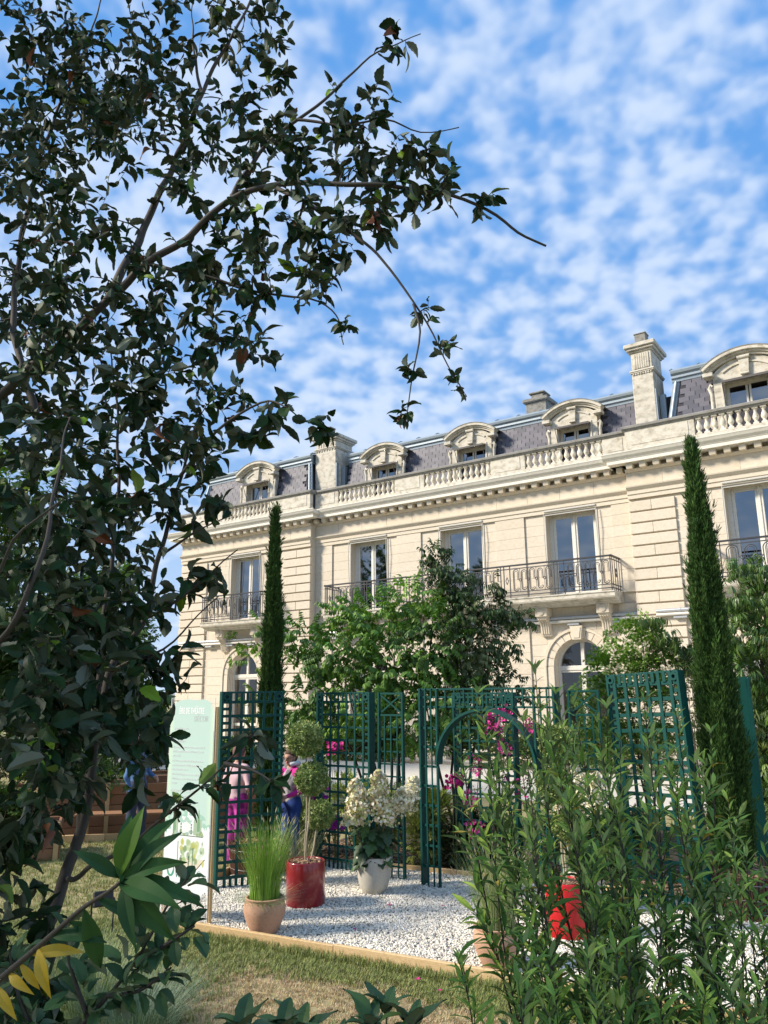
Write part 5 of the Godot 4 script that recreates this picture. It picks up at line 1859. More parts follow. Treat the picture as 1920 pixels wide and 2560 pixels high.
const SHRUB_TIPS := [Vector3(0.338,2.394,-2.900), Vector3(0.572,2.478,-3.000), Vector3(0.257,2.222,-2.800), Vector3(0.430,2.243,-2.900), Vector3(0.708,2.350,-3.000), Vector3(0.583,2.291,-2.900), Vector3(0.821,2.281,-3.100), Vector3(0.876,2.218,-3.000), Vector3(0.977,2.356,-3.000), Vector3(1.134,2.296,-3.100), Vector3(1.257,2.236,-3.100), Vector3(1.009,2.159,-2.900), Vector3(1.339,1.972,-3.200), Vector3(1.418,1.866,-3.100), Vector3(1.301,1.843,-3.000), Vector3(1.508,1.772,-3.200), Vector3(0.360,2.080,-2.800), Vector3(0.473,2.110,-2.800), Vector3(0.642,2.146,-2.900), Vector3(0.694,2.078,-2.800), Vector3(0.785,2.017,-2.800), Vector3(0.894,1.986,-2.800), Vector3(1.051,1.909,-2.900), Vector3(1.137,1.803,-2.900), Vector3(1.182,1.736,-2.800), Vector3(0.455,1.807,-2.700), Vector3(0.478,1.961,-2.700), Vector3(0.660,1.894,-2.600), Vector3(0.729,1.853,-2.600), Vector3(0.853,1.786,-2.600), Vector3(0.960,1.706,-2.600), Vector3(1.065,1.628,-2.600), Vector3(1.247,1.637,-2.800), Vector3(0.211,1.658,-2.400), Vector3(0.399,1.675,-2.500), Vector3(0.437,1.613,-2.500), Vector3(0.564,1.667,-2.400), Vector3(0.643,1.678,-2.400), Vector3(0.757,1.642,-2.400), Vector3(0.858,1.606,-2.400), Vector3(0.957,1.570,-2.400), Vector3(1.079,1.547,-2.500), Vector3(0.350,1.631,-2.300), Vector3(0.447,1.597,-2.300), Vector3(0.557,1.575,-2.300), Vector3(0.516,2.288,-3.000), Vector3(0.666,2.388,-3.100), Vector3(0.861,2.333,-3.100), Vector3(1.050,2.228,-3.100), Vector3(0.577,2.090,-2.700), Vector3(1.145,2.133,-3.000), Vector3(0.749,2.169,-2.800), Vector3(1.461,1.657,-3.000), Vector3(1.260,1.531,-2.700)]
const LAUREL_TIPS := [Vector3(-0.246,1.846,-1.450), Vector3(-0.183,1.831,-1.500), Vector3(-0.156,1.804,-1.550), Vector3(-0.031,1.832,-1.500), Vector3(-0.003,1.839,-1.550), Vector3(0.041,1.828,-1.500), Vector3(-0.266,1.829,-1.400), Vector3(-0.207,1.808,-1.450), Vector3(-0.084,1.808,-1.450), Vector3(0.016,1.807,-1.450)]
const SPRIG := [Vector3(-0.567,1.994,-1.150), Vector3(-0.482,2.059,-1.100), Vector3(-0.422,2.107,-1.060), Vector3(-0.373,2.146,-1.030), Vector3(-0.333,2.171,-1.000), Vector3(-0.316,2.184,-0.990)]
const LOW_TWIGS := [[Vector3(-0.781,1.593,-1.900), Vector3(-0.642,1.727,-1.850), Vector3(-0.536,1.848,-1.800), Vector3(-0.468,1.961,-1.780), Vector3(-0.417,2.028,-1.760)], [Vector3(-0.536,1.848,-1.800), Vector3(-0.459,1.895,-1.760), Vector3(-0.398,1.935,-1.740)], [Vector3(-0.596,1.781,-1.820), Vector3(-0.522,1.796,-1.800), Vector3(-0.452,1.845,-1.780)], [Vector3(-0.642,1.727,-1.850), Vector3(-0.691,1.834,-1.850), Vector3(-0.708,1.917,-1.850)], [Vector3(-0.744,1.628,-1.900), Vector3(-0.817,1.755,-1.900), Vector3(-0.847,1.848,-1.900)]]


# ------------------------------------------------------------------ leaves and plants
# blade along +y, upper side towards +z; shape 0 ovate toothed, 1 lance, 2 elliptic, 3 drooping heart
func leaf_mesh(len: float, wid: float, shape: int, top: Material, under: Material, seg := 8, tooth := 0.0, fold := 0.25, curl := 0.25, wave := 0.0) -> ArrayMesh:
	var cs := []
	var ls := []
	var rs := []
	var ph := rf(0, TAU)
	for i in seg + 1:
		var t := float(i) / seg
		var w := 0.0
		match shape:
			0: w = pow(sin(PI * pow(t, 0.82)), 0.75)
			1: w = pow(sin(PI * pow(t, 0.9)), 1.05)
			2: w = pow(sin(PI * t), 0.7)
			3: w = pow(sin(PI * pow(t, 0.62)), 0.8)
		w *= wid * 0.5
		var k := 1.0
		if tooth > 0.0 and i > 0 and i < seg:
			k = 1.0 + (tooth if i % 2 else -tooth * 0.4)
		var z := -curl * len * t * t + 0.06 * len * sin(PI * t)
		var lift := fold * w
		cs.append(Vector3(0, len * t, z))
		ls.append(Vector3(-w * k, len * t + (0.02 * len * tooth if i % 2 else 0.0), z + lift + wave * len * 0.05 * sin(t * 9.0 + ph)))
		rs.append(Vector3(w * k, len * t + (0.02 * len * tooth if i % 2 else 0.0), z + lift + wave * len * 0.05 * sin(t * 8.0 + ph + 2.0)))
	var am := ArrayMesh.new()
	for side in 2:
		var b := MB.new()
		var d := Vector3(0, 0, -0.0007) if side else Vector3.ZERO
		for i in seg:
			var sg := -1.0 if side else 1.0
			var nq := []
			for j in [i, i + 1]:
				var tg: Vector3 = cs[mini(j + 1, seg)] - cs[maxi(j - 1, 0)]
				var jm := clampi(j, 1, seg - 1)
				nq.append((cs[jm] - ls[jm]).cross(tg).normalized() * sg)
				nq.append((rs[jm] - cs[jm]).cross(tg).normalized() * sg)
			b.squad(ls[i] + d, ls[i + 1] + d, cs[i + 1] + d, cs[i] + d, nq[0], nq[2], nq[2], nq[0])
			b.squad(cs[i] + d, cs[i + 1] + d, rs[i + 1] + d, rs[i] + d, nq[1], nq[3], nq[3], nq[1])
		am.add_surface_from_arrays(Mesh.PRIMITIVE_TRIANGLES, b.arrays())
		am.surface_set_material(side, under if side else top)
		if under == null:
			break
	return am


func leaf_basis(dir: Vector3, up: Vector3, roll := 0.0) -> Basis:
	var y := dir.normalized()
	var z := up - y * up.dot(y)
	if z.length_squared() < 1e-5:
		z = y.cross(Vector3(0.3, 0.2, 0.9))
	z = z.normalized()
	return Basis(y.cross(z), y, z) * Basis(Vector3.UP, roll)


# leaves of a near plant: [[variant, transform], ...]; those that show largest are parts
func foliage(parent: Node3D, variants: Array, list: Array, limit := 300, called := "leaf", rest := "foliage") -> void:
	var keyed := []
	for e in list:
		var p: Vector3 = parent.global_transform * e[1].origin
		var d := p - cam_at
		var vis := 1.0 if d.z < -0.5 and absf(d.x / -d.z) < 0.5 and d.y / -d.z < 1.0 and d.y / -d.z > -0.42 else 0.02
		keyed.append([-vis * e[1].basis.y.length() / maxf(d.length(), 0.4) * rf(0.8, 1.2), e])
	keyed.sort_custom(func(a, b): return a[0] < b[0])
	var groups := {}
	for i in keyed.size():
		var e = keyed[i][1]
		if i < limit:
			part(parent, called, variants[e[0]], null, e[1])
		else:
			if not groups.has(e[0]):
				groups[e[0]] = []
			groups[e[0]].append(e[1])
	for g in groups:
		scatter(parent, rest, variants[g], groups[g])


# a short twig that carries several leaves, one mesh; drawn many times in a crown
func spray_mesh(n: int, len: float, leaf_len: float, leaf_w: float, shape: int, droop: float, m: Material, seg := 4, tooth := 0.0) -> ArrayMesh:
	var b := MB.new()
	for i in n:
		var t := (i + 1.0) / n
		var at := Vector3(0, len * t, 0)
		var a := (PI if i % 2 else 0.0) + rf(-0.6, 0.6)
		var out := Vector3(cos(a), 0.55, sin(a) * 0.8).normalized() if i < n - 1 else Vector3(rf(-0.2, 0.2), 1, 0)
		out = (out + Vector3(0, 0, -droop) * rf(0.6, 1.3)).normalized()
		var ll := leaf_len * rf(0.7, 1.15)
		var lw := leaf_w * rf(0.8, 1.15)
		var bs := leaf_basis(out, Vector3(rf(-0.3, 0.3), rf(-0.2, 0.4), 1.0))
		b.col = Color.WHITE * rf(0.72, 1.2)
		var prev_l := at
		var prev_r := at
		var prev_c := at
		for k in range(1, seg + 1):
			var u := float(k) / seg
			var w := sin(PI * pow(u, 0.75 if shape != 1 else 0.9)) * lw * 0.5
			if tooth > 0.0 and k < seg:
				w *= 1.0 + (tooth if k % 2 else -tooth * 0.5)
			var z := -droop * 0.4 * ll * u * u
			var c := at + bs * Vector3(0, ll * u, z)
			var l := at + bs * Vector3(-w, ll * u, z + w * 0.3)
			var r := at + bs * Vector3(w, ll * u, z + w * 0.3)
			if k == 1:
				b.flat(at, l, c, bs.z)
				b.flat(at, c, r, bs.z)
			elif k == seg:
				b.flat(prev_l, c, prev_c, bs.z)
				b.flat(prev_c, c, prev_r, bs.z)
			else:
				b.quad(prev_l, l, c, prev_c, bs.z)
				b.quad(prev_c, c, r, prev_r, bs.z)
			prev_l = l
			prev_r = r
			prev_c = c
	b.col = Color(0.5, 0.45, 0.3)
	b.tube([Vector3.ZERO, Vector3(0, len, 0)], [0.004, 0.002], 3, false)
	return b.mesh(m)


# fills ellipsoids with sprays; clumps: [centre, radii, count]
func crown(parent: Node3D, called: String, mesh: Mesh, clumps: Array, cols: Array, up_pull := 0.35, down_hang := 0.0, shell := 0.45) -> void:
	var xf := []
	var cc := []
	for c in clumps:
		var tone: Color = cols[rng.randi_range(0, cols.size() - 1)]
		for i in c[2]:
			var d := rdir()
			var r := pow(rng.randf(), shell)
			var p: Vector3 = c[0] + d * c[1] * r
			var dir := (d + Vector3.UP * up_pull + rdir() * 0.5 - Vector3.UP * down_hang).normalized()
			var s := rf(0.75, 1.2)
			xf.append(Transform3D(leaf_basis(dir, (Vector3.UP + d * 0.6 + rdir() * 0.4)) * Basis.from_scale(Vector3.ONE * s), p))
			cc.append(jit(tone.lerp(cols[rng.randi_range(0, cols.size() - 1)], rf(0, 0.6)), 0.22))
	scatter(parent, called, mesh, xf, cc)


func limb(b: MB, a: Vector3, e: Vector3, r0: float, r1: float, bend := 0.15, n := 5, sides := 6) -> Array:
	var pts := []
	var rr := []
	var off := rdir() * a.distance_to(e) * bend
	for i in n + 1:
		var t := float(i) / n
		pts.append(a.lerp(e, t) + off * sin(PI * t) + (rdir() * a.distance_to(e) * 0.012 if i > 0 and i < n else Vector3.ZERO))
		rr.append(lerpf(r0, r1, t))
	b.tube(pts, rr, sides, false)
	return pts


func make_tree(called: String, label: String, at: Vector3, stems: int, lean: float, clumps: Array, spray: Mesh, cols: Array, trunk_r: float, bark: Material, up_pull := 0.3, down := 0.0, group := "") -> Node3D:
	var o := thing(called, label, "tree" if called.ends_with("tree") else "shrub", at, 0, group)
	var tr := MB.new()
	for s in stems:
		var a := TAU * s / stems + rf(-0.4, 0.4)
		var foot := Vector3(cos(a), 0, sin(a)) * trunk_r * (1.6 if stems > 1 else 0.0)
		var c = clumps[s % clumps.size()]
		var head: Vector3 = c[0] * Vector3(0.8, 0.8, 0.8) + rdir() * lean
		var pts := limb(tr, foot, head, trunk_r * (0.6 if stems > 1 else 1.0), trunk_r * 0.25, 0.06, 7, 7)
		for k in clumps.size():
			if k % stems != s:
				continue
			var j: Vector3 = pts[rng.randi_range(3, 6)]
			var lp := limb(tr, j, clumps[k][0], trunk_r * 0.3, trunk_r * 0.07, 0.1)
			for q in 6:
				var tip: Vector3 = clumps[k][0] + rdir() * clumps[k][1] * 0.75
				limb(tr, lp[rng.randi_range(2, 5)], tip, trunk_r * 0.09, trunk_r * 0.03, 0.1, 3, 4)
	put(o, "trunk", tr, bark)
	crown(o, "crown", spray, clumps, cols, up_pull, down)
	return o


func cypress(label: String, at: Vector3, h: float, r: float, y0: float) -> void:
	var o := thing("cypress_tree", label, "tree", at, 0, "columnar cypresses in brushwood planters")
	var t := MB.new()
	t.tube([Vector3(0, y0 - 0.15, 0), Vector3(0.01, h * 0.5, 0), Vector3(0, h * 0.97, 0)], [0.05, 0.035, 0.006], 7)
	put(o, "trunk", t, M.bark)
	var pr := func(k: float) -> float: return r * pow(1.0 - k, 0.42) * (0.72 + 0.28 * smoothstep(0.0, 0.22, k)) * (0.55 + 0.45 * smoothstep(0.0, 0.4, 1.0 - k))
	var core := MB.new()
	var prof := []
	for i in 17:
		var k := i / 16.0
		prof.append(Vector2(pr.call(k) * 0.6, y0 + 0.05 + (h - y0 - 0.15) * k))
	core.lathe(prof, 12, Vector3.ZERO, -1.0)
	put(o, "inner_twigs", core, M.cypress_core)
	# feathery upright sprays
	var sp := MB.new()
	for i in 26:
		var u := rf(0.0, 1.0)
		var a := rf(0, TAU)
		var base := Vector3(cos(a) * 0.02 * (1.0 - u), 0.15 * u, sin(a) * 0.02 * (1.0 - u))
		var dir := Vector3(cos(a) * 0.42, 1.0, sin(a) * 0.42).normalized()
		var tip := base + dir * rf(0.035, 0.075)
		var side := dir.cross(rdir()).normalized() * 0.0045
		sp.col = Color.WHITE * rf(0.6, 1.25)
		var m := base.lerp(tip, 0.5)
		sp.quad(base, m + side, tip, m - side)
	var mesh := sp.mesh(M.scale_leaf)
	var xf := []
	var cols := []
	var n := int(16000.0 * (h - y0) * r * 0.72)
	var lump := FastNoiseLite.new()
	lump.seed = int(at.x * 100)
	lump.frequency = 1.4
	for i in n:
		var k := 1.0 - sqrt(rng.randf()) if i % 3 else rng.randf()
		var a := rf(0, TAU)
		var d := Vector3(cos(a), 0, sin(a))
		var y := y0 + (h - y0 - 0.16) * k
		var ln := lump.get_noise_3d(d.x * 1.5, y * 0.55, d.z * 1.5)
		var rr: float = pr.call(k) * (0.98 + 0.7 * ln + rf(-0.3, 0.1))
		var dir := (Vector3.UP + d * rf(0.05, 0.45) + rdir() * 0.14).normalized()
		xf.append(Transform3D(leaf_basis(dir, rdir()) * Basis.from_scale(Vector3.ONE * (rf(0.55, 0.95) if i % 14 else rf(1.0, 1.5))), d * rr + Vector3.UP * y))
		cols.append(jit(Color(0.034, 0.085, 0.02).lerp(Color(0.085, 0.16, 0.035), rng.randf() * (0.5 + ln)), 0.25))
	scatter(o, "crown", mesh, xf, cols)


func topiary(label: String, at: Vector3, balls: Array) -> void:
	var o := thing("ball_topiary", label, "plant", at, 0, "ball topiaries in red planters")
	var leaf := MB.new()
	for i in 7:
		var bs := Basis(rdir(), rf(0, TAU))
		leaf.col = Color.WHITE * rf(0.7, 1.25)
		var c := rdir() * 0.016
		leaf.quad(c, c + bs * Vector3(0.006, 0.011, 0), c + bs * Vector3(0, 0.026, 0.003), c + bs * Vector3(-0.006, 0.011, 0))
	var mesh := leaf.mesh(M.small_leaf)
	var lump := FastNoiseLite.new()
	lump.frequency = 1.3
	lump.fractal_octaves = 3
	var k0 := 0
	for e in balls:
		var st := MB.new()
		limb(st, Vector3(e[0].x * 0.25 + rf(-0.03, 0.03), 0, e[0].z * 0.25 + rf(-0.03, 0.03)), e[0], 0.011, 0.008, 0.02, 6, 7)
		put(o, "stem", st, M.bark_pale)
		var r: float = e[1]
		var core := MB.new()
		var prof := []
		for i in 9:
			var a := PI * i / 8.0 - PI * 0.5
			prof.append(Vector2(cos(a) * r * 0.72, sin(a) * r * 0.66))
		core.lathe(prof, 14, Vector3.ZERO, -1.0)
		var b := put(o, "leaf_ball", core, M.leaf_core, Transform3D(Basis.IDENTITY, e[0]))
		var xf := []
		var cols := []
		for i in int(52000 * r * r):
			var d := rdir()
			var rr := r * (rf(0.70, 0.97) + 0.16 * lump.get_noise_3dv(d * 1.6 + e[0] * 9.0) + (rf(0.0, 0.13) if i % 7 == 0 else 0.0))
			xf.append(Transform3D(Basis(rdir(), rf(0, TAU)) * Basis.from_scale(Vector3.ONE * rf(0.7, 1.2)), d * rr * Vector3(1, 0.92, 1)))
			cols.append(jit([Color(0.23, 0.33, 0.08), Color(0.14, 0.24, 0.055), Color(0.38, 0.44, 0.17), Color(0.26, 0.33, 0.09)][rng.randi_range(0, 3)], 0.25))
		scatter(b, "small_leaves", mesh, xf, cols)
		k0 += 1


func tall_grass(called: String, label: String, at: Vector3, n: int, h: float, r: float, cols: Array, heads: bool, category := "grass") -> Node3D:
	var o := thing(called, label, category, at, 0)
	var b := MB.new()
	for i in n:
		var a := rf(0, TAU)
		var q := sqrt(rng.randf())
		var base := Vector3(cos(a), 0, sin(a)) * r * q * 0.75
		var hh := h * rf(0.55, 1.0)
		var out := Vector3(cos(a), 0, sin(a)) * (r * 0.75 * q + rf(0.0, 0.07)) + Vector3(rf(-0.09, 0.09), rf(-0.06, 0.0), rf(-0.09, 0.09))
		var side := Vector3(-sin(a + rf(-1, 1)), 0, cos(a)).normalized() * rf(0.0016, 0.003)
		b.col = jit(cols[rng.randi_range(0, cols.size() - 1)], 0.25)
		var pl := base - side
		var pr := base + side
		for k in range(1, 6):
			var t := k / 5.0
			var c := base + Vector3.UP * hh * t + out * t * t
			var w := side * (1.0 - t * 0.8)
			b.quad(pl, pr, c + w, c - w)
			pl = c - w
			pr = c + w
		if heads and i % 9 == 0:
			b.col = jit(Color(0.30, 0.27, 0.16), 0.25)
			var tip := base + Vector3.UP * hh + out
			b.tube([tip, tip + Vector3(0, 0.025, 0) + out * 0.1, tip + Vector3(0, 0.06, 0) + out * 0.2], [0.002, 0.006, 0.001], 4, false)
	var f := put(o, "blades", b, M.blade)
	f.set_meta("kind", "stuff")
	return o


func flower_mesh(r: float, petals := 4) -> ArrayMesh:
	var b := MB.new()
	for k in petals:
		var a := TAU * k / petals
		var d := Vector3(cos(a), sin(a), 0.25) * r
		var s := Vector3(-sin(a), cos(a), 0) * r * 0.55
		b.col = Color.WHITE * rf(0.9, 1.1)
		b.quad(Vector3.ZERO, d * 0.6 + s, d, d * 0.6 - s, Vector3.BACK)
	return b.mesh(M.petal)


func lobed_leaf(s: float, top: Material, under: Material) -> ArrayMesh:
	# oak-like outline with five to seven lobes
	var half := [Vector2(0.0, 0.0), Vector2(0.16, 0.04), Vector2(0.34, 0.10), Vector2(0.40, 0.26), Vector2(0.24, 0.34), Vector2(0.42, 0.46), Vector2(0.44, 0.60), Vector2(0.24, 0.62), Vector2(0.26, 0.78), Vector2(0.13, 0.86), Vector2(0.0, 1.0)]
	var am := ArrayMesh.new()
	for side in 2:
		var b := MB.new()
		for sg in [-1.0, 1.0]:
			for i in half.size() - 1:
				var p: Vector2 = half[i]
				var q: Vector2 = half[i + 1]
				var z := func(v: Vector2) -> float: return v.x * 0.16 - v.y * v.y * 0.3
				var d := -0.0007 * side
				var c0 := Vector3(0, p.y * s, -p.y * p.y * 0.3 * s + d)
				var c1 := Vector3(0, q.y * s, -q.y * q.y * 0.3 * s + d)
				b.quad(c0, c1, Vector3(sg * q.x * s, q.y * s, z.call(q) * s + d), Vector3(sg * p.x * s, p.y * s, z.call(p) * s + d), Vector3(0, 0, -1 if side else 1))
		am.add_surface_from_arrays(Mesh.PRIMITIVE_TRIANGLES, b.arrays())
		am.surface_set_material(side, under if side else top)
	return am


func hydrangea(label: String, at: Vector3, heads: Array) -> void:
	var o := thing("hydrangea_plant", label, "plant", at, 0, "white panicle hydrangeas")
	var vars := []
	for i in 3:
		vars.append(lobed_leaf(rf(0.17, 0.22), M["hyd_leaf%d" % i], M.hyd_under))
	var fm := flower_mesh(0.021)
	for h in heads:
		var st := MB.new()
		var e: Vector3 = h[0] * 1.2
		limb(st, Vector3(e.x * 0.3, 0, e.z * 0.3), e, 0.009, 0.006, 0.05, 5, 5)
		put(o, "stem", st, M.bark)
		var xf := []
		var cols := []
		var ax: Vector3 = h[1] * 1.2
		for i in int(h[3] * 2.6):
			var t := rng.randf()
			var a := rf(0, TAU)
			var rr: float = h[2] * 1.22 * (pow(1.0 - t, 0.5) * 0.95 + 0.12) * rf(0.5, 1.05) * (0.85 + 0.25 * sin(t * 17.0 + a * 2.0))
			var bs := leaf_basis(ax, Vector3(0.2, 0.1, 1))
			var out := bs * Vector3(cos(a), 0, sin(a))
			var p := e + ax * t + out * rr
			xf.append(Transform3D(leaf_basis(rdir(), out + Vector3.UP * 0.4 + rdir() * 0.5) * Basis.from_scale(Vector3.ONE * rf(0.7, 1.2)), p))
			cols.append(jit([Color(0.78, 0.72, 0.50), Color(0.82, 0.77, 0.60), Color(0.52, 0.54, 0.20), Color(0.72, 0.57, 0.38)][rng.randi_range(0, 3) if h[4] == 0 else rng.randi_range(0, 1)], 0.12))
		scatter(o, "flower_head", fm, xf, cols)
	for i in 62:
		var a := rf(0, TAU)
		var d := Vector3(cos(a), 0, sin(a))
		var y := rf(-0.02, 0.42)
		var p := d * rf(0.08, 0.17) + Vector3.UP * y
		var dir := (d + Vector3.DOWN * rf(0.1, 0.9) + Vector3(-d.z, 0, d.x) * rf(-0.5, 0.5)).normalized()
		part(o, "leaf", vars[i % 3], null, Transform3D(leaf_basis(dir, d * 0.6 + Vector3.UP) * Basis.from_scale(Vector3.ONE * rf(0.75, 1.15)), p))


func bush(called: String, label: String, at: Vector3, size: Vector3, n: int, mesh: Mesh, cols: Array, group := "", category := "shrub") -> Node3D:
	var o := thing(called, label, category, at, 0, group)
	var st := MB.new()
	for i in 9:
		limb(st, Vector3(rf(-0.2, 0.2) * size.x, 0, rf(-0.2, 0.2) * size.z), Vector3(rf(-0.7, 0.7) * size.x, size.y * rf(1.0, 1.6), rf(-0.7, 0.7) * size.z), 0.012, 0.004, 0.08, 4, 5)
	put(o, "stems", st, M.bark_dark)
	var cl := []
	for i in 9:
		cl.append([Vector3(rf(-0.55, 0.55) * size.x, size.y * rf(0.55, 1.5), rf(-0.55, 0.55) * size.z), size * rf(0.4, 0.6), int(n / 9.0)])
	crown(o, "foliage", mesh, cl, cols, 0.4)
	return o


func build_plants() -> void:
	var back := Color(0.55, 0.7, 0.18)
	leaf_mat("scale_leaf", Color(1, 1, 1), 0.6, Color(0.25, 0.3, 0.1), 0.3)
	leaf_mat("small_leaf", Color(1, 1, 1), 0.55, Color(0.3, 0.35, 0.1), 0.4)
	leaf_mat("tree_leaf", Color(1, 1, 1), 0.5, back, 0.45)
	leaf_mat("glossy_leaf", Color(1, 1, 1), 0.38, back, 0.5)
	mat("cypress_core", Color(0.05, 0.11, 0.026), 0.95)
	mat("leaf_core", Color(0.19, 0.27, 0.07), 0.95)
	for i in 3:
		leaf_mat("hyd_leaf%d" % i, [Color(0.035, 0.085, 0.025), Color(0.055, 0.125, 0.03), Color(0.025, 0.062, 0.02)][i], 0.5, Color(0.3, 0.4, 0.1))
	leaf_mat("hyd_under", Color(0.11, 0.15, 0.075), 0.7)
	cypress("slender cypress behind the dark trellis, left of the mansion's corner pier", Vector3(-1.64, 0, -11.35), 5.22, 0.14, 0.45)
	cypress("taller thicker cypress at the right beside the leaning trellis", Vector3(3.83, 0, -9.15), 5.5, 0.205, 0.48)
	topiary("three ball topiary on thin stems in the dark red planter", Vector3(-0.94, 0.48, -9.63), [[Vector3(-0.03, 1.39, 0.0), 0.225], [Vector3(0.06, 0.94, 0.03), 0.205], [Vector3(0.13, 0.50, -0.2), 0.18]])
	topiary("three ball topiary in the bright red planter behind the shrub", Vector3(1.8, 0.50, -8.4), [[Vector3(0.02, 1.36, 0.0), 0.21], [Vector3(-0.06, 0.95, 0.03), 0.19], [Vector3(0.07, 0.55, -0.05), 0.18]])
	tall_grass("tall_grass", "tall bright green grass growing in the left terracotta pot", Vector3(-1.25, 0.33, -8.56), 900, 0.84, 0.2, [Color(0.20, 0.36, 0.04), Color(0.28, 0.44, 0.06), Color(0.13, 0.26, 0.035)], true)
	tall_grass("silver_groundcover", "short silvery leaves spilling over the rim of the left terracotta pot", Vector3(-1.25, 0.31, -8.56), 700, 0.15, 0.26, [Color(0.28, 0.40, 0.14), Color(0.38, 0.46, 0.25)], false, "plant")
	tall_grass("lavender_plant", "pale lavender with seed heads growing in the right terracotta pot", Vector3(0.97, 0.33, -7.5), 620, 0.78, 0.22, [Color(0.26, 0.32, 0.12), Color(0.34, 0.38, 0.18), Color(0.22, 0.30, 0.08)], true, "plant")
	tall_grass("feather_plant", "pinkish dry grass behind the ball topiary", Vector3(-1.15, 0.03, -10.7), 320, 0.75, 0.25, [Color(0.34, 0.30, 0.14), Color(0.22, 0.26, 0.09)], true, "grass")
	tall_grass("grey_tussock", "grey green grass tussock on the lawn at lower left", Vector3(-2.35, 0.0, -6.75), 900, 0.55, 0.5, [Color(0.16, 0.22, 0.10), Color(0.24, 0.28, 0.14), Color(0.13, 0.21, 0.06)], false)
	tall_grass("grey_tussock", "blue green feathery tussock beside the grey green one at lower left", Vector3(-1.85, 0.0, -6.35), 800, 0.42, 0.4, [Color(0.12, 0.20, 0.13), Color(0.18, 0.26, 0.18)], false)
	hydrangea("white panicle hydrangea in the white planter in the middle", Vector3(-0.16, 0.42, -10.15), [[Vector3(-0.13, 0.42, 0.1), Vector3(-0.07, 0.36, 0.0), 0.15, 260, 0], [Vector3(0.05, 0.45, 0.1), Vector3(0.0, 0.42, 0.02), 0.15, 300, 0], [Vector3(-0.2, 0.34, 0.12), Vector3(0.0, 0.22, 0.0), 0.14, 170, 0], [Vector3(0.11, 0.36, 0.16), Vector3(0.04, 0.24, 0.02), 0.13, 180, 0], [Vector3(0.30, 0.50, 0.05), Vector3(0.14, 0.30, 0.02), 0.13, 200, 1], [Vector3(0.25, 0.44, 0.02), Vector3(0.05, 0.25, 0.02), 0.1, 120, 1]])
	hydrangea("white panicle hydrangea in the white planter behind the shrub", Vector3(2.2, 0.42, -9.3), [[Vector3(-0.13, 0.45, 0.1), Vector3(-0.1, 0.34, 0.0), 0.13, 200, 1], [Vector3(0.1, 0.5, 0.1), Vector3(0.05, 0.40, 0.02), 0.13, 220, 1], [Vector3(0.0, 0.6, -0.1), Vector3(0.0, 0.35, 0.0), 0.13, 200, 1]])
	# trees behind the trellis
	var broad := spray_mesh(11, 0.22, 0.10, 0.042, 0, 0.85, M.tree_leaf, 5, 0.1)
	var green := [Color(0.15, 0.29, 0.04), Color(0.10, 0.215, 0.03), Color(0.215, 0.37, 0.06), Color(0.07, 0.155, 0.025)]
	make_tree("broadleaf_tree", "spreading green leafy tree behind the ringed trellis", Vector3(0.25, 0, -13.0), 5, 0.2,
		[[Vector3(-1.6, 3.35, 0.0), Vector3(0.42, 0.32, 0.5), 61], [Vector3(-1.1, 3.0, 0.2), Vector3(0.5, 0.4, 0.5), 89], [Vector3(-0.5, 3.5, 0.0), Vector3(0.55, 0.5, 0.6), 116], [Vector3(-0.2, 2.75, 0.3), Vector3(0.7, 0.5, 0.6), 134], [Vector3(0.2, 3.9, 0.0), Vector3(0.5, 0.4, 0.5), 89], [Vector3(0.45, 3.2, 0.2), Vector3(0.6, 0.6, 0.6), 134], [Vector3(-1.55, 2.2, 0.2), Vector3(0.42, 0.34, 0.4), 61], [Vector3(-0.8, 2.2, 0.3), Vector3(0.55, 0.45, 0.5), 97], [Vector3(0.1, 2.0, 0.3), Vector3(0.7, 0.5, 0.5), 116], [Vector3(-1.25, 1.7, 0.2), Vector3(0.3, 0.3, 0.3), 35], [Vector3(0.7, 2.3, 0.2), Vector3(0.5, 0.5, 0.5), 79], [Vector3(-0.9, 3.75, 0.0), Vector3(0.35, 0.2, 0.35), 35]],
		broad, green, 0.05, M.bark_dark, 0.1, 0.25, "trees behind the trellis")
	var fine := spray_mesh(9, 0.16, 0.085, 0.034, 0, 0.95, M.tree_leaf, 4)
	var dark := [Color(0.065, 0.12, 0.03), Color(0.11, 0.175, 0.05), Color(0.20, 0.24, 0.11), Color(0.04, 0.08, 0.022)]
	make_tree("dogwood_tree", "taller darker small leaved tree with pale blossom tips behind the trellis", Vector3(1.1, 0, -13.3), 6, 0.2,
		[[Vector3(-0.1, 4.45, 0.0), Vector3(0.28, 0.3, 0.3), 80], [Vector3(-0.25, 4.75, 0.0), Vector3(0.22, 0.16, 0.2), 36], [Vector3(0.15, 4.1, 0.1), Vector3(0.35, 0.35, 0.35), 110], [Vector3(0.3, 3.6, 0.1), Vector3(0.45, 0.45, 0.4), 150], [Vector3(0.35, 3.0, 0.1), Vector3(0.55, 0.5, 0.5), 190], [Vector3(0.8, 3.75, 0.1), Vector3(0.3, 0.22, 0.3), 50], [Vector3(1.15, 3.62, 0.1), Vector3(0.28, 0.14, 0.25), 40], [Vector3(0.85, 4.15, 0.1), Vector3(0.12, 0.2, 0.12), 18], [Vector3(0.9, 3.1, 0.1), Vector3(0.3, 0.35, 0.3), 60], [Vector3(0.3, 2.4, 0.1), Vector3(0.6, 0.5, 0.5), 170], [Vector3(0.95, 2.4, 0.0), Vector3(0.35, 0.4, 0.3), 70], [Vector3(0.2, 1.9, 0.2), Vector3(0.6, 0.4, 0.4), 120]],
		fine, dark, 0.045, M.bark_dark, 0.05, 0.55, "trees behind the trellis")
	# maple with small star leaves
	var st := MB.new()
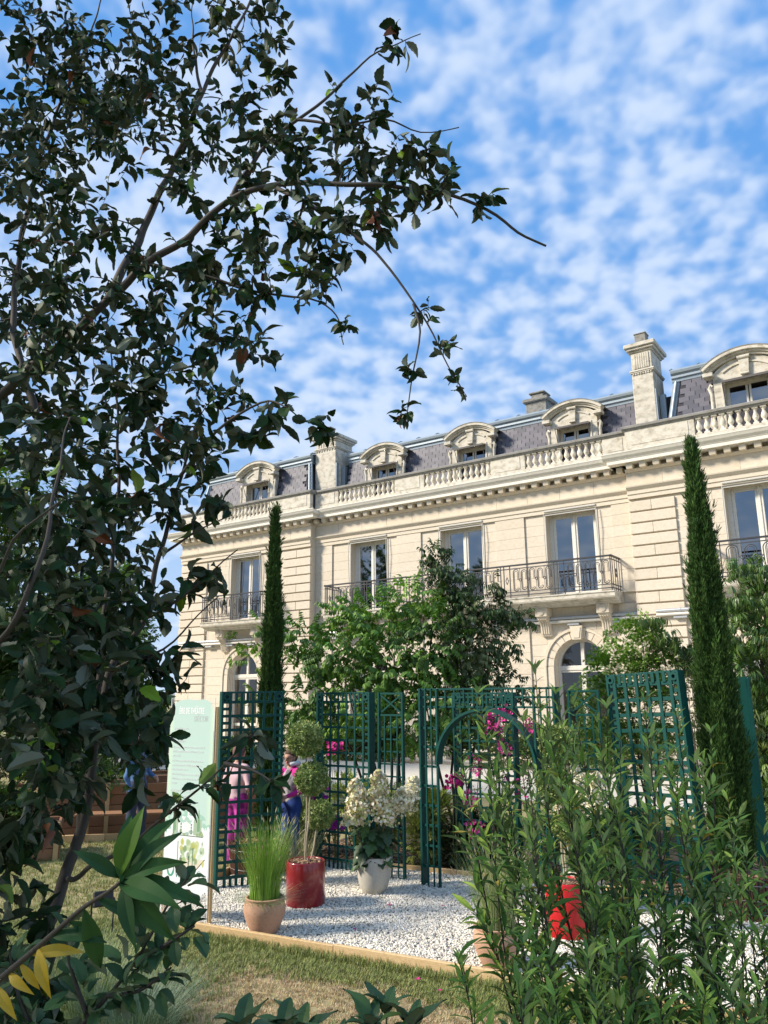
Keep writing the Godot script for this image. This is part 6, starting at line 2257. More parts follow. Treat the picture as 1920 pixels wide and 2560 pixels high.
	for q in 9:
		var c := Vector3(rf(-0.12, 0.12), rf(0.0, 0.2), rf(-0.06, 0.06))
		st.col = Color.WHITE * rf(0.75, 1.2)
		for k in 7:
			var a := PI * 0.5 + (k - 3) * 0.55
			var tip := c + Vector3(cos(a) * 0.045, sin(a) * 0.045, -0.008 * absf(k - 3.0))
			var w := Vector3(-sin(a), cos(a), 0) * 0.008
			st.quad(c, c.lerp(tip, 0.45) + w, tip, c.lerp(tip, 0.45) - w, Vector3.BACK)
	make_tree("maple_tree", "feathery light green maple between the archway and the right cypress", Vector3(4.5, 0, -14.0), 3, 0.15,
		[[Vector3(0.05, 3.2, 0.0), Vector3(0.45, 0.35, 0.4), 136], [Vector3(-0.4, 2.75, 0.1), Vector3(0.5, 0.35, 0.45), 144], [Vector3(0.45, 2.75, 0.1), Vector3(0.45, 0.35, 0.45), 129], [Vector3(-0.7, 2.2, 0.1), Vector3(0.5, 0.4, 0.45), 136], [Vector3(0.2, 2.1, 0.2), Vector3(0.7, 0.5, 0.45), 187], [Vector3(-0.6, 1.5, 0.1), Vector3(0.5, 0.4, 0.4), 108], [Vector3(0.4, 1.4, 0.1), Vector3(0.6, 0.4, 0.4), 108], [Vector3(0.1, 3.5, 0.0), Vector3(0.2, 0.15, 0.2), 25]],
		st.mesh(M.tree_leaf), [Color(0.17, 0.30, 0.04), Color(0.12, 0.23, 0.035), Color(0.24, 0.36, 0.07)], 0.04, M.bark_dark, 0.3, 0.0, "trees behind the trellis")
	var long := spray_mesh(9, 0.18, 0.15, 0.034, 1, 1.0, M.glossy_leaf, 4)
	make_tree("peach_tree", "tall drooping long leaved tree at the right edge behind the cypress", Vector3(6.4, 0, -13.6), 3, 0.2,
		[[Vector3(0.35, 4.35, 0.0), Vector3(0.4, 0.35, 0.4), 80], [Vector3(-0.25, 3.9, 0.1), Vector3(0.3, 0.25, 0.35), 55], [Vector3(0.3, 3.7, 0.1), Vector3(0.5, 0.4, 0.45), 110], [Vector3(-0.3, 3.25, 0.2), Vector3(0.45, 0.4, 0.45), 110], [Vector3(0.45, 3.0, 0.2), Vector3(0.55, 0.5, 0.5), 130], [Vector3(-0.4, 2.5, 0.2), Vector3(0.45, 0.45, 0.45), 110], [Vector3(0.3, 2.2, 0.3), Vector3(0.6, 0.5, 0.5), 140], [Vector3(-0.4, 1.7, 0.2), Vector3(0.45, 0.45, 0.45), 110], [Vector3(0.3, 1.3, 0.3), Vector3(0.6, 0.5, 0.5), 130], [Vector3(-0.4, 0.9, 0.3), Vector3(0.5, 0.45, 0.45), 100], [Vector3(0.3, 0.5, 0.3), Vector3(0.6, 0.4, 0.4), 90], [Vector3(0.0, 4.55, 0.0), Vector3(0.2, 0.2, 0.2), 24]],
		long, [Color(0.11, 0.21, 0.04), Color(0.17, 0.28, 0.06), Color(0.075, 0.15, 0.03), Color(0.24, 0.29, 0.09)], 0.06, M.bark, 0.0, 0.7, "trees behind the trellis")
	make_tree("young_peach_tree", "arching long leaved branch left of the right cypress", Vector3(5.2, 0, -13.4), 1, 0.1,
		[[Vector3(0.0, 2.9, 0.0), Vector3(0.2, 0.14, 0.2), 26], [Vector3(-0.3, 3.3, 0.0), Vector3(0.2, 0.12, 0.15), 22], [Vector3(-0.65, 3.62, 0.0), Vector3(0.22, 0.08, 0.12), 16], [Vector3(-0.1, 3.1, 0.0), Vector3(0.15, 0.15, 0.15), 14]],
		long, [Color(0.085, 0.15, 0.04), Color(0.13, 0.19, 0.06)], 0.025, M.bark, 0.0, 0.7, "trees behind the trellis")
	make_tree("hazel_tree", "thin leafy sapling left of the slender cypress", Vector3(-2.35, 0, -13.0), 2, 0.1,
		[[Vector3(-0.25, 3.2, 0.0), Vector3(0.22, 0.2, 0.3), 6], [Vector3(0.2, 2.9, 0.0), Vector3(0.15, 0.3, 0.3), 9], [Vector3(0.3, 2.2, 0.0), Vector3(0.2, 0.4, 0.3), 12], [Vector3(0.3, 3.4, 0.0), Vector3(0.15, 0.25, 0.2), 8]],
		broad, [Color(0.20, 0.32, 0.05), Color(0.15, 0.26, 0.04)], 0.02, M.bark, 0.1, 0.2, "trees behind the trellis")
	# shrubs in the bed
	var small := spray_mesh(10, 0.10, 0.04, 0.02, 2, 0.2, M.small_leaf, 3)
	bush("variegated_shrub", "yellow green variegated shrub seen through the ringed trellis", Vector3(-0.35, 0.0, -12.1), Vector3(0.6, 0.62, 0.35), 1400, small, [Color(0.40, 0.46, 0.05), Color(0.26, 0.37, 0.05), Color(0.55, 0.56, 0.12)], "shrubs in the planting bed")
	bush("variegated_shrub", "yellow green variegated shrub left of the archway behind the hydrangea", Vector3(0.62, 0.0, -11.6), Vector3(0.4, 0.62, 0.3), 1000, small, [Color(0.36, 0.41, 0.06), Color(0.24, 0.30, 0.04), Color(0.50, 0.50, 0.16)], "shrubs in the planting bed")
	bush("box_hedge", "low dark small leaved hedge at the foot of the archway", Vector3(1.3, 0.0, -11.6), Vector3(0.75, 0.38, 0.35), 1700, small, [Color(0.035, 0.065, 0.02), Color(0.06, 0.09, 0.03), Color(0.025, 0.045, 0.015)], "shrubs in the planting bed")
	bush("box_hedge", "low dark hedge behind the narrow crossed trellis at right", Vector3(2.9, 0.0, -11.2), Vector3(0.9, 0.45, 0.4), 1700, small, [Color(0.05, 0.09, 0.03), Color(0.08, 0.12, 0.035), Color(0.035, 0.06, 0.02)], "shrubs in the planting bed")
	bush("box_hedge", "green hedge behind the right hand brushwood planter", Vector3(5.4, 0.0, -10.9), Vector3(0.9, 0.6, 0.4), 1700, small, [Color(0.07, 0.12, 0.03), Color(0.10, 0.15, 0.045)], "shrubs in the planting bed")
	bush("flowering_shrub", "white flowering shrub low behind the ringed trellis", Vector3(-1.15, 0.0, -12.7), Vector3(0.6, 0.5, 0.35), 900, small, [Color(0.10, 0.16, 0.05), Color(0.16, 0.22, 0.07)], "shrubs in the planting bed")
	# bougainvillea climbing the trellis inside the archway
	var bo := thing("bougainvillea", "magenta bougainvillea climbing the trellis inside the archway", "climber", Vector3(1.45, 0.03, -11.0))
	var bs := MB.new()
	for i in 7:
		limb(bs, Vector3(rf(-0.1, 0.1), 0, 0), Vector3(rf(-0.35, 0.5), rf(1.2, 2.1), 0.05), 0.01, 0.004, 0.06, 6, 5)
	put(bo, "stems", bs, M.bark)
	var fx := []
	var fc := []
	for c in [[Vector3(0.0, 1.95, 0.1), 0.2, 85], [Vector3(0.18, 2.08, 0.1), 0.14, 40], [Vector3(0.5, 1.9, 0.12), 0.15, 44], [Vector3(0.15, 1.62, 0.1), 0.12, 36], [Vector3(-0.3, 1.0, 0.1), 0.15, 26], [Vector3(-0.28, 0.6, 0.1), 0.15, 26], [Vector3(0.3, 1.2, 0.12), 0.25, 26], [Vector3(-0.25, 1.4, 0.1), 0.15, 18], [Vector3(0.45, 0.8, 0.1), 0.2, 16]]:
		for i in c[2]:
			fx.append(Transform3D(Basis(rdir(), rf(0, TAU)) * Basis.from_scale(Vector3.ONE * rf(0.8, 1.4)), c[0] + rdir() * c[1] * pow(rng.randf(), 0.4)))
			fc.append(jit(Color(0.56, 0.012, 0.22).lerp(Color(0.75, 0.12, 0.42), rng.randf() * 0.6), 0.4))
	scatter(bo, "blossoms", flower_mesh(0.026, 3), fx, fc)
	var lx := []
	for i in 26:
		lx.append([Vector3(rf(-0.4, 0.6), rf(0.3, 2.1), 0.06), Vector3(0.15, 0.15, 0.1), 9])
	crown(bo, "foliage", small, lx, [Color(0.07, 0.12, 0.03), Color(0.12, 0.18, 0.05)], 0.3)
	# orchids behind the ringed trellis
	for e in [["magenta orchids flowering high behind the ringed trellis", Vector3(-0.75, 0, -12.0), 1.62], ["purple orchids flowering low behind the ringed trellis", Vector3(-0.72, 0, -11.75), 0.62], ["pink orchids beside the stems of the ball topiary", Vector3(-0.98, 0, -11.9), 1.0], ["crimson flower spike beside the archway's left leg", Vector3(0.95, 0, -11.3), 1.22]]:
		var oo := thing("orchid_plant", e[0], "plant", e[1], 0, "orchids behind the trellis")
		var sm := MB.new()
		for i in 3:
			limb(sm, Vector3(rf(-0.03, 0.03), 0, 0), Vector3(rf(-0.1, 0.1), e[2], rf(-0.05, 0.05)), 0.006, 0.003, 0.04, 5, 5)
		put(oo, "stem", sm, M.twig_green)
		var ox := []
		var oc := []
		for i in 34:
			ox.append(Transform3D(leaf_basis(rdir(), Vector3(0, 0.2, 1) + rdir() * 0.5) * Basis.from_scale(Vector3.ONE * rf(0.9, 1.5)), Vector3(rf(-0.13, 0.13), e[2] + rf(-0.12, 0.06), rf(-0.05, 0.08))))
			oc.append(jit(Color(0.46, 0.02, 0.40) if e[2] < 1.1 else Color(0.55, 0.015, 0.22), 0.25))
		scatter(oo, "blossoms", flower_mesh(0.026, 5), ox, oc)
	# planting in the raised beds, a hedge and trees beyond the lawn
	for e in [["leafy green planting in the far raised bed", Vector3(-5.6, 0.78, -14.6), Vector3(1.4, 0.35, 0.35)], ["leafy green planting in the low raised bed", Vector3(-6.3, 0.42, -12.4), Vector3(1.1, 0.3, 0.35)], ["leafy green planting in the tall raised bed", Vector3(-3.4, 0.88, -15.6), Vector3(1.2, 0.35, 0.35)]]:
		bush("bed_planting", e[0], e[1], e[2], 900, spray_mesh(7, 0.14, 0.08, 0.035, 0, 0.4, M.tree_leaf, 3), [Color(0.10, 0.17, 0.03), Color(0.16, 0.24, 0.05), Color(0.07, 0.12, 0.03)], "planting in the raised beds", "plants")
	var far := spray_mesh(10, 0.45, 0.26, 0.13, 0, 0.4, M.tree_leaf, 3)
	var i0 := 0
	for e in [["green tree beyond the lawn, nearest to the mansion's left corner", Vector3(-16, 0, -43), 10.0, 3.6], ["tall green tree beyond the lawn behind the dark foreground tree", Vector3(-14, 0, -27), 12.5, 4.2], ["bright green tree at the far left behind the foreground branches", Vector3(-13, 0, -18), 11.0, 3.6], ["tree standing behind the viewer, mirrored in the mansion's windows", Vector3(-24, 0, 6), 13.0, 5.0], ["second tree behind the viewer, mirrored in the mansion's windows", Vector3(-17, 0, 17), 12.0, 5.0], ["large tree standing left of the viewer, shading the near branches", Vector3(-8.2, 0, -1.2), 7.6, 3.3], ["low green tree across the end of the lawn", Vector3(-8.5, 0, -21), 4.2, 2.4]]:
		var h: float = e[2]
		var r: float = e[3]
		var cl := []
		for k in 16:
			var a := rf(0, TAU)
			var t := rng.randf()
			cl.append([Vector3(cos(a) * r * 0.62 * (1.1 - t * 0.6), h * (0.36 + 0.52 * t), sin(a) * r * 0.62 * (1.1 - t * 0.6)), Vector3.ONE * r * rf(0.3, 0.48) * Vector3(1, 0.8, 1), 105])
		make_tree("garden_tree", e[0], e[1], 1, 0.3, cl, far, [Color(0.075, 0.135, 0.028), Color(0.11, 0.18, 0.035), Color(0.055, 0.10, 0.022)], 0.22, M.bark_dark, 0.2, 0.1, "trees beyond the lawn")
		i0 += 1
	bush("boundary_hedge", "clipped dark hedge closing the end of the lawn", Vector3(-7.5, 0.0, -19.0), Vector3(4.5, 1.2, 0.7), 2400, spray_mesh(9, 0.2, 0.1, 0.05, 0, 0.3, M.tree_leaf, 3), [Color(0.05, 0.09, 0.02), Color(0.08, 0.13, 0.03)], "", "hedge")
	for e in [["clipped green hedge at the foot of the mansion, left half", -9.0], ["clipped green hedge at the foot of the mansion, right half", -2.0]]:
		var at: Vector3 = Vector3(8.336, 0, -25.154) + (Vector3(0.822, 0, 0.569) * e[1] + Vector3(-0.569, 0, 0.822) * 1.6) * 1.143
		var hb2 := bush("foundation_hedge", e[0], at, Vector3(4.4, 0.75, 0.6), 2600, spray_mesh(9, 0.2, 0.1, 0.05, 0, 0.3, M.tree_leaf, 3), [Color(0.06, 0.11, 0.025), Color(0.10, 0.16, 0.04), Color(0.16, 0.20, 0.05)], "hedges at the mansion", "hedge")
		hb2.rotation.y = -0.6056
	# floodlight on the lawn by the sign
	var fl := thing("garden_floodlight", "small black garden floodlight on the grass in front of the sign", "light", Vector3(-2.95, 0, -8.7), 0.5)
	var hb := MB.new()
	hb.box(Vector3(0, 0.34, 0), Vector3(0.2, 0.15, 0.05), 0.01, Basis(Vector3.RIGHT, -0.3))
	put(fl, "housing", hb, M.dark_pot)
	var stn := MB.new()
	for s in [-1.0, 1.0]:
		stn.bar(Vector3(s * 0.11, 0.34, 0), Vector3(s * 0.1, 0.0, 0.05 * s), 0.015, 0.015)
	stn.bar(Vector3(-0.1, 0.008, -0.05), Vector3(0.1, 0.008, 0.05), 0.015, 0.015, Vector3.UP)
	put(fl, "stand", stn, M.dark_pot)


# ------------------------------------------------------------------ near plants
func nearest(nodes: Array, p: Vector3) -> int:
	var best := 0
	var bd := 1e9
	for i in nodes.size():
		var d: float = nodes[i][0].distance_squared_to(p)
		if d < bd:
			bd = d
			best = i
	return best


func smooth_path(pts: Array, step: float) -> Array:
	var c := Curve3D.new()
	for i in pts.size():
		var a: Vector3 = pts[maxi(i - 1, 0)]
		var b: Vector3 = pts[mini(i + 1, pts.size() - 1)]
		c.add_point(pts[i], -(b - a) / 6.0, (b - a) / 6.0)
	c.bake_interval = step
	return Array(c.get_baked_points())


func build_foreground() -> void:
	dark_tree()
	lance_shrub()
	laurel()
	near_sprig()


func dark_tree() -> void:
	for i in 5:
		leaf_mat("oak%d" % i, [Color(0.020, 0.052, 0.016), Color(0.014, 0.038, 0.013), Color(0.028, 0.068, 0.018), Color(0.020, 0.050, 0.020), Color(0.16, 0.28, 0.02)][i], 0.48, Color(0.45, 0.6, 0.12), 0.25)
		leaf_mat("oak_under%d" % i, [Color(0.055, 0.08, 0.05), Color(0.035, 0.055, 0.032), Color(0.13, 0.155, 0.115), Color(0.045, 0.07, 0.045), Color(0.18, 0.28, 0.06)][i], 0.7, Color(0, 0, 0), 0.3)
	leaf_mat("dead_leaf", Color(0.15, 0.05, 0.018), 0.7)
	mat("bark_branch", Color(0.055, 0.05, 0.044), 0.8, M.bark.albedo_texture, 9.0, M.bark.normal_texture, 1.0)
	var vars := []
	for i in 8:
		var k := i % 5 if i < 5 else i - 5
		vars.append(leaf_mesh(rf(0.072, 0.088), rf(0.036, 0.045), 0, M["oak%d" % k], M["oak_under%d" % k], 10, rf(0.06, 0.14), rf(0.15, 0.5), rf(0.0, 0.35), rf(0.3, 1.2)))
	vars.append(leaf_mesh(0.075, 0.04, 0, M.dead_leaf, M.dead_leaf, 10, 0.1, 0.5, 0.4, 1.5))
	var o := thing("evergreen_oak_tree", "dark leafy tree filling the near left, its branches reaching across the sky", "tree", Vector3(-1.6, 0, -3.0))
	var off := -o.position
	var nodes := []      # [point, radius]
	var wood := MB.new()
	var twigs := MB.new()
	var idx := 0
	for s in TREE_STEMS:
		var pts := smooth_path(s, 0.06)
		var main := idx in [0, 8, 16]
		var r0: float = [0.030, 0.020, 0.009, 0.011, 0.010, 0.005, 0.007, 0.009, 0.022, 0.013, 0.008, 0.005, 0.007, 0.006, 0.006, 0.006, 0.012, 0.006, 0.018][idx]
		var all := []
		var rr := []
		if main:
			all.append(Vector3(pts[0].x * 0.9 - 0.1, -0.02, pts[0].z) + off)
			rr.append(r0 * 1.5)
		for i in pts.size():
			var t := float(i) / pts.size()
			var wob := Vector3(sin(i * 0.9 + idx), cos(i * 0.7 + idx * 2), sin(i * 0.5)) * 0.004
			all.append(pts[i] + wob + off)
			rr.append(maxf(r0 * (1.0 - t * 0.86), 0.0022))
			nodes.append([pts[i] + wob, rr[-1]])
		wood.tube(all, rr, 7)
		idx += 1
	var list := []
	for ci in TREE_CLUMPS.size():
		var c = TREE_CLUMPS[ci]
		var r: float = c[1]
		var n := clampi(int(3 + r * r * ((900 if c[0].x > -0.62 else 620) if c[0].y > 2.9 else 1250)), 7, 62)
		var tips := []
		for i in n:
			tips.append(c[0] + rdir() * Vector3(1, 1, 1.5) * r * pow(rng.randf(), 0.45))
		tips.sort_custom(func(a, b): return a.distance_squared_to(c[0]) < b.distance_squared_to(c[0]))
		for tip in tips:
			var k := nearest(nodes, tip)
			var a: Vector3 = nodes[k][0]
			var dist: float = a.distance_to(tip)
			var pts := []
			var rr := []
			var m := maxi(3, int(dist / 0.05))
			var sag := Vector3(rf(-0.1, 0.1), rf(-0.05, 0.2), rf(-0.1, 0.1)) * dist
			for i in m + 1:
				var t := float(i) / m
				var p: Vector3 = a.lerp(tip, t) + sag * sin(PI * t)
				pts.append(p + off)
				rr.append(lerpf(minf(nodes[k][1] * 0.7, 0.0045), 0.0013, t))
				if i > 0:
					nodes.append([p, rr[-1]])
			twigs.tube(pts, rr, 4, false)
			# leaves alternate along the outer part of the twig
			var run: float = minf(dist, 0.34)
			var cnt := maxi(2, int(run / 0.026)) + (1 if r > 0.055 else 0)
			for i in cnt:
				var t := 1.0 - run / maxf(dist, 0.01) * (1.0 - (i + 0.5) / cnt)
				var f: float = clampf(t, 0, 1) * m
				var j := mini(int(f), m - 1)
				var p: Vector3 = pts[j].lerp(pts[j + 1], f - j)
				var ax: Vector3 = (pts[j + 1] - pts[j]).normalized()
				var a2 := i * 2.4 + rf(-0.5, 0.5)
				var px := ax.cross(Vector3.UP + rdir() * 0.2).normalized()
				var side := px * cos(a2) + ax.cross(px) * sin(a2)
				var dir := (ax * rf(0.2, 0.8) + side * 0.9 + Vector3.DOWN * rf(0.0, 0.75)).normalized()
				if i == cnt - 1:
					dir = (ax + rdir() * 0.3).normalized()
				var vi := rng.randi_range(0, 3) if rng.randf() < 0.6 else rng.randi_range(5, 7)
				if rng.randf() < 0.018:
					vi = 4
				elif rng.randf() < 0.008:
					vi = 8
				var sc := (rf(0.62, 1.12) if rng.randf() < 0.85 else rf(0.3, 0.55)) * (0.68 if r < 0.055 else 1.0)
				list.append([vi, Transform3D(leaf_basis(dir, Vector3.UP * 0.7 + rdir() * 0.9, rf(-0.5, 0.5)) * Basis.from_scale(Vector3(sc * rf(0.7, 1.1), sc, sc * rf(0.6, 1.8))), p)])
	put(o, "branches", wood, M.bark_branch)
	put(o, "twigs", twigs, M.bark_dark)
	foliage(o, vars, list)


func lance_shrub() -> void:
	for i in 5:
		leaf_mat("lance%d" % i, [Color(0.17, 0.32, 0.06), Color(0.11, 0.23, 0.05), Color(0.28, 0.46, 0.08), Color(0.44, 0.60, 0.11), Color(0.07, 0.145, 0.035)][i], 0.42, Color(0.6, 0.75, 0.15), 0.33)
		leaf_mat("lance_under%d" % i, [Color(0.24, 0.34, 0.16), Color(0.18, 0.26, 0.12), Color(0.32, 0.44, 0.20), Color(0.40, 0.54, 0.20), Color(0.13, 0.19, 0.085)][i], 0.6, Color(0, 0, 0), 0.3)
	var vars := []
	for i in 7:
		var k := i % 5
		vars.append(leaf_mesh(rf(0.082, 0.10), rf(0.0155, 0.0195), 1, M["lance%d" % k], M["lance_under%d" % k], 7, 0.0, rf(0.3, 0.7), rf(-0.1, 0.3), rf(0.0, 0.6)))
	leaf_mat("lance_yellow", Color(0.46, 0.36, 0.06), 0.6)
	vars.append(leaf_mesh(0.07, 0.016, 1, M.lance_yellow, M.lance_yellow, 7, 0.0, 0.6, 0.5, 1.2))
	var o := thing("lance_leaved_shrub", "bushy olive green shrub with narrow leaves filling the near right corner", "shrub", Vector3(1.15, 0, -2.75))
	var off := -o.position
	var stems := MB.new()
	var list := []
	for s in SHRUB_TIPS.size():
		var tip: Vector3 = SHRUB_TIPS[s]
		var foot := Vector3(lerpf(1.1, tip.x, 0.62) + rf(-0.08, 0.08), 0.0, tip.z + rf(-0.15, 0.15))
		var pts := smooth_path([foot, foot.lerp(tip, 0.4) + Vector3(rf(-0.04, 0.04), 0, rf(-0.06, 0.06)), foot.lerp(tip, 0.75) + Vector3(rf(-0.04, 0.04), 0, rf(-0.05, 0.05)), tip], 0.045)
		var rr := []
		var loc := []
		for i in pts.size():
			rr.append(lerpf(0.0075, 0.0014, float(i) / pts.size()))
			loc.append(pts[i] + off)
		stems.tube(loc, rr, 5, false)
		for i in pts.size():
			var t := float(i) / pts.size()
			if t < 0.28 or i + 1 >= pts.size() or (t < 0.6 and rng.randf() < 0.3):
				continue
			var ax: Vector3 = (pts[i + 1] - pts[i]).normalized()
			var a := i * 1.9 + s
			var px := ax.cross(Vector3(0.2, 0.1, 1)).normalized()
			# side shoot or a pair of leaves straight on the stem
			if i % 3 == 0 and t < 0.93:
				var side := (px * cos(a) + ax.cross(px) * sin(a))
				var ln := rf(0.08, 0.24) * (1.15 - t * 0.6)
				var d := (side * 0.6 + ax * 0.9 + Vector3.UP * 0.25).normalized()
				var e: Vector3 = loc[i] + d * ln
				stems.tube([loc[i], loc[i].lerp(e, 0.5) + Vector3.UP * 0.008, e], [0.0022, 0.0016, 0.001], 4, false)
				var c := int(ln / 0.023) + 1
				for j in c:
					var q: Vector3 = loc[i].lerp(e, (j + 1.0) / c)
					for sg in [-1.0, 1.0]:
						if j == c - 1 and sg > 0.0:
							continue
						lance_leaf(list, q, d, sg, j * 1.57, t)
			else:
				for sg in [-1.0, 1.0]:
					lance_leaf(list, loc[i], ax, sg, a, t)
		for j in 4:
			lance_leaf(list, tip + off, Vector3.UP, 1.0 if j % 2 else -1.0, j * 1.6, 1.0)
	put(o, "stems", stems, M.bark_branch)
	foliage(o, vars, list)


func lance_leaf(list: Array, p: Vector3, ax: Vector3, sg: float, a: float, t: float) -> void:
	var px := ax.cross(Vector3(0.15, 0.2, 1)).normalized()
	var side := (px * cos(a) + ax.cross(px) * sin(a)) * sg
	var dir := (ax * rf(0.6, 1.3) + side + rdir() * 0.25).normalized()
	var sc := (rf(0.6, 1.15) if rng.randf() < 0.8 else rf(0.3, 0.6)) * (1.0 if t < 0.9 else 0.8)
	var vi := rng.randi_range(0, 6)
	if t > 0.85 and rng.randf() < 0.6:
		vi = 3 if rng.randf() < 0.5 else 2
	if rng.randf() < 0.018:
		vi = 7
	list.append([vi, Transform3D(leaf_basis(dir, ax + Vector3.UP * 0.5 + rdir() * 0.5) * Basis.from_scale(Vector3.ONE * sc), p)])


func laurel() -> void:
	for i in 3:
		leaf_mat("laurel%d" % i, [Color(0.04, 0.095, 0.035), Color(0.06, 0.13, 0.045), Color(0.08, 0.155, 0.045)][i], 0.5, Color(0.4, 0.5, 0.15), 0.35)
	leaf_mat("laurel_under", Color(0.13, 0.17, 0.10), 0.6)
	var vars := []
	for i in 6:
		vars.append(leaf_mesh(rf(0.075, 0.095), rf(0.034, 0.042), 0, M["laurel%d" % (i % 3)], M.laurel_under, 10, 0.07, rf(0.2, 0.45), rf(0.05, 0.35), rf(0.3, 1.0)))
	var o := thing("laurel_shrub", "dark toothed leaves of a low shrub along the bottom edge", "shrub", Vector3(0.0, 0, -1.5))
	var off := -o.position
	var stems := MB.new()
	var list := []
	for tip: Vector3 in LAUREL_TIPS:
		var foot := Vector3(tip.x * 0.8, 0, tip.z + rf(-0.1, 0.1))
		var pts := smooth_path([foot, foot.lerp(tip, 0.5) + Vector3(rf(-0.03, 0.03), 0, 0), tip], 0.05)
		var rr := []
		var loc := []
		for i in pts.size():
			rr.append(lerpf(0.006, 0.002, float(i) / pts.size()))
			loc.append(pts[i] + off)
		stems.tube(loc, rr, 5, false)
		for i in range(int(pts.size() * 0.5), pts.size() - 1):
			for k in 2:
				var a := i * 2.4 + k * PI
				var side := Vector3(cos(a), 0, sin(a))
				list.append([rng.randi_range(0, 5), Transform3D(leaf_basis((side + Vector3.UP * rf(0.1, 0.9)).normalized(), Vector3.UP + rdir() * 0.4) * Basis.from_scale(Vector3.ONE * rf(0.6, 1.0)), loc[i])])
		for k in 5:
			var a := k * 1.26 + tip.x
			list.append([rng.randi_range(0, 5), Transform3D(leaf_basis((Vector3(cos(a), 0, sin(a)) * 0.8 + Vector3.UP * rf(0.5, 1.2)).normalized(), Vector3.UP * 0.3 + Vector3(-cos(a), 0.4, -sin(a))) * Basis.from_scale(Vector3.ONE * rf(0.6, 0.95)), tip + off)])
	put(o, "stems", stems, M.twig_green)
	foliage(o, vars, list)
	# dark low twigs of a second shrub in the lower left corner
	var o2 := thing("corner_shrub", "small dark leaved shrub in the lower left corner before the lawn", "shrub", Vector3(-0.95, 0, -1.9))
	var off2 := -o2.position
	var st2 := MB.new()
	var l2 := []
	var v2 := []
	for i in 4:
		v2.append(leaf_mesh(rf(0.05, 0.06), rf(0.026, 0.032), 2, M["laurel%d" % (i % 3)], M.laurel_under, 9, 0.06, rf(0.2, 0.5), rf(0.0, 0.3), rf(0.3, 1.0)))
	for tw in LOW_TWIGS:
		var pts := smooth_path(tw, 0.03)
		var rr := []
		var loc := []
		if tw == LOW_TWIGS[0] or tw == LOW_TWIGS[4]:
			loc.append(Vector3(pts[0].x, 0.0, pts[0].z) + off2)
			rr.append(0.008)
		for i in pts.size():
			loc.append(pts[i] + off2)
			rr.append(lerpf(0.006, 0.0018, float(i) / pts.size()))
		st2.tube(loc, rr, 5, false)
		for i in range(2, loc.size() - 1):
			var ax: Vector3 = (loc[i + 1] - loc[i]).normalized()
			for k in 3:
				var dir := (ax * 0.5 + rdir()).normalized()
				var q: Vector3 = loc[i] + dir * rf(0.0, 0.03)
				l2.append([rng.randi_range(0, 3), Transform3D(leaf_basis(dir, Vector3.UP + rdir() * 0.5) * Basis.from_scale(Vector3.ONE * rf(0.6, 1.1)), q)])
	put(o2, "stems", st2, M.bark_branch)
	foliage(o2, v2, l2)


func near_sprig() -> void:
	for i in 3:
		leaf_mat("bay%d" % i, [Color(0.045, 0.115, 0.03), Color(0.032, 0.085, 0.028), Color(0.09, 0.18, 0.025)][i], 0.58, Color(0.5, 0.6, 0.15), 0.28)
	leaf_mat("bay_under", Color(0.06, 0.12, 0.06), 0.65, Color(0, 0, 0), 0.28)
	leaf_mat("bay_yellow", Color(0.52, 0.36, 0.02), 0.5, Color(0.6, 0.5, 0.1))
	var vars := []
	for i in 4:
		vars.append(leaf_mesh(rf(0.085, 0.10), rf(0.022, 0.027), 1, M["bay%d" % (i % 3)], M.bay_under, 9, 0.0, rf(0.2, 0.5), rf(0.0, 0.25), 0.5))
	vars.append(leaf_mesh(0.07, 0.018, 1, M.bay_yellow, M.bay_yellow, 9, 0.0, 0.3, 0.3, 0.5))
	var o := thing("bay_shrub", "near sprig of long green and yellow leaves in the lower left corner", "shrub", Vector3(-0.75, 0, -1.2))
	var off := -o.position
	var st := MB.new()
	var pts := smooth_path(SPRIG, 0.02)
	var loc := [Vector3(pts[0].x, 0, pts[0].z) + off]
	var rr := [0.006]
	for i in pts.size():
		loc.append(pts[i] + off)
		rr.append(lerpf(0.005, 0.002, float(i) / pts.size()))
	st.tube(loc, rr, 6, false)
	put(o, "stem", st, M.bark_branch)
	var list := []
	var tip: Vector3 = loc[-1]
	# rosette at the tip: leaves reach up, right and down
	for d in [Vector3(0.25, 1.0, 0.1), Vector3(0.75, 0.75, 0.1), Vector3(1.0, 0.28, 0.2), Vector3(0.9, -0.2, 0.1), Vector3(0.65, -0.6, 0.2), Vector3(0.3, -0.7, 0.3), Vector3(-0.15, 0.9, -0.3), Vector3(0.5, 0.95, -0.3), Vector3(0.8, 0.05, 0.5), Vector3(-0.5, 0.3, 0.3)]:
		list.append([rng.randi_range(0, 3), Transform3D(leaf_basis((d + rdir() * 0.12).normalized(), Vector3(-0.2, 0.7, 0.6) + rdir() * 0.3) * Basis.from_scale(Vector3.ONE * rf(0.75, 1.05)), tip + rdir() * 0.004)])
	for i in range(6, loc.size() - 3, 2):
		var d := (Vector3(rf(-0.3, 0.9), rf(-0.9, 0.5), rf(-0.4, 0.5))).normalized()
		var low := i < loc.size() * 0.62
		list.append([4 if low and rng.randf() < 0.75 else rng.randi_range(0, 3), Transform3D(leaf_basis(d, Vector3(0, 0.6, 0.7) + rdir() * 0.3) * Basis.from_scale(Vector3.ONE * rf(0.6, 0.95)), loc[i])])
	foliage(o, vars, list)


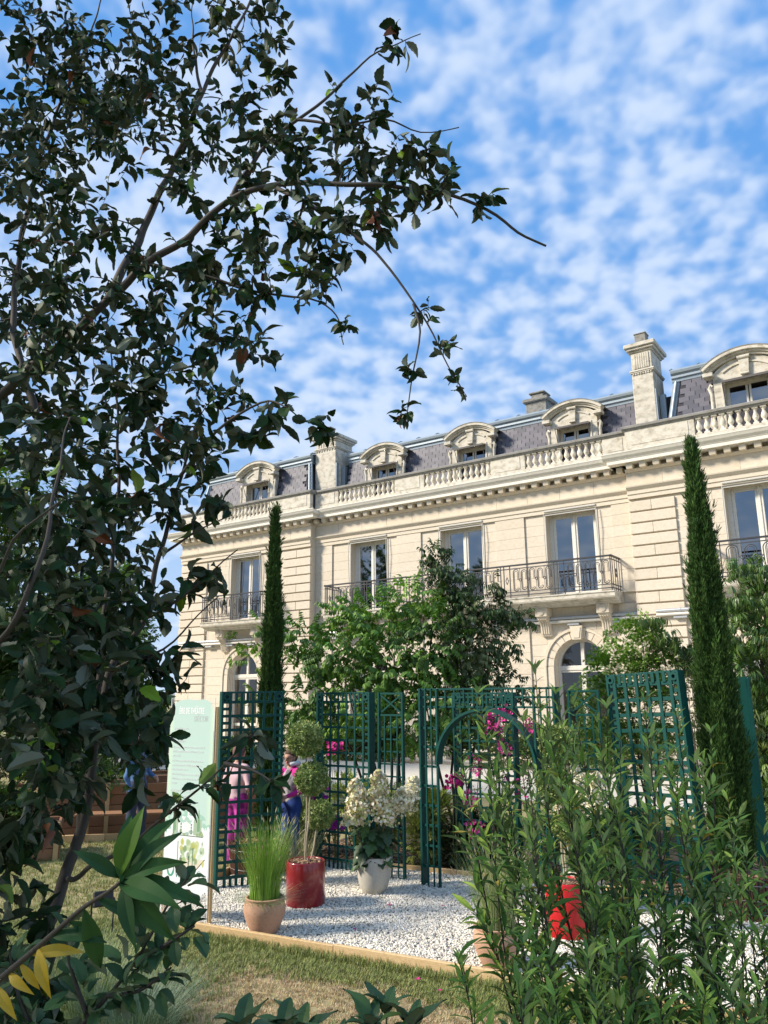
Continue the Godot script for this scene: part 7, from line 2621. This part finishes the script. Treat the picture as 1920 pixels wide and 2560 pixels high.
# ------------------------------------------------------------------ people: one smooth surface round tapered bones
# bone: [a, b, ra, rb, colour, blend]
func sdf_surface(out: MB, bones: Array, cell: float, soft: float) -> void:
	var cells := {}
	var inv := 1.0 / cell
	for b in bones:
		var r: float = maxf(b[2], b[3]) + soft * 0.5 + cell * 1.5
		var n := maxi(1, int(b[0].distance_to(b[1]) / (r * 0.7)))
		for i in n + 1:
			var c: Vector3 = b[0].lerp(b[1], float(i) / n)
			var rr := lerpf(b[2], b[3], float(i) / n) + soft * 0.5 + cell * 1.5
			var lo := Vector3i(((c - Vector3.ONE * rr) * inv).floor())
			var hi := Vector3i(((c + Vector3.ONE * rr) * inv).ceil())
			for x in range(lo.x, hi.x):
				for y in range(lo.y, hi.y):
					for z in range(lo.z, hi.z):
						var k := Vector3i(x, y, z)
						if not cells.has(k):
							var p := (Vector3(k) + Vector3.ONE * 0.5) * cell
							if absf(p.distance_to(c) - lerpf(b[2], b[3], float(i) / n)) < cell * 2.2 + soft:
								cells[k] = true
	var val := {}
	var f := func(k: Vector3i) -> float:
		if val.has(k):
			return val[k]
		var d := field(bones, Vector3(k) * cell, soft)
		val[k] = d
		return d
	var verts := {}
	var corner := [Vector3i(0, 0, 0), Vector3i(1, 0, 0), Vector3i(0, 1, 0), Vector3i(1, 1, 0), Vector3i(0, 0, 1), Vector3i(1, 0, 1), Vector3i(0, 1, 1), Vector3i(1, 1, 1)]
	var edges := [[0, 1], [2, 3], [4, 5], [6, 7], [0, 2], [1, 3], [4, 6], [5, 7], [0, 4], [1, 5], [2, 6], [3, 7]]
	for k in cells:
		var v := []
		var neg := 0
		for c in corner:
			var d: float = f.call(k + c)
			v.append(d)
			if d < 0.0:
				neg += 1
		if neg == 0 or neg == 8:
			continue
		var s := Vector3.ZERO
		var n := 0
		for e in edges:
			var a: float = v[e[0]]
			var b: float = v[e[1]]
			if (a < 0.0) != (b < 0.0):
				s += Vector3(corner[e[0]]).lerp(Vector3(corner[e[1]]), a / (a - b))
				n += 1
		var p := (Vector3(k) + s / n) * cell
		var h := cell * 0.4
		var g := Vector3(field(bones, p + Vector3(h, 0, 0), soft) - field(bones, p - Vector3(h, 0, 0), soft), field(bones, p + Vector3(0, h, 0), soft) - field(bones, p - Vector3(0, h, 0), soft), field(bones, p + Vector3(0, 0, h), soft) - field(bones, p - Vector3(0, 0, h), soft))
		verts[k] = [p, g.normalized() if g.length_squared() > 1e-14 else Vector3.UP, bone_colour(bones, p)]
	for k in verts:
		for ax in 3:
			var d := Vector3i.ZERO
			d[ax] = 1
			if (f.call(k) < 0.0) == (f.call(k + d) < 0.0):
				continue
			var u := Vector3i.ZERO
			var w := Vector3i.ZERO
			u[(ax + 1) % 3] = 1
			w[(ax + 2) % 3] = 1
			var q := [k, k - u, k - u - w, k - w]
			var ok := true
			for e in q:
				if not verts.has(e):
					ok = false
			if not ok:
				continue
			for t in [[0, 1, 2], [0, 2, 3]]:
				var a = verts[q[t[0]]]
				var b = verts[q[t[1]]]
				var c = verts[q[t[2]]]
				var m: int = out.v.size()
				out.col = a[2]
				out.tri(a[0], b[0], c[0], a[1], b[1], c[1])
				for i in 3:
					for e in [a, b, c]:
						if out.v[m + i] == e[0]:
							out.c[m + i] = e[2]


func field(bones: Array, p: Vector3, soft: float) -> float:
	var r := 10.0
	for b in bones:
		var ab: Vector3 = b[1] - b[0]
		var t := clampf((p - b[0]).dot(ab) / maxf(ab.length_squared(), 1e-8), 0.0, 1.0)
		var d: float = p.distance_to(b[0] + ab * t) - lerpf(b[2], b[3], t)
		if d > r + soft:
			continue
		var h := clampf(0.5 + 0.5 * (r - d) / soft, 0.0, 1.0)
		r = lerpf(r, d, h) - soft * h * (1.0 - h)
	return r


func bone_colour(bones: Array, p: Vector3) -> Color:
	var best := 10.0
	var c := Color.WHITE
	for b in bones:
		var ab: Vector3 = b[1] - b[0]
		var t := clampf((p - b[0]).dot(ab) / maxf(ab.length_squared(), 1e-8), 0.0, 1.0)
		var d: float = p.distance_to(b[0] + ab * t) - lerpf(b[2], b[3], t)
		if d < best:
			best = d
			c = b[4]
	return c


# d: colours and pose; the person faces +z before turning
func person(label: String, at: Vector3, yaw: float, h: float, d: Dictionary) -> Node3D:
	var o := thing("person", label, "person", at, yaw)
	var k := h / 1.68
	var skin: Color = d.skin
	var top: Color = d.top
	var leg: Color = d.legs
	var slv: Color = d.get("sleeve", top)
	var V := func(x: float, y: float, z: float) -> Vector3: return Vector3(x, y, z) * k
	var B := []
	var add := func(a: Vector3, b: Vector3, ra: float, rb: float, c: Color) -> void: B.append([a, b, ra * k, rb * k, c])
	# torso
	add.call(V.call(-0.055, 0.90, 0.0), V.call(0.055, 0.90, 0.0), 0.125, 0.125, leg)
	add.call(V.call(0, 0.98, 0.0), V.call(0, 1.12, 0.0), 0.13, 0.125, top)
	add.call(V.call(-0.05, 1.22, 0.0), V.call(0.05, 1.22, 0.0), 0.12, 0.12, top)
	add.call(V.call(-0.11, 1.355, -0.005), V.call(0.11, 1.355, -0.005), 0.075, 0.075, slv)
	add.call(V.call(0, 1.30, 0.02), V.call(0, 1.38, 0.0), 0.10, 0.07, top)
	add.call(V.call(0, 1.40, 0.0), V.call(0, 1.47, 0.015), 0.052, 0.05, skin)
	# legs, wide trousers
	var wide: float = d.get("flare", 1.0)
	for s in [-1.0, 1.0]:
		var st: float = d.get("stride", 0.05) * s
		add.call(V.call(s * 0.085, 0.86, 0.0), V.call(s * 0.10, 0.48, 0.02 + st * 0.5), 0.095, 0.068 * wide, leg)
		add.call(V.call(s * 0.10, 0.48, 0.02 + st * 0.5), V.call(s * 0.10, 0.09, st), 0.066 * wide, 0.056 * wide * wide, leg)
		add.call(V.call(s * 0.10, 0.035, st - 0.03), V.call(s * 0.11, 0.03, st + 0.14), 0.036, 0.03, d.shoes)
	# arms
	var hands := []
	for s in [-1.0, 1.0]:
		var e: Vector3 = d["elbow_r"] if s > 0 else d["elbow_l"]
		var w: Vector3 = d["wrist_r"] if s > 0 else d["wrist_l"]
		e *= k
		w *= k
		add.call(V.call(s * 0.165, 1.36, 0.0), e, 0.055, 0.045, slv)
		var fore: Color = slv if d.get("long_sleeves", true) else skin
		add.call(e, w, 0.042, 0.03, fore)
		hands.append([w, (w - e).normalized(), s])
	var body := MB.new()
	sdf_surface(body, B, 0.024 * k, 0.045 * k)
	# hands with palm and five fingers
	for q in hands:
		var H := []
		var y: Vector3 = q[1]
		var x: Vector3 = y.cross(Vector3(0, 0, 1) if absf(y.z) < 0.9 else Vector3.UP).normalized()
		var z := x.cross(y)
		var at2: Vector3 = q[0]
		H.append([at2 - y * 0.02, at2 + y * 0.02, 0.026, 0.027, skin])
		for i in 4:
			var ox := x * (i - 1.5) * 0.019
			H.append([at2 + y * 0.015 + ox * 0.7, at2 + y * 0.085 + ox, 0.014, 0.012, skin])
			var ln: float = [0.058, 0.072, 0.068, 0.052][i]
			var mid: Vector3 = at2 + y * (0.085 + ln * 0.45) + ox * 1.1 - z * 0.012
			H.append([at2 + y * 0.085 + ox, mid, 0.0095, 0.0085, skin])
			H.append([mid, mid + y * ln * 0.4 - z * 0.028, 0.0085, 0.007, skin])
		var tb: Vector3 = at2 + y * 0.03 - x * 0.026 * q[2]
		H.append([tb, tb + y * 0.035 - x * 0.02 * q[2] - z * 0.012, 0.013, 0.010, skin])
		H.append([tb + y * 0.035 - x * 0.02 * q[2] - z * 0.012, tb + y * 0.065 - x * 0.022 * q[2] - z * 0.025, 0.010, 0.008, skin])
		sdf_surface(body, H, 0.0075, 0.008)
	# head
	var hc: Vector3 = V.call(0, 1.565, 0.03)
	var hb := Basis(Vector3.UP, d.get("look", 0.0)) * Basis(Vector3.RIGHT, d.get("nod", 0.1))
	var P := func(x: float, y: float, z: float) -> Vector3: return hc + hb * (Vector3(x, y, z) * k)
	var H2 := []
	H2.append([P.call(0, 0.03, -0.02), P.call(0, 0.02, 0.015), 0.085 * k, 0.078 * k, skin])
	H2.append([P.call(0, -0.03, 0.03), P.call(0, -0.075, 0.055), 0.06 * k, 0.032 * k, skin])
	H2.append([P.call(0, -0.06, -0.01), P.call(0, -0.12, -0.02), 0.05 * k, 0.05 * k, skin])
	H2.append([P.call(0, 0.005, 0.088), P.call(0, -0.027, 0.108), 0.009 * k, 0.014 * k, skin])
	H2.append([P.call(-0.028, 0.028, 0.078), P.call(0.028, 0.028, 0.078), 0.016 * k, 0.016 * k, skin])
	H2.append([P.call(-0.02, -0.058, 0.084), P.call(0.02, -0.058, 0.084), 0.008 * k, 0.008 * k, Color(0.42, 0.12, 0.10)])
	for s in [-1.0, 1.0]:
		H2.append([P.call(s * 0.084, 0.01, -0.01), P.call(s * 0.084, -0.03, 0.0), 0.017 * k, 0.012 * k, skin])
		H2.append([P.call(s * 0.032, 0.008, 0.083), P.call(s * 0.032, 0.008, 0.0835), 0.0095 * k, 0.0095 * k, Color(0.06, 0.05, 0.05)])
	sdf_surface(body, H2, 0.0085, 0.012)
	if d.has("pattern"):
		var nz := FastNoiseLite.new()
		nz.frequency = 9.0
		for i in body.c.size():
			for q in d.pattern:
				if body.c[i].is_equal_approx(q[0]):
					body.c[i] = q[0].lerp(q[1], clampf(0.5 + nz.get_noise_3dv(body.v[i]) * 3.0, 0, 1))
	put(o, "body", body, M.cloth)
	# hair
	var hair := MB.new()
	var HB := []
	HB.append([P.call(0, 0.05, -0.035), P.call(0, 0.065, 0.0), 0.09 * k, 0.078 * k, d.hair])
	HB.append([P.call(0, -0.01, -0.06), P.call(0, 0.03, -0.05), 0.065 * k, 0.07 * k, d.hair])
	for s in [-1.0, 1.0]:
		HB.append([P.call(s * 0.055, 0.06, -0.01), P.call(s * 0.075, 0.0, -0.035), 0.045 * k, 0.03 * k, d.hair])
	sdf_surface(hair, HB, 0.012, 0.02)
	put(o, "hair", hair, M.hair)
	if d.get("glasses", false):
		var g := MB.new()
		g.col = Color(0.05, 0.04, 0.05)
		for s in [-1.0, 1.0]:
			var pts := []
			var rr := []
			for i in 13:
				var a := TAU * i / 12.0
				pts.append(P.call(s * 0.032 + cos(a) * 0.022, 0.006 + sin(a) * 0.018, 0.102))
				rr.append(0.0025)
			g.tube(pts, rr, 4, false)
			g.tube([P.call(s * 0.054, 0.01, 0.1), P.call(s * 0.088, 0.008, 0.0)], [0.0025, 0.0025], 4)
		put(o, "glasses", g, M.cloth)
	return o


func build_people() -> void:
	var pale := Color(0.52, 0.30, 0.22)
	var w := person("woman in pink cardigan, grey patterned top and blue skirt between the trellises", Vector3(-1.37, 0.0, -11.75), -0.75, 1.60,
		{"skin": pale, "top": Color(0.42, 0.40, 0.42), "sleeve": Color(0.62, 0.02, 0.30), "legs": Color(0.02, 0.06, 0.26), "shoes": Color(0.25, 0.12, 0.08), "hair": Color(0.10, 0.065, 0.045), "glasses": true, "flare": 1.25, "pattern": [[Color(0.42, 0.40, 0.42), Color(0.12, 0.11, 0.13)]],
		"elbow_r": Vector3(0.24, 1.10, 0.02), "wrist_r": Vector3(0.12, 1.02, 0.22), "elbow_l": Vector3(-0.24, 1.10, 0.03), "wrist_l": Vector3(-0.10, 1.03, 0.24), "nod": 0.15})
	# white lined hood lying round her neck
	var hood := MB.new()
	hood.col = Color(0.70, 0.72, 0.78)
	var pts := []
	var rr := []
	for i in 13:
		var a := PI * 0.15 + PI * 1.7 * i / 12.0 + PI * 0.5
		pts.append(Vector3(cos(a) * 0.10, 1.385 + 0.03 * sin(a + PI * 0.5), sin(a) * 0.09 - 0.01))
		rr.append(0.032)
	hood.tube(pts, rr, 8)
	put(w, "hood", hood, M.cloth)
	# bag held at her waist
	var bag := thing("shoulder_bag", "orange and red cloth bag held by the woman in pink", "bag", Vector3(-1.60, 0.60, -11.6), 0.5)
	var b := MB.new()
	b.col = Color(0.62, 0.26, 0.05)
	b.box(Vector3(0, 0.16, 0), Vector3(0.24, 0.22, 0.09), 0.035)
	b.col = Color(0.50, 0.04, 0.06)
	b.box(Vector3(0.02, 0.06, 0.01), Vector3(0.22, 0.10, 0.085), 0.03)
	put(bag, "body", b, M.cloth)
	var hs := MB.new()
	hs.col = Color(0.10, 0.05, 0.03)
	hs.tube([Vector3(-0.09, 0.26, 0), Vector3(-0.07, 0.36, 0), Vector3(0, 0.40, 0), Vector3(0.07, 0.36, 0), Vector3(0.09, 0.26, 0)], [0.008, 0.008, 0.008, 0.008, 0.008], 6)
	put(bag, "handle", hs, M.cloth)
	person("person in pink patterned trousers and pale top behind the dark trellis", Vector3(-2.2, 0.0, -12.0), 2.6, 1.64,
		{"skin": pale, "top": Color(0.62, 0.42, 0.46), "legs": Color(0.52, 0.05, 0.36), "shoes": Color(0.5, 0.4, 0.4), "hair": Color(0.16, 0.08, 0.08), "flare": 1.3, "long_sleeves": false, "pattern": [[Color(0.52, 0.05, 0.36), Color(0.20, 0.015, 0.16)]],
		"elbow_r": Vector3(0.25, 1.10, -0.03), "wrist_r": Vector3(0.22, 0.92, 0.14), "elbow_l": Vector3(-0.25, 1.10, -0.03), "wrist_l": Vector3(-0.22, 0.92, 0.14)})
	person("person in blue denim jacket beside the raised beds left of the sign", Vector3(-4.05, 0.0, -13.2), 1.2, 1.74,
		{"skin": pale, "top": Color(0.06, 0.14, 0.30), "legs": Color(0.03, 0.04, 0.08), "shoes": Color(0.05, 0.04, 0.04), "hair": Color(0.05, 0.035, 0.03),
		"elbow_r": Vector3(0.25, 1.10, 0.0), "wrist_r": Vector3(0.15, 1.05, 0.22), "elbow_l": Vector3(-0.26, 1.08, 0.0), "wrist_l": Vector3(-0.24, 0.84, 0.08)})
